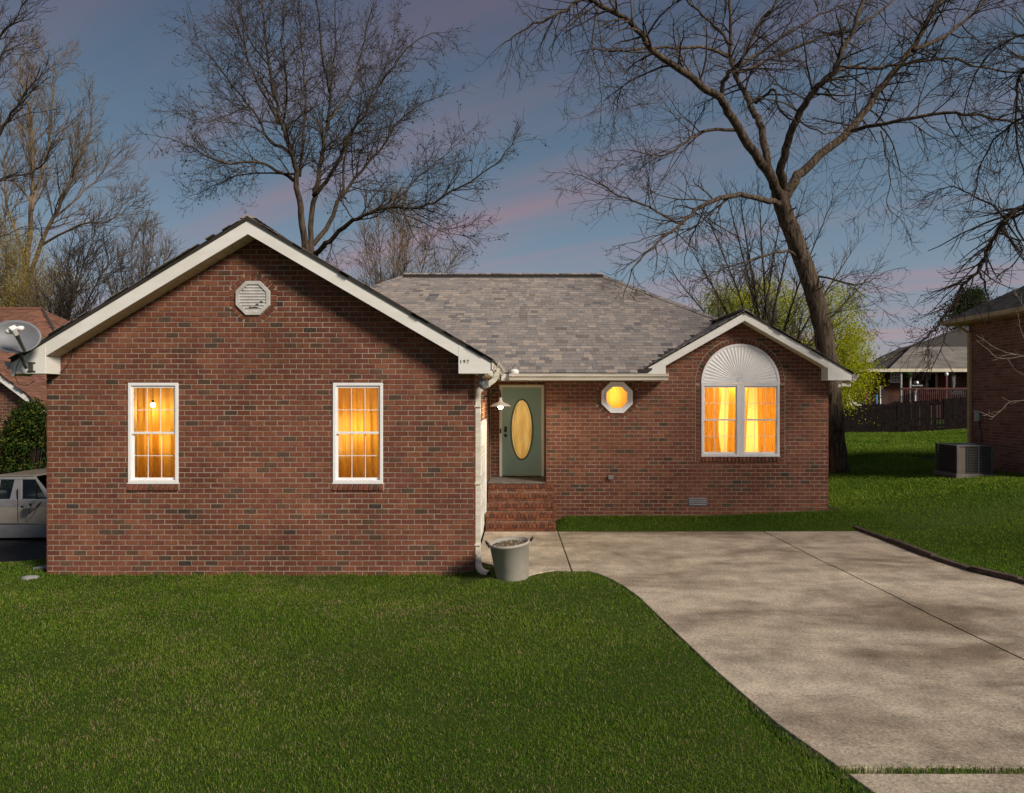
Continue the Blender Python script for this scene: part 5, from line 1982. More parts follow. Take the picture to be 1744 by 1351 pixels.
# trampoline between fence and far house
TY = 38.0
tr_ = empty('trampoline', at(1500, 730, TY), 'trampoline with sagging dark safety net behind the wooden fence', 'trampoline')
poles = [(1442, 676), (1498.5, 658), (1558, 666)]
for k_, (px, py) in enumerate(poles):
    MB().tube([at(px + 2, 745, TY), at(px, py, TY)], 0.045, 8).build('pole', M['galv'], tr_, smooth=True)
MB().tube([at(1492.5, 705, TY - 0.1), at(1492.5, 672, TY - 0.1)], 0.07, 8).build('pole_pad', M['blue'], tr_, smooth=True)
m = Mat('net_mesh')
tb_ = m.n('ShaderNodeBsdfTransparent')
df = m.n('ShaderNodeBsdfDiffuse')
df.inputs[0].default_value = (0.03, 0.03, 0.033, 1)
mx = m.n('ShaderNodeMixShader')
mx.inputs[0].default_value = 0.55
m.l(tb_.outputs[0], mx.inputs[1])
m.l(df.outputs[0], mx.inputs[2])
m.l(mx.outputs[0], m.nt.nodes['Material Output'].inputs[0])
M['net_mesh'] = m.m
for (p0, p1, sag) in ((poles[0], poles[1], 14), (poles[1], poles[2], 12)):
    v, f = [], []
    for i in range(13):
        t = i / 12
        px = p0[0] + (p1[0] - p0[0]) * t
        py = p0[1] + (p1[1] - p0[1]) * t + sag * math.sin(math.pi * t)
        yy_ = TY + 0.6 * math.sin(math.pi * t)
        v += [at(px, py, yy_), at(px, 742, yy_)]
    for i in range(12):
        f.append((2 * i, 2 * i + 1, 2 * i + 3, 2 * i + 2))
    MB().add(v, f).build('net', M['net_mesh'], tr_, recalc=False)
for (pa, pb) in (((1446, 678), (1478, 692)), ((1444, 672), (1466, 694)), ((1445, 680), (1458, 696))):
    MB().tube([at(*pa, TY - 0.3), at((pa[0] + pb[0]) / 2, (pa[1] + pb[1]) / 2 + 5, TY - 0.3), at(*pb, TY - 0.3)], 0.03, 6).build('strap', M['vinyl'], tr_)
ss = MB()
ss.tube([at(1560, 700, TY - 0.4), at(1561, 662, TY - 0.4)], 0.03, 6)
ss.tube([at(1552, 657, TY - 0.4), at(1571, 657, TY - 0.4)], 0.05, 6)
ss.lathe([(0.0, 0.14), (0.1, 0.1), (0.13, 0.0), (0.06, -0.1), (0.0, -0.12)], at(1561, 653, TY - 0.4), 10)
tag(ss.build('pole_sprinkler', M['galv']), 'pale cross shaped pole top standing behind the fence', 'pole')

# ------------------------------------------------------------------ left neighbour
ln = empty('left_house', (-17, 20, -0.8), 'brown roofed brick house beyond the driveway at the left edge', 'house')
LY = 17.6
a0 = at(0, 634, LY)
a1 = at(75, 691, LY)
lsl = (a0.z - a1.z) / (a1.x - a0.x)
apx = a0.x - 1.7
lz_ = lambda x_: a0.z - lsl * abs(x_ - apx) + lsl * (a0.x - apx)
lex = a1.x + 0.5
frV = frame_y(LY + 0.28)
wall_backing('wall', frV, apx - 2.0, lex - 0.35, -1.2, lz_(lex - 0.35) - 0.2, [], ln, gable=[(apx - 2.0, lz_(lex - 0.35) - 0.2), (lex - 0.35, lz_(lex - 0.35) - 0.2), (apx, lz_(apx) - 0.2)])
LB = Bricks()
for po, fl in bond(apx - 2.0, lex - 0.35, -1.2, lz_(apx), keep=lambda u, v: v < lz_(u) - 0.2):
    LB.brick(po, frV)
LB.build('brickwork', M['brick_brown'], ln)
frW = frame_x(lex - 0.35, 1)
wall_backing('wall', frW, LY + 0.28, 26, -1.2, lz_(lex - 0.35) - 0.2, [], ln, mat='brick_brown')
slab_px('rake_board', [], LY, 0.04, 'white', ln) if False else MB().extrude([(apx, LY, lz_(apx) - 0.03), (lex, LY, lz_(lex) - 0.03), (lex, LY, lz_(lex) - 0.24), (apx, LY, lz_(apx) - 0.24)], (0, 0.04, 0)).build('rake_board', M['white'], ln)
MB().extrude([(apx, LY + 0.04, lz_(apx) - 0.22), (lex, LY + 0.04, lz_(lex) - 0.22), (lex, LY + 0.04, lz_(lex) - 0.20), (apx, LY + 0.04, lz_(apx) - 0.20)], (0, 0.3, 0)).build('soffit', M['soffit'], ln)
dk = MB()
ry, rz, rx = 24.5, at(75, 527, 24.5).z, at(72, 527, 24.5).x
dk.extrude([Vector(p) for p in ((apx, LY - 0.03, lz_(apx)), (lex, LY - 0.03, lz_(lex)), (lex, 24, lz_(lex)), (apx, 24, lz_(apx)))], (0, 0, -0.05))
hd = 5.0
ez_ = rz - 0.66 * hd
for pts in ([(rx - 14, ry, rz), (rx, ry, rz), (rx + hd, ry - hd, ez_), (rx - 14, ry - hd, ez_)], [(rx, ry, rz), (rx + hd, ry + hd, ez_), (rx + hd, ry - hd, ez_)], [(rx, ry, rz), (rx - 14, ry, rz), (rx - 14, ry + hd, ez_), (rx + hd, ry + hd, ez_)]):
    dk.extrude([Vector(p) for p in pts], (0, 0, -0.05))
lroof = dk.build('roof', M['roof_felt'], ln)
s3 = Shingles()
Sg = Vector((apx - lex, 0, lz_(apx) - lz_(lex)))
Lg = Sg.length
Sg.normalize()
s3.fill(Vector((lex, 0, lz_(lex))), Vector((0, 1, 0)), Sg, lambda s: LY - 0.04, lambda s: 23.0, Lg)
Sf = Vector((0, hd, rz - ez_))
Lf = Sf.length
Sf.normalize()
s3.fill(Vector((0, ry - hd, ez_)), Vector((1, 0, 0)), Sf, lambda s: rx - 5, lambda s: rx + hd - hd * s / Lf, Lf)
Sr = Vector((-hd, 0, rz - ez_)).normalized()
s3.fill(Vector((rx + hd, 0, ez_)), Vector((0, 1, 0)), Sr, lambda s: ry - hd + hd * s / Lf, lambda s: ry + hd - hd * s / Lf, Lf)
build_shingles(s3.items, M['shingle_brown'], lroof, 0)
v0, v1 = Vector((rx, ry, rz)), Vector((rx + hd, ry - hd, ez_))
MB().tube([v0 + ZU * 0.02, v1 + ZU * 0.02], 0.045, 6).build('hip_cap', M['shingle_dark'], lroof)
MB().tube([v0 + ZU * 0.02, v0 + Vector((-14, 0, 0.02))], 0.06, 6).build('ridge_cap', M['shingle_brown'], lroof)
pv = Vector((rx + 1.35, ry + 0.35, rz - 0.66 * 1.35))
vb = MB()
vb.tube([pv + Vector((0, 0, -0.1)), pv + Vector((0, 0, 0.28))], 0.09, 10)
vb.build('roof_vent', M['grey_metal'], lroof)
MB().box(tuple(pv + Vector((-0.3, -0.35, 0.10))), tuple(pv + Vector((0.18, 0.05, 0.26)))).build('roof_vent', M['roof_felt'], lroof, bevel=0.03)

# ------------------------------------------------------------------ pickup truck
TKY = 15.6       # near side of the truck
TG = -0.69       # drive surface
tk = empty('pickup_truck', (-11.9, TKY + 0.9, TG), 'old silver and grey pickup truck parked beside the left wall', 'truck')
m = Mat('truck_silver', rough=0.35, metal=0.1, spec=0.5)
m.color(m.ramp(m.noise(5, 4), [(0.3, (0.25, 0.235, 0.21)), (0.7, (0.30, 0.28, 0.25))]))
M['silver'] = m.m
m = Mat('truck_grey', rough=0.4, metal=0.0, spec=0.5)
m.color(m.ramp(m.noise(5, 4), [(0.3, (0.15, 0.155, 0.17)), (0.7, (0.20, 0.205, 0.22))]))
M['tgrey'] = m.m
M['chrome'] = simple('chrome', (0.55, 0.55, 0.56), 0.2, 0.9, var=0.05)
xt = lambda px: (px - CX) * TKY / F
zt_ = lambda py: CAMZ - (py - CY) * TKY / F
TD = 1.85        # width of the truck
# lower body side profile (x, z): bed at left, hood at right
xw0, xw1 = xt(0) - 3.0, xt(78) + 2.15
zlo, zbelt, zstripe = zt_(912), zt_(863), zt_(873)
xc0 = xt(0) - 0.25          # back of the cab
xc1 = xt(79)
def body(name, prof, mat, parent, y0=TKY, d=TD, bevel=0.03):
    return MB().extrude([(x_, y0, z_) for x_, z_ in prof], (0, d, 0)).build(name, mat, parent, bevel=bevel)


zbot = zt_(908)
wr = 0.37
wcx_f, wcx_r = xw1 - 0.85, xw0 + 1.15


def arch_pts(cx_, r_, zb):
    return [(cx_ + r_ * math.cos(math.pi - math.pi * i / 10), TG + 0.37 + r_ * math.sin(math.pi * i / 10)) for i in range(11)]


lowp = [(xw0, zbot), (xw0, zbelt - 0.02), (xw1, zbelt - 0.10), (xw1 + 0.05, zbelt - 0.25), (xw1 + 0.05, zbot)]
lowp += [(p[0], max(p[1], zbot)) for p in arch_pts(wcx_f, 0.44, zbot)[::-1]] + [(p[0], max(p[1], zbot)) for p in arch_pts(wcx_r, 0.44, zbot)[::-1]]
body('body_side', lowp, M['silver'], tk, bevel=0)
body('rocker_panel', [(wcx_r + 0.5, zbot - 0.13), (wcx_r + 0.5, zbot + 0.16), (wcx_f - 0.5, zbot + 0.20), (wcx_f - 0.5, zbot - 0.10)], M['tgrey'], tk, TKY - 0.008, TD + 0.016, 0.015)
body('upper_side', [(xw0, zbelt - 0.019), (xw0, zt_(852)), (xc0, zt_(852)), (xc0, zbelt - 0.02)], M['silver'], tk, TKY + 0.015, TD - 0.03, 0)
body('hood', [(xc1 + 0.1, zbelt - 0.06), (xc1 + 0.1, zt_(850)), (xw1 - 0.05, zt_(856)), (xw1 + 0.02, zbelt - 0.1)], M['silver'], tk, TKY + 0.04, TD - 0.08, 0.05)
body('belt_panel', [(xc0, zbelt - 0.20), (xc0, zt_(850.5)), (xc1 + 0.15, zt_(850.5)), (xc1 + 0.15, zbelt - 0.20)], M['tgrey'], tk, TKY + 0.002, TD - 0.004, 0.01)
# cab: pillars + roof, tapered inwards towards the roof
ztop = zt_(812)
inn = 0.13


def cab_side(y_low, y_top, nm):
    """greenhouse frame between belt and roof with two window openings"""
    zb_ = zt_(851)
    Pn = lambda x_, z_: Vector((x_, y_low + (y_top - y_low) * (z_ - zb_) / (ztop - zb_), z_))
    o_ = [(xc0, zb_), (xc1 + 0.12, zb_), (xt(57), ztop - 0.02), (xt(52), ztop), (xc0 + 0.05, ztop), (xc0, ztop - 0.05)]
    dd = Vector((0, 0.05 if y_top > y_low else -0.05, 0))
    parts = []
    # strips: rear pillar, roof rail, mid pillar, front pillar
    for q in ([(xc0, zb_), (xt(-6), zb_), (xt(-6), zt_(818)), (xc0, zt_(818))],
              [(xt(15), zb_), (xt(36), zb_), (xt(31), zt_(818)), (xt(18), zt_(818))],
              [(xc0, zt_(818)), (xt(57), zt_(818)), (xt(52), ztop), (xc0 + 0.05, ztop)],
              [(xt(79), zb_), (xc1 + 0.14, zb_), (xt(57), zt_(818)), (xt(53.5), zt_(818))]):
        MB().extrude([Pn(*p) for p in q], dd).build('pillar', M['tgrey'] if nm else M['tgrey'], tk, bevel=0.01)
    for q in ([(xt(-6), zb_), (xt(15), zb_), (xt(18), zt_(818)), (xt(-6), zt_(818))], [(xt(36), zb_), (xt(79), zb_), (xt(53.5), zt_(818)), (xt(31), zt_(818))]):
        MB().add([Pn(*p) + dd * 0.5 for p in q], [(0, 1, 2, 3)]).build('side_window', M['car_glass'], tk)
    MB().extrude([Pn(*p) - dd * 0.1 for p in ((xt(60), zb_), (xt(61), zb_), (xt(55), zt_(818)), (xt(54), zt_(818)))], dd * 0.8).build('vent_bar', M['black_metal'], tk)


cab_side(TKY + 0.02, TKY + inn, True)
cab_side(TKY + TD - 0.02, TKY + TD - inn, False)
rf = MB()
rf.extrude([(xc0 + 0.04, TKY + inn - 0.02, ztop - 0.012), (xt(54), TKY + inn - 0.02, ztop - 0.012), (xt(50), TKY + inn - 0.01, ztop + 0.03), (xc0 + 0.1, TKY + inn - 0.01, ztop + 0.03)], (0, TD - 2 * inn + 0.04, 0))
M['troof'] = simple('truck_roof', (0.23, 0.195, 0.16), 0.4, 0.3)
rf.build('cab_roof', M['troof'], tk, bevel=0.02)
MB().box((xc0 + 0.1, TKY + 0.3, zbelt - 0.2), (xc1 - 0.15, TKY + TD - 0.3, zbelt + 0.12)).build('seat', M['rubber'], tk, bevel=0.05)
MB().box((xc0 + 0.15, TKY + 0.3, zbelt), (xc0 + 0.4, TKY + TD - 0.3, zt_(835))).build('seat', M['rubber'], tk, bevel=0.05)
# door outline and trim
dr = MB()
dr.box((xt(30), TKY - 0.004, zbot + 0.2), (xt(31), TKY - 0.0005, zt_(851)))
dr.box((xt(28.6), TKY + 0.0, zt_(851)), (xt(30.2), TKY + 0.012, zt_(833)))
dr.build('door_seam', M['black_metal'], tk)
MB().box((xc0 + 0.01, TKY - 0.007, zt_(863.5)), (xt(29.8), TKY - 0.002, zt_(851.2))).build('quarter_panel', M['tgrey'], tk, bevel=0.002)
MB().box((xt(31.2), TKY - 0.007, zt_(862.5)), (xc1 + 0.1, TKY - 0.002, zt_(851.2))).build('door_upper', M['tgrey'], tk, bevel=0.002)
MB().box((xc0 + 0.01, TKY - 0.010, zbot + 0.19), (xt(29.8), TKY - 0.003, zt_(863.8))).build('quarter_panel', M['silver'], tk, bevel=0.003)
MB().box((xt(31.2), TKY - 0.010, zbot + 0.19), (xc1 + 0.1, TKY - 0.003, zt_(862.8))).build('door_panel', M['silver'], tk, bevel=0.003)
MB().box((xw0 + 0.05, TKY - 0.018, zbot + 0.20), (xw1 - 1.4, TKY - 0.0105, zbot + 0.235)).build('side_moulding', M['chrome'], tk, bevel=0.004)
MB().box((xt(37), TKY - 0.03, zt_(864)), (xt(46), TKY - 0.001, zt_(861))).build('door_handle', M['black_metal'], tk, bevel=0.004)
mr = MB()
mr.tube([(xt(60), TKY, zt_(853)), (xt(58), TKY - 0.2, zt_(857)), (xt(63), TKY - 0.24, zt_(872)), (xt(69), TKY - 0.22, zt_(866)), (xt(71), TKY - 0.02, zt_(855))], 0.012, 6)
mr.build('mirror_bracket', M['black_metal'], tk)
MB().box((xt(54), TKY - 0.28, zt_(864)), (xt(63), TKY - 0.16, zt_(852))).build('mirror', M['tgrey'], tk, bevel=0.02)
MB().box((xt(62), TKY - 0.27, zt_(856)), (xt(70), TKY - 0.17, zt_(852))).build('mirror_cap', M['chrome'], tk, bevel=0.015)
for cx_ in (wcx_f, wcx_r):
    for y_ in (TKY + 0.02, TKY + TD - 0.24):
        w_ = empty('wheel', (cx_, y_ + 0.11, TG + 0.37))
        w_.parent = tk
        w_.matrix_parent_inverse = world_of(tk).inverted()
        MB().lathe([(0.20, 0.0), (0.30, -0.005), (0.36, 0.02), (0.37, 0.06), (0.37, 0.16), (0.36, 0.20), (0.30, 0.22), (0.20, 0.21)], (cx_, y_, TG + 0.37), 28, 'Y').build('tyre', M['rubber'], w_, smooth=True)
        MB().lathe([(0.0, 0.03), (0.08, 0.02), (0.10, 0.04), (0.17, 0.05), (0.205, 0.015), (0.205, 0.2), (0.0, 0.19)], (cx_, y_, TG + 0.37), 20, 'Y').build('rim', M['chrome'], w_, smooth=True)
MB().box((xw1 + 0.02, TKY + 0.05, zbot - 0.05), (xw1 + 0.12, TKY + TD - 0.05, zbot + 0.15)).build('bumper', M['chrome'], tk, bevel=0.02)
MB().box((wcx_r, TKY + 0.3, zbot - 0.12), (wcx_f, TKY + TD - 0.3, zbot + 0.05)).build('chassis', M['rubber'], tk)


# ------------------------------------------------------------------ trees
def vnoise(s):
    return Vector((random.gauss(0, s), random.gauss(0, s), random.gauss(0, s)))


class Tree:
    def __init__(self, name, base, label, group=None, bark='bark', twig='twig', seed=1):
        random.seed(seed)
        self.root = empty(name, base, label, 'tree', group)
        self.thick, self.thin, self.tips = [], [], []
        self.bark, self.twig = bark, twig

    def limb(self, pts, r0, r1, wob=0.0, sub=4, thick=True):
        """pts: world points; returns smooth resampled path"""
        pts = [Vector(p) for p in pts]
        out_ = []
        n = len(pts)
        for i in range(n - 1):
            p0, p1, p2, p3 = pts[max(i - 1, 0)], pts[i], pts[i + 1], pts[min(i + 2, n - 1)]
            for k_ in range(sub):
                t = k_ / sub
                out_.append(0.5 * ((2 * p1) + (p2 - p0) * t + (2 * p0 - 5 * p1 + 4 * p2 - p3) * t * t + (3 * p1 - p0 - 3 * p2 + p3) * t ** 3) + vnoise(wob))
        out_.append(pts[-1])
        m_ = len(out_)
        rad = [r0 + (r1 - r0) * (i / (m_ - 1)) ** 0.8 for i in range(m_)]
        if thick:
            self.thick.append((out_, rad))
        else:
            self.thin.append((out_, rad))
        return out_, rad

    def grow(self, p, d, L, r, lvl, cfg):
        n = 7 if lvl < cfg['levels'] else 5
        pts = [p.copy()]
        d = d.normalized()
        ds_ = [d]
        trop = cfg['trop'][min(lvl, len(cfg['trop']) - 1)]
        wob = cfg['wob']
        for i in range(n):
            d = (d + vnoise(wob) + Vector((0, 0, trop)) + Vector((0, 0, cfg.get('curl', 0) * (i / n)))).normalized()
            p = p + d * (L / n)
            pts.append(p.copy())
            ds_.append(d)
        r1 = max(cfg['rmin'] * 0.6, r * 0.35)
        self.thin.append((pts, [r + (r1 - r) * i / n for i in range(n + 1)]))
        self.tips.append(pts[-1])
        if lvl >= cfg['levels']:
            return
        cnt = max(1, int(L / cfg['space'][min(lvl, len(cfg['space']) - 1)] * random.uniform(0.7, 1.3)))
        for c in range(cnt):
            t = random.uniform(0.15, 1.0)
            k_ = min(int(t * n), n - 1)
            q = pts[k_].lerp(pts[k_ + 1], t * n - k_)
            self.side(q, ds_[k_], L * random.uniform(*cfg['ratio']) * (1.15 - 0.55 * t), max(cfg['rmin'], r * 0.55 * (1 - 0.4 * t)), lvl + 1, cfg)

    def side(self, q, d, L, r, lvl, cfg):
        ang = R(random.uniform(*cfg['ang']))
        ax_ = d.cross(vnoise(1)).normalized()
        nd = Matrix.Rotation(ang, 3, ax_) @ d
        self.grow(q, nd, L, r, lvl, cfg)

    def dress(self, path, rad, cfg, t0=0.25, length=None, dens=1.0, lvl=1):
        total = sum((path[i + 1] - path[i]).length for i in range(len(path) - 1))
        cnt = int(total / cfg['space0'] * dens)
        L0 = length or cfg['len0']
        for c in range(cnt):
            t = t0 + (1 - t0) * (c + random.random()) / cnt
            f = t * (len(path) - 1)
            k_ = min(int(f), len(path) - 2)
            q = path[k_].lerp(path[k_ + 1], f - k_)
            d = (path[k_ + 1] - path[k_]).normalized()
            self.side(q, d, L0 * random.uniform(0.5, 1.2) * (1.1 - 0.6 * t), max(cfg['rmin'] * 1.5, min(rad[k_] * 0.5, cfg['r0'])), lvl, cfg)
        # the limb itself ends in twigs
        self.grow(path[-1], (path[-1] - path[-2]), L0 * 0.5, max(rad[-1], cfg['rmin']), lvl, cfg)

    def finish(self, seeds=0, leaves=None):
        mb = MB()
        for pts, rad in self.thick:
            mb.tube(pts, rad, 10)
        if mb.v:
            mb.build('trunk', M[self.bark], self.root, smooth=True, recalc=False)
        # thin branches: vectorised three sided tubes, grouped by point count
        groups = {}
        for pts, rad in self.thin:
            groups.setdefault(len(pts), []).append((pts, rad))
        V_, F_ = [], []
        base = 0
        for n, its in groups.items():
            A = np.array([[tuple(p) for p in pts] for pts, _ in its])
            Rr = np.array([rad for _, rad in its])
            Tn = np.gradient(A, axis=1)
            Tn /= np.linalg.norm(Tn, axis=2, keepdims=True) + 1e-9
            ref = np.where(np.abs(Tn[:, :1, 2:3]) < 0.9, np.array([[[0, 0, 1.0]]]), np.array([[[1.0, 0, 0]]]))
            s = np.cross(Tn, np.broadcast_to(ref, Tn.shape))
            s /= np.linalg.norm(s, axis=2, keepdims=True) + 1e-9
            b = np.cross(Tn, s)
            ring = []
            for k_ in range(3):
                a_ = 2 * math.pi * k_ / 3
                ring.append(A + (s * math.cos(a_) + b * math.sin(a_)) * Rr[..., None])
            Q = np.stack(ring, 2)               # N, n, 3, 3
            N_ = Q.shape[0]
            V_.append(Q.reshape(-1, 3))
            id_ = base + np.arange(N_ * n * 3).reshape(N_, n, 3)
            for k_ in range(3):
                j = (k_ + 1) % 3
                F_.append(np.stack([id_[:, :-1, k_], id_[:, :-1, j], id_[:, 1:, j], id_[:, 1:, k_]], -1).reshape(-1))
            base += N_ * n * 3
        if V_:
            np_object('crown', np.concatenate(V_), np.concatenate(F_), 4, M[self.twig], self.root)
        if seeds:
            pts = random.sample(self.tips, min(seeds, len(self.tips)))
            oc = np.array([[1, 0, 0], [-1, 0, 0], [0, 1, 0], [0, -1, 0], [0, 0, 1], [0, 0, -1]], float)
            of = np.array([[0, 2, 4], [2, 1, 4], [1, 3, 4], [3, 0, 4], [2, 0, 5], [1, 2, 5], [3, 1, 5], [0, 3, 5]])
            rr = rng.uniform(0.022, 0.045, len(pts))
            Vv = (np.array([tuple(p) for p in pts])[:, None, :] + oc[None] * rr[:, None, None]).reshape(-1, 3)
            Ff = (np.arange(len(pts))[:, None, None] * 6 + of[None]).reshape(-1)
            np_object('seed_balls', Vv, Ff, 3, M['seed'], self.root, kind='stuff')
        if leaves:
            mat, per, size, spread = leaves
            leaf_cloud('leaves', np.array([tuple(p) for p in self.tips]), per, size, spread, M[mat], self.root)


def leaf_cloud(name, centers, per, size, spread, mat, parent, kind='stuff', droop=0.0):
    n = len(centers) * per
    C = np.repeat(centers, per, axis=0) + rng.normal(0, spread, (n, 3))
    d = rng.normal(0, 1, (n, 3))
    d[:, 2] -= droop
    d /= np.linalg.norm(d, axis=1, keepdims=True)
    e = np.cross(d, rng.normal(0, 1, (n, 3)))
    e /= np.linalg.norm(e, axis=1, keepdims=True) + 1e-9
    s = size * rng.uniform(0.6, 1.35, (n, 1))
    Vv = np.stack([C, C + d * s * 0.5 + e * s * 0.28, C + d * s, C + d * s * 0.5 - e * s * 0.28], 1).reshape(-1, 3)
    Ff = np.arange(n * 4)
    return np_object(name, Vv, Ff, 4, mat, parent, attr=rng.uniform(0, 1, n), kind=kind)


def px_path(pts, Y, dy=0.0, curve=0.0):
    """picture outline of a limb given its own distance: Y at the root, Y+dy at the tip"""
    n = len(pts) - 1
    return [at(p[0], p[1], Y + dy * (i / max(n, 1)) + curve * math.sin(math.pi * i / max(n, 1))) for i, p in enumerate(pts)]


# --- the big leaning tree behind the right corner
TY0 = 20.0
cfg_r = dict(levels=3, trop=[0.02, -0.06, -0.05, 0.0], curl=0.12, wob=0.12, rmin=0.0058, r0=0.035, space0=0.24, space=[0.28, 0.26, 0.24], ratio=(0.36, 0.62), ang=(28, 75), len0=2.1)
t = Tree('leaning_tree', (8.97, TY0, 0.2), 'large bare tree with leaning dark trunk behind the right wall corner', seed=11)
pp_, rr_ = t.limb(px_path([(1432, 830), (1424, 770), (1417, 690), (1410, 620), (1401, 560), (1383, 490), (1362, 430), (1345, 385), (1331, 345), (1327, 325)], TY0), 0.31, 0.23, 0.012)
# root flare
mbf = [(p, r_ * (1.15 if i == 0 else 1.05 if i < 4 else 1.0)) for i, (p, r_) in enumerate(zip(pp_, rr_))]
t.thick[-1] = ([m_[0] for m_ in mbf], [m_[1] for m_ in mbf])
Q = lambda L: [(850 + a / 1.951, b / 1.951) for a, b in L]
main_limbs = [
    (Q([(935, 660), (905, 600), (830, 480), (760, 370), (735, 330), (640, 260), (510, 165), (440, 75), (330, 15), (280, -4), (200, 45), (90, 95), (20, 140)]), -3.5, 0.19, 0.014, 0.38),
    (Q([(900, 580), (870, 430), (845, 370), (820, 320), (785, 250), (770, 170), (768, 80), (768, -40)]), 2.0, 0.15, 0.05, 0.35),
    (Q([(735, 330), (755, 250), (800, 215), (850, 110), (890, 40), (960, -20)]), -1.0, 0.09, 0.03, 0.2),
    (Q([(790, 240), (830, 228), (1000, 150), (1130, 100), (1200, 50)]), 1.8, 0.07, 0.02, 0.2),
    (Q([(800, 220), (900, 150), (1060, 50), (1170, 10)]), 3.0, 0.065, 0.02, 0.2),
    (Q([(770, 150), (740, 110), (690, 60), (640, 20), (600, -20)]), 1.5, 0.06, 0.03, 0.2),
    (Q([(950, 640), (935, 570), (960, 470), (1000, 370), (1060, 290), (1110, 240), (1140, 170), (1180, 90), (1215, -10)]), -2.2, 0.17, 0.05, 0.35),
    (Q([(1110, 242), (1160, 225), (1300, 220), (1480, 195), (1600, 225), (1750, 242)]), 2.2, 0.07, 0.03, 0.15),
    (Q([(1180, 90), (1250, 50), (1310, 0), (1350, -30)]), 1.5, 0.06, 0.03, 0.2),
    (Q([(950, 660), (985, 600), (1040, 540), (1170, 430), (1240, 330), (1320, 230), (1380, 150), (1430, 60), (1470, 0), (1490, -30)]), 2.5, 0.20, 0.06, 0.30),
    (Q([(1170, 435), (1290, 410), (1480, 375), (1600, 385), (1750, 408)]), -2.0, 0.075, 0.03, 0.15),
    (Q([(1375, 165), (1480, 120), (1560, 60), (1620, 0), (1640, -20)]), 1.0, 0.08, 0.03, 0.1),
    (Q([(935, 680), (900, 668), (820, 650), (730, 660), (650, 700), (600, 750), (545, 790), (480, 850), (440, 900)]), -3.0, 0.115, 0.018, 0.3),
    (Q([(610, 745), (500, 690), (400, 650), (330, 610), (265, 582)]), -2.0, 0.045, 0.012, 0.1),
    (Q([(800, 435), (700, 430), (640, 460), (580, 500), (520, 520), (440, 500)]), -2.5, 0.065, 0.014, 0.2),
    (Q([(850, 345), (880, 320), (918, 300), (935, 370), (1000, 410), (1080, 440), (1170, 442)]), -1.5, 0.06, 0.015, 0.35),
    (Q([(985, 850), (960, 832), (860, 860), (750, 890), (690, 920)]), -2.5, 0.06, 0.014, 0.3),
    (Q([(755, 190), (700, 160), (550, 160), (450, 165), (365, 170)]), -2.0, 0.055, 0.03, 0.3),
    (Q([(1270, 440), (1285, 520), (1300, 600), (1290, 680), (1340, 740)]), -1.0, 0.03, 0.008, 0.1),
    (Q([(1060, 920), (1120, 930), (1180, 945), (1240, 930)]), -1.5, 0.04, 0.012, 0.2),
    (Q([(330, 30), (310, 130), (330, 250), (340, 340), (335, 410)]), 0.3, 0.028, 0.008, 0.1),
    (Q([(330, 30), (345, 180), (390, 310), (440, 400)]), -0.4, 0.025, 0.008, 0.1),
    (Q([(1060, 40), (1040, -30)]), 0.2, 0.03, 0.02, 0.1),
]
for L_, dy, r0_, r1_, t0_ in main_limbs:
    pth, rd = t.limb(px_path(L_, TY0, dy, 0.3 * dy), r0_ * 0.82, r1_ * 0.85, 0.02)
    t.dress(pth, rd, cfg_r, t0_, dens=1.0)
# stringy twigs on the trunk
t.dress(pp_, rr_, dict(cfg_r, levels=2, space0=0.16, len0=0.7), 0.45)
t.finish()

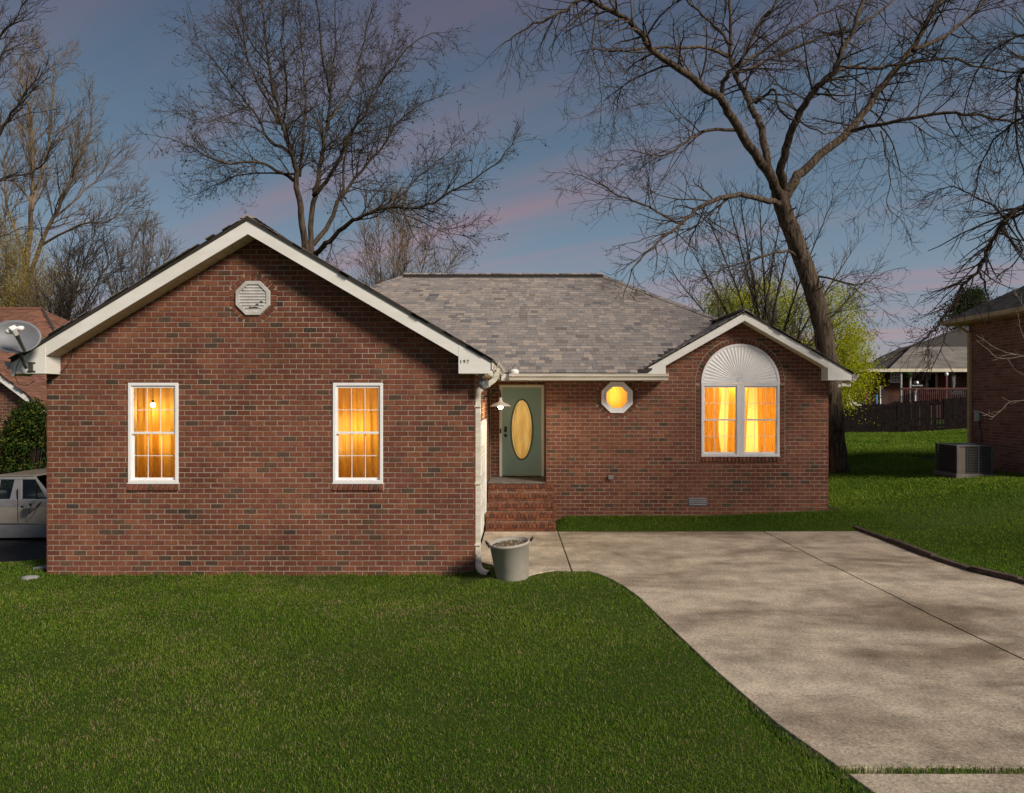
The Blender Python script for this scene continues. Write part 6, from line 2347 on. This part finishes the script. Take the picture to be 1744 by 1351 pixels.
# --- wide gum tree behind the garage
cfg_g = dict(levels=3, trop=[0.03, 0.02, 0.02, 0.01], curl=0.02, wob=0.14, rmin=0.0075, r0=0.035, space0=0.27, space=[0.25, 0.23, 0.22], ratio=(0.38, 0.62), ang=(25, 66), len0=2.6)
t = Tree('gum_tree', at(528, 720, 30), 'wide bare gum tree with dark seed balls rising behind the front gable', bark='bark_far', seed=23)
G_ = lambda L: [(250 + a / 2.683, b / 2.683) for a, b in L]
GYY = 30.0
t.limb(px_path(G_([(735, 1900), (738, 1500), (738, 1250), (736, 1120)]), GYY), 0.34, 0.28)
for L_, dy, r0_, r1_, t0_ in [
    (G_([(725, 1150), (705, 980), (690, 850), (670, 720), (625, 600), (590, 450), (560, 300), (540, 150), (520, -30)]), -1.5, 0.21, 0.03, 0.25),
    (G_([(742, 1140), (760, 930), (785, 820), (800, 700), (825, 570), (840, 400), (860, 200), (862, -30)]), 2, 0.17, 0.03, 0.25),
    (G_([(762, 900), (840, 800), (890, 700), (930, 600), (1000, 520), (1060, 400), (1130, 300), (1210, 200), (1330, 150)]), -2.5, 0.12, 0.015, 0.2),
    (G_([(745, 1130), (840, 1010), (890, 900), (980, 780), (1080, 670), (1150, 560), (1250, 480), (1370, 430)]), 3, 0.15, 0.015, 0.25),
    (G_([(760, 1180), (800, 1130), (880, 1060), (960, 1000), (1100, 950), (1250, 950), (1370, 890), (1480, 830), (1600, 740), (1680, 655)]), -3, 0.16, 0.014, 0.3),
    (G_([(683, 830), (590, 780), (500, 740), (380, 745), (280, 720), (180, 660), (40, 620)]), -3, 0.10, 0.013, 0.25),
    (G_([(650, 690), (560, 640), (480, 500), (380, 380), (300, 270), (200, 190)]), 2.5, 0.10, 0.013, 0.25),
    (G_([(600, 560), (520, 400), (460, 250), (400, 100), (360, -20)]), 1.5, 0.09, 0.02, 0.2),
    (G_([(690, 800), (570, 790), (440, 800), (330, 840), (220, 890)]), 3, 0.07, 0.012, 0.3),
    (G_([(700, 800), (720, 560), (720, 350), (700, 150), (690, -30)]), 3, 0.09, 0.03, 0.25),
    (G_([(828, 560), (930, 400), (990, 200), (1040, -20)]), 3, 0.08, 0.02, 0.2),
    (G_([(890, 900), (910, 700), (960, 560), (1080, 330), (1150, 80)]), 4, 0.08, 0.014, 0.25),
    (G_([(1000, 980), (1150, 900), (1250, 800), (1350, 720), (1460, 620)]), 2, 0.06, 0.012, 0.2),
    (G_([(470, 480), (380, 520), (250, 560), (140, 520)]), -1.5, 0.045, 0.010, 0.2),
    (G_([(1100, 950), (1250, 1010), (1350, 1060), (1480, 1080)]), -1.5, 0.04, 0.010, 0.25),
    (G_([(620, 590), (640, 400), (620, 200), (640, -20)]), -3, 0.07, 0.02, 0.2),
    (G_([(835, 420), (800, 250), (790, 100), (770, -20)]), -2, 0.06, 0.02, 0.2),
    (G_([(800, 1150), (850, 1090), (820, 1200)]), 1, 0.06, 0.02, 0.4),
    (G_([(560, 300), (470, 180), (430, 60), (420, -20)]), -2, 0.05, 0.015, 0.2),
]:
    pth, rd = t.limb(px_path(L_, GYY, dy, 0.3 * dy), r0_ * 0.78, r1_ * 0.8, 0.03)
    t.dress(pth, rd, cfg_g, t0_)
t.finish(seeds=1500)

# --- left trees
cfg_l = dict(levels=3, trop=[0.07, 0.06, 0.05, 0.03], curl=0.03, wob=0.10, rmin=0.009, r0=0.04, space0=0.36, space=[0.30, 0.28, 0.26], ratio=(0.38, 0.65), ang=(18, 45), len0=3.2)
Z1 = lambda L: [(a / 2.815, b / 2.815) for a, b in L]
t = Tree('slender_tree', at(45, 720, 36), 'slender bare many stemmed tree at the left above the brown roof', bark='twig_tan', twig='twig_tan', seed=31)
for L_, dy, r0_, r1_, t0_ in [
    (Z1([(115, 1900), (118, 1330), (140, 1150), (152, 950), (157, 700), (130, 500), (100, 380)]), 1, 0.19, 0.025, 0.45),
    (Z1([(135, 1340), (230, 1100), (330, 900), (400, 730), (440, 560)]), -2, 0.12, 0.02, 0.2),
    (Z1([(150, 1000), (210, 800), (240, 600), (250, 350), (190, 290)]), 2, 0.08, 0.015, 0.2),
    (Z1([(200, 1180), (380, 1080), (520, 1060), (600, 975)]), -2, 0.07, 0.012, 0.2),
    (Z1([(260, 1050), (380, 940), (470, 850), (545, 760)]), 2, 0.06, 0.012, 0.2),
    (Z1([(125, 1250), (40, 1000), (20, 800), (60, 650)]), 2, 0.09, 0.02, 0.2),
]:
    pth, rd = t.limb(px_path(L_, 36, dy, 0.3 * dy), r0_, r1_, 0.03)
    t.dress(pth, rd, cfg_l, t0_)
t.finish()
t = Tree('tall_tree', at(-70, 720, 27), 'tall bare tree leaning in from beyond the left edge', bark='bark_far', seed=32)
for L_, dy, r0_, r1_, t0_ in [
    ([(-70, 800), (-72, 600), (-66, 400), (-60, 200), (-50, 0), (-45, -150)], 0, 0.32, 0.1, 0.5),
    ([(-66, 380), (-30, 280), (0, 226), (21, 192), (53, 146), (75, 125)], -1, 0.10, 0.012, 0.3),
    ([(-68, 420), (-20, 330), (0, 307), (50, 295), (75, 275), (112, 210)], 1.5, 0.08, 0.010, 0.3),
    ([(-60, 200), (-25, 110), (0, 60), (22, 38), (38, 10)], -1, 0.08, 0.012, 0.3),
    ([(-64, 330), (-40, 200), (0, 100), (35, 75)], 2, 0.08, 0.012, 0.4),
    ([(-70, 470), (-20, 420), (10, 400), (60, 380)], 2, 0.06, 0.01, 0.3),
]:
    pth, rd = t.limb(px_path(L_, 27, dy), r0_, r1_, 0.02)
    t.dress(pth, rd, dict(cfg_l, len0=2.2), t0_)
t.finish()


def stem_tree(name, label, base_px, Y, tops, cfg, seed, r0_=0.06, bark='twig_tan', twig='twig_tan', leaves=None, t0=0.3, join=None, jitter=2.0):
    """several stems from one foot towards points in the picture"""
    foot_ = at(base_px[0], base_px[1], Y)
    t = Tree(name, foot_, label, bark=bark, twig=twig, seed=seed)
    for (px, py) in tops:
        mid = (base_px[0] + (px - base_px[0]) * 0.35 + random.uniform(-8, 8), base_px[1] + (py - base_px[1]) * 0.5)
        pth, rd = t.limb(px_path([base_px, mid, (px, py)], Y, random.uniform(-jitter, jitter)), r0_, 0.012, 0.02)
        t.dress(pth, rd, cfg, t0)
    t.finish(leaves=leaves)
    return t


cfg_s = dict(levels=2, trop=[0.08, 0.06, 0.04], curl=0.02, wob=0.12, rmin=0.010, r0=0.025, space0=0.16, space=[0.18, 0.18], ratio=(0.4, 0.7), ang=(18, 50), len0=2.4)
stem_tree('thicket_tree', 'low bushy bare tree between the slender tree and the front gable', (232, 690), 40, [(200, 430), (225, 400), (262, 395), (285, 425), (245, 380), (180, 470), (300, 470)], cfg_s, 41, 0.09)
stem_tree('dark_sapling', 'dark bare sapling forking right above the roof vent at left', (100, 680), 30, [(135, 440), (160, 400), (190, 440), (120, 430), (205, 500)], cfg_s, 42, 0.07, bark='bark_far', twig='twig')
stem_tree('thin_tree', 'thin pale bare tree behind the grey roof beside the gum tree', (668, 700), 38, [(645, 370), (672, 340), (700, 380), (735, 400), (620, 400), (775, 440), (690, 350)], cfg_s, 43, 0.08)
stem_tree('broom_tree', 'broom shaped bare tree with many upright stems behind the right gable', (1300, 720), 27, [(1175, 420), (1205, 370), (1238, 330), (1262, 345), (1290, 330), (1330, 360), (1370, 330), (1410, 360), (1450, 430), (1150, 470), (1490, 460)],
          dict(cfg_s, rmin=0.0075, len0=1.8, space0=0.3), 44, 0.085, bark='bark_far', twig='twig')
stem_tree('yellow_tree', 'small tree covered in yellow blossom above the brown roof at left', (40, 700), 33, [(5, 400), (35, 420), (60, 470), (20, 450), (85, 480), (-20, 420), (50, 500), (0, 480), (110, 500)], dict(cfg_s, levels=2), 45, 0.06, leaves=('leaf_yellow', 11, 0.055, 0.17))

# green spring tree behind the trunk
t = Tree('spring_tree', at(1400, 740, 31), 'bright yellow green leafy tree behind the leaning trunk', bark='bark_far', seed=51)
tips = []
for (px, py, rx_, rz__, n) in ((1300, 520, 60, 40, 150), (1240, 520, 45, 26, 110), (1370, 560, 50, 60, 110), (1430, 560, 42, 70, 150), (1440, 640, 45, 55, 160), (1395, 640, 50, 60, 110), (1320, 590, 60, 50, 90), (1455, 600, 22, 50, 60)):
    for i in range(n):
        a, b = random.uniform(0, 6.28), math.sqrt(random.random())
        tips.append(at(px + rx_ * b * math.cos(a), py + rz__ * b * math.sin(a), 31 + random.uniform(-1.6, 1.6)))
for p in random.sample(tips, 120):
    s_ = at(1405, 690, 31)
    t.limb([s_, s_.lerp(p, 0.5) + Vector((0, 0, 0.4)), p], 0.05, 0.008, 0.02, 3, thick=False)
t.limb([at(1402, 800, 31), at(1405, 690, 31), at(1410, 600, 31)], 0.16, 0.06)
for p in tips:
    for k_ in range(3):
        q = p + vnoise(0.22)
        t.tips.append(q)
t.finish(leaves=('leaf_spring', 17, 0.085, 0.19))

# dark evergreen behind the far houses
t = Tree('evergreen_tree', at(1650, 700, 58), 'dark evergreen tree top between the two neighbouring roofs', bark='bark_far', seed=52)
t.limb([at(1660, 760, 58), at(1658, 600, 58), at(1655, 505, 58)], 0.3, 0.06)
for i in range(300):
    a = random.random()
    px = 1655 + random.gauss(0, 1) * (8 + 26 * a)
    t.tips.append(at(px, 500 + 65 * a + random.gauss(0, 3), 58 + random.uniform(-2, 2)))
t.finish(leaves=('needle', 70, 0.15, 0.34))

# --- tree standing beyond the right edge, its limbs droop into the frame
cfg_d = dict(levels=3, trop=[-0.06, -0.09, -0.06, 0.0], curl=0.20, wob=0.10, rmin=0.0042, r0=0.022, space0=0.22, space=[0.26, 0.26, 0.22], ratio=(0.35, 0.65), ang=(25, 70), len0=1.35)
t = Tree('drooping_tree', (14.4, 6.4, 0.5), 'bare tree with drooping curved branches reaching in from the right edge', seed=61)
t.limb([(14.4, 6.4, 0.2), (14.3, 6.5, 2.5), (14.0, 6.6, 4.6), (13.6, 6.8, 6.2), (13.0, 7.0, 8.6), (12.8, 7.0, 11)], 0.36, 0.10)
DY = 12.0
Q3 = Q
for L_, y0_, y1_, r0_, r1_ in [
    ([(1850, 300), (1790, 330), (1744, 352), (1716, 370), (1698, 395), (1680, 430), (1664, 463), (1640, 485), (1615, 530), (1585, 570), (1552, 590)], 11.2, 12.2, 0.075, 0.010),
    ([(1790, 330), (1750, 356), (1716, 372), (1690, 350), (1650, 330), (1620, 318), (1590, 330)], 11.0, 12.5, 0.035, 0.007),
    ([(1666, 460), (1676, 480), (1684, 510)], 12.0, 12.0, 0.022, 0.008),
    ([(1640, 490), (1622, 540), (1600, 600), (1580, 650)], 12.0, 12.2, 0.016, 0.005),
    ([(1700, 395), (1740, 420), (1720, 455), (1700, 470)], 11.8, 12, 0.02, 0.006),
    ([(1830, 120), (1780, 110), (1744, 118), (1733, 160), (1732, 230), (1745, 300)], 11.0, 12.5, 0.05, 0.012),
    ([(1800, 160), (1744, 200), (1700, 230), (1670, 280), (1660, 330)], 11.0, 12.5, 0.035, 0.008),
    ([(1820, 80), (1760, 60), (1700, 80), (1660, 130), (1640, 200)], 11.0, 13, 0.04, 0.008),
]:
    n = len(L_) - 1
    pts = [at(px, py, y0_ + (y1_ - y0_) * i / n) for i, (px, py) in enumerate(L_)]
    if L_[0][0] > 1780:
        hub = Vector((13.7, 6.8, min(pts[0].z + 0.3, 9)))
        pts = [hub, hub.lerp(pts[0], 0.5) + Vector((0, 0, 0.4))] + pts
    pth, rd = t.limb(pts, r0_, r1_, 0.012)
    t.dress(pth, rd, cfg_d, 0.35)
# upper crown over the yard (outside the frame)
cfg_u = dict(cfg_d, levels=3, trop=[0.03, 0.0, 0.0], curl=0.05, rmin=0.008, r0=0.05, space0=0.45, space=[0.4, 0.4, 0.35], len0=2.4)
for (dx, dy, dz) in ((-4.2, -2.8, 2.5), (-3.0, -4.5, 3.0), (3.5, 2.0, 3.5), (-2.5, 1.5, 4.5), (2.5, -3.5, 3.0), (-5.0, -0.8, 2.2), (0.5, -4.5, 3.8), (-1.5, -2, 5.0), (-4.5, -4.2, 1.2), (-5.2, 0.9, 3.4)):
    hub = Vector((13.5, 6.8, 6.0 + random.uniform(-0.8, 1.5)))
    e = hub + Vector((dx, dy, dz))
    pth, rd = t.limb([hub, hub.lerp(e, 0.5) + Vector((0, 0, 0.5)), e], 0.11, 0.02, 0.03)
    t.dress(pth, rd, cfg_u, 0.2)
t.finish()

# pale sapling twigs at the right edge
t = Tree('pale_sapling', (9.4, 10.4, 0.3), 'pale thin sapling twigs in front of the brown brick wall', bark='twig_pale', twig='twig_pale', seed=71)
SYY = 10.4
t.limb([(9.25, SYY, 0.2), (9.2, SYY, 1.4), at(1900, 640, SYY), at(1890, 560, SYY)], 0.022, 0.012)
for L_ in ([(1900, 640), (1820, 625), (1760, 610), (1730, 604), (1700, 595), (1680, 582), (1672, 577)], [(1744, 607), (1714, 611), (1697, 609), (1682, 595), (1671, 587)], [(1716, 610), (1722, 620), (1730, 630), (1748, 640)],
           [(1900, 640), (1800, 670), (1744, 682), (1720, 685), (1700, 703), (1690, 710), (1680, 706)], [(1760, 612), (1748, 585), (1738, 560), (1735, 540)], [(1790, 618), (1755, 560), (1742, 520), (1730, 500)], [(1730, 604), (1712, 605), (1700, 611)]):
    t.limb(px_path(L_, SYY), 0.0075, 0.0035, 0.003, thick=False, sub=4)
    t.dress([Vector(p) for p in px_path(L_, SYY)], [0.005] * len(L_), dict(cfg_d, levels=1, rmin=0.0025, r0=0.004, space0=0.25, len0=0.22, trop=[0.0, 0.0]), 0.4)
t.finish()

# shrub behind the truck
sh_ = empty('evergreen_shrub', at(50, 880, 17.0), 'dark evergreen shrub with sunlit tips between truck and garage wall', 'shrub')
cen = []
for i in range(520):
    a, b = random.uniform(0, 6.28), random.random() ** 0.4
    px, py = 55 + 52 * b * math.cos(a), 780 + 92 * b * math.sin(a)
    cen.append(at(px, py, 17.4 + random.uniform(-0.6, 0.6) * math.sqrt(max(0.05, 1 - b * b))))
for i in range(60):
    px = random.uniform(15, 85)
    py = 700 + 60 * abs(px - 62) / 50 + random.uniform(-22, 20)
    cen.append(at(px, py, 17.3 + random.uniform(-0.3, 0.3)))
leaf_cloud('foliage', np.array([tuple(c) for c in cen]), 26, 0.075, 0.075, M['leaf_dark'], sh_)
mb = MB()
for c in random.sample(cen, 60):
    f_ = at(55 + random.uniform(-8, 8), 930, 17.4)
    mb.tube([f_, f_.lerp(c, 0.6) + Vector((0, 0, 0.05)), c], [0.02, 0.012, 0.004], 5)
mb.build('stems', M['twig'], sh_)


# ------------------------------------------------------------------ grass
def grass(xmin, xmax, ymin, ymax, dens, hgt, wid, ok):
    n = int((xmax - xmin) * (ymax - ymin) * dens)
    x = rng.uniform(xmin, xmax, n)
    y = rng.uniform(ymin, ymax, n)
    k = ok(x, y)
    x, y = x[k], y[k]
    n = len(x)
    z = ground_z(x, y) - 0.008
    a = rng.uniform(0, 2 * np.pi, n)
    lean = np.abs(rng.normal(0, 0.7, n)) + 0.15
    clump = 0.5 + 0.5 * np.sin(x * 2.1 + 1.3 * np.sin(y * 1.7)) * np.sin(y * 2.6 + 0.8 * np.sin(x * 1.9))
    fine = 0.5 + 0.5 * np.sin(x * 9.0 + 2 * np.sin(y * 7)) * np.sin(y * 11.0 + 2 * np.sin(x * 6))
    h = hgt * rng.uniform(0.5, 1.35, n) * (0.7 + 0.35 * clump + 0.25 * fine)
    dx, dy = np.cos(a), np.sin(a)
    w = wid * rng.uniform(0.7, 1.3, n) * 0.5
    wa = a + np.pi / 2 + rng.normal(0, 0.4, n)
    wx, wy = np.cos(wa) * w, np.sin(wa) * w
    B = np.stack([x, y, z], 1)
    mid = B + np.stack([dx * h * 0.25 * lean, dy * h * 0.25 * lean, h * 0.62], 1)
    tip = B + np.stack([dx * h * 0.95 * lean, dy * h * 0.95 * lean, h * (1.0 - 0.28 * np.minimum(lean, 1.6))], 1)
    W_ = np.stack([wx, wy, np.zeros(n)], 1)
    Vv = np.stack([B - W_, B + W_, mid + W_ * 0.85, mid - W_ * 0.85, tip], 1).reshape(-1, 3)
    i0 = np.arange(n) * 5
    tri = np.stack([i0, i0 + 1, i0 + 2, i0, i0 + 2, i0 + 3, i0 + 3, i0 + 2, i0 + 4], 1).reshape(-1)
    big = 0.5 + 0.5 * np.sin(x * 0.9 + 2.2 * np.sin(y * 0.63 + 0.7)) * np.sin(y * 1.15 + 1.7 * np.sin(x * 0.5 + 2))
    spot = 0.5 + 0.5 * np.sin(x * 4.3 + 2.5 * np.sin(y * 3.1 + 1)) * np.sin(y * 5.2 + 2.5 * np.sin(x * 2.7))
    dry = rng.uniform(0, 1, n) < (0.05 + 0.18 * fine * (1 - clump) + 0.60 * np.clip(spot * big - 0.34, 0, 1))
    c = np.where(dry, rng.uniform(0.84, 1.0, n), np.clip(rng.normal(0.22 + 0.20 * clump + 0.26 * big, 0.2, n), 0, 0.79))
    return Vv, tri, np.repeat(c, 3)


DLy = np.array(sorted(p[1] for p in left_edge))
DLx = np.array([drive_left(v) for v in DLy])
DRy = np.array([-6, 8, 9.5, 10.0, 10.8, 13.3, 13.7])
DRx = np.array([7.5, 7.2, 7.05, 6.80, 6.66, 6.62, 6.62])


def front_ok(x, y):
    px = CX + x * F / np.maximum(y, 0.5)
    inv = (px > -60) | ((px > -800) & (rng.uniform(0, 1, len(x)) < 0.45))
    edge = np.interp(y, DLy, DLx) + rng.normal(0, 0.018, len(x)) + 0.016 * np.sin(y * 9) * np.sin(y * 4.3 + 1) + 0.01
    m_ = (x < edge) & inv & ((y < YG - 0.015) | (x < GXL - 0.03))
    # bare soil at the downspout corner and the walkway
    walk = (x > -0.95) & (y > 10.25 - 0.42 * np.clip((0.35 - x) / 0.9, 0, 1) + 0.05 * np.sin(x * 9))
    tubm = ((x + 0.17) ** 2 + (y - 9.95) ** 2) < 0.25 ** 2
    return m_ & ~walk & ~tubm & ((y < 13.7) | (x > -7))


def right_ok(x, y):
    px = CX + x * F / y
    e = np.interp(y, DRy, DRx)
    strip = (y > 13.27 + 0.02 * np.sin(x * 5)) & (y < YB - 0.012) & (x > 0.66)
    yard = (x > e) & (y < 33.9) & ((x > HXR + 0.02) | (y < YB)) & ((x < NX - 0.02) | (y > NY1 + 0.1) | (y < NY0 - 0.02)) & ~((x > 10.5) & (x < 11.6) & (y > 16.6) & (y < 17.7))
    trunk = ((x - 9.1) ** 2 + (y - 20) ** 2) < 0.2
    return (strip & (x < 6.8) | yard) & ((px < 1790) | ((px < 2700) & (rng.uniform(0, 1, len(x)) < 0.5))) & ~trunk


parts = [grass(-7.0, 2.6, 4.0, 5.6, 9500, 0.030, 0.0034, front_ok), grass(-9.5, 2.2, 5.6, 7.6, 6500, 0.031, 0.0042, front_ok),
         grass(-12.5, 1.8, 7.6, 10.6, 4600, 0.033, 0.0052, front_ok), grass(-12.5, -7.3, 10.5, 13.7, 2200, 0.04, 0.008, front_ok)]
parts.append(grass(GXL - 0.1, -0.9, YG - 0.13, YG - 0.012, 5200, 0.062, 0.005, lambda x, y: rng.uniform(0, 1, len(x)) < 0.25 + 0.75 * (np.sin(x * 3.1) * np.sin(x * 7.7 + 1) > 0)))
off, V_, F_, A_ = 0, [], [], []
for v, f, a in parts:
    V_.append(v)
    F_.append(f + off)
    A_.append(a)
    off += len(v)
g1 = np_object('front_grass', np.concatenate(V_), np.concatenate(F_), 3, M['grass'], attr=np.concatenate(A_), kind='stuff')
tag(g1, 'short green front lawn grass with dry flecks before the garage wall', 'grass')
parts = [grass(0.6, 7.4, 13.2, 14.2, 3400, 0.045, 0.007, right_ok), grass(6.4, 15.0, 4.0, 15, 1900, 0.04, 0.009, right_ok), grass(6.3, 12.2, 15, 22, 1500, 0.06, 0.016, right_ok), grass(7.5, 23, 22, 34, 700, 0.09, 0.03, right_ok)]
off, V_, F_, A_ = 0, [], [], []
for v, f, a in parts:
    V_.append(v)
    F_.append(f + off)
    A_.append(np.minimum(a, 0.8))
    off += len(v)
g2 = np_object('side_grass', np.concatenate(V_), np.concatenate(F_), 3, M['grass'], attr=np.concatenate(A_), kind='stuff')
tag(g2, 'dark green side yard grass right of the driveway up to the fence', 'grass')
v, f, a = grass(2.2, 7.0, 4.715, 4.805, 9000, 0.05, 0.005, lambda x, y: np.sin(x * 7) * 0.5 + rng.uniform(0, 1, len(x)) > 0.15)
g3 = np_object('joint_grass', v, f, 3, M['grass'], attr=a, kind='stuff')
tag(g3, 'thin line of grass growing in the concrete driveway joint', 'grass')
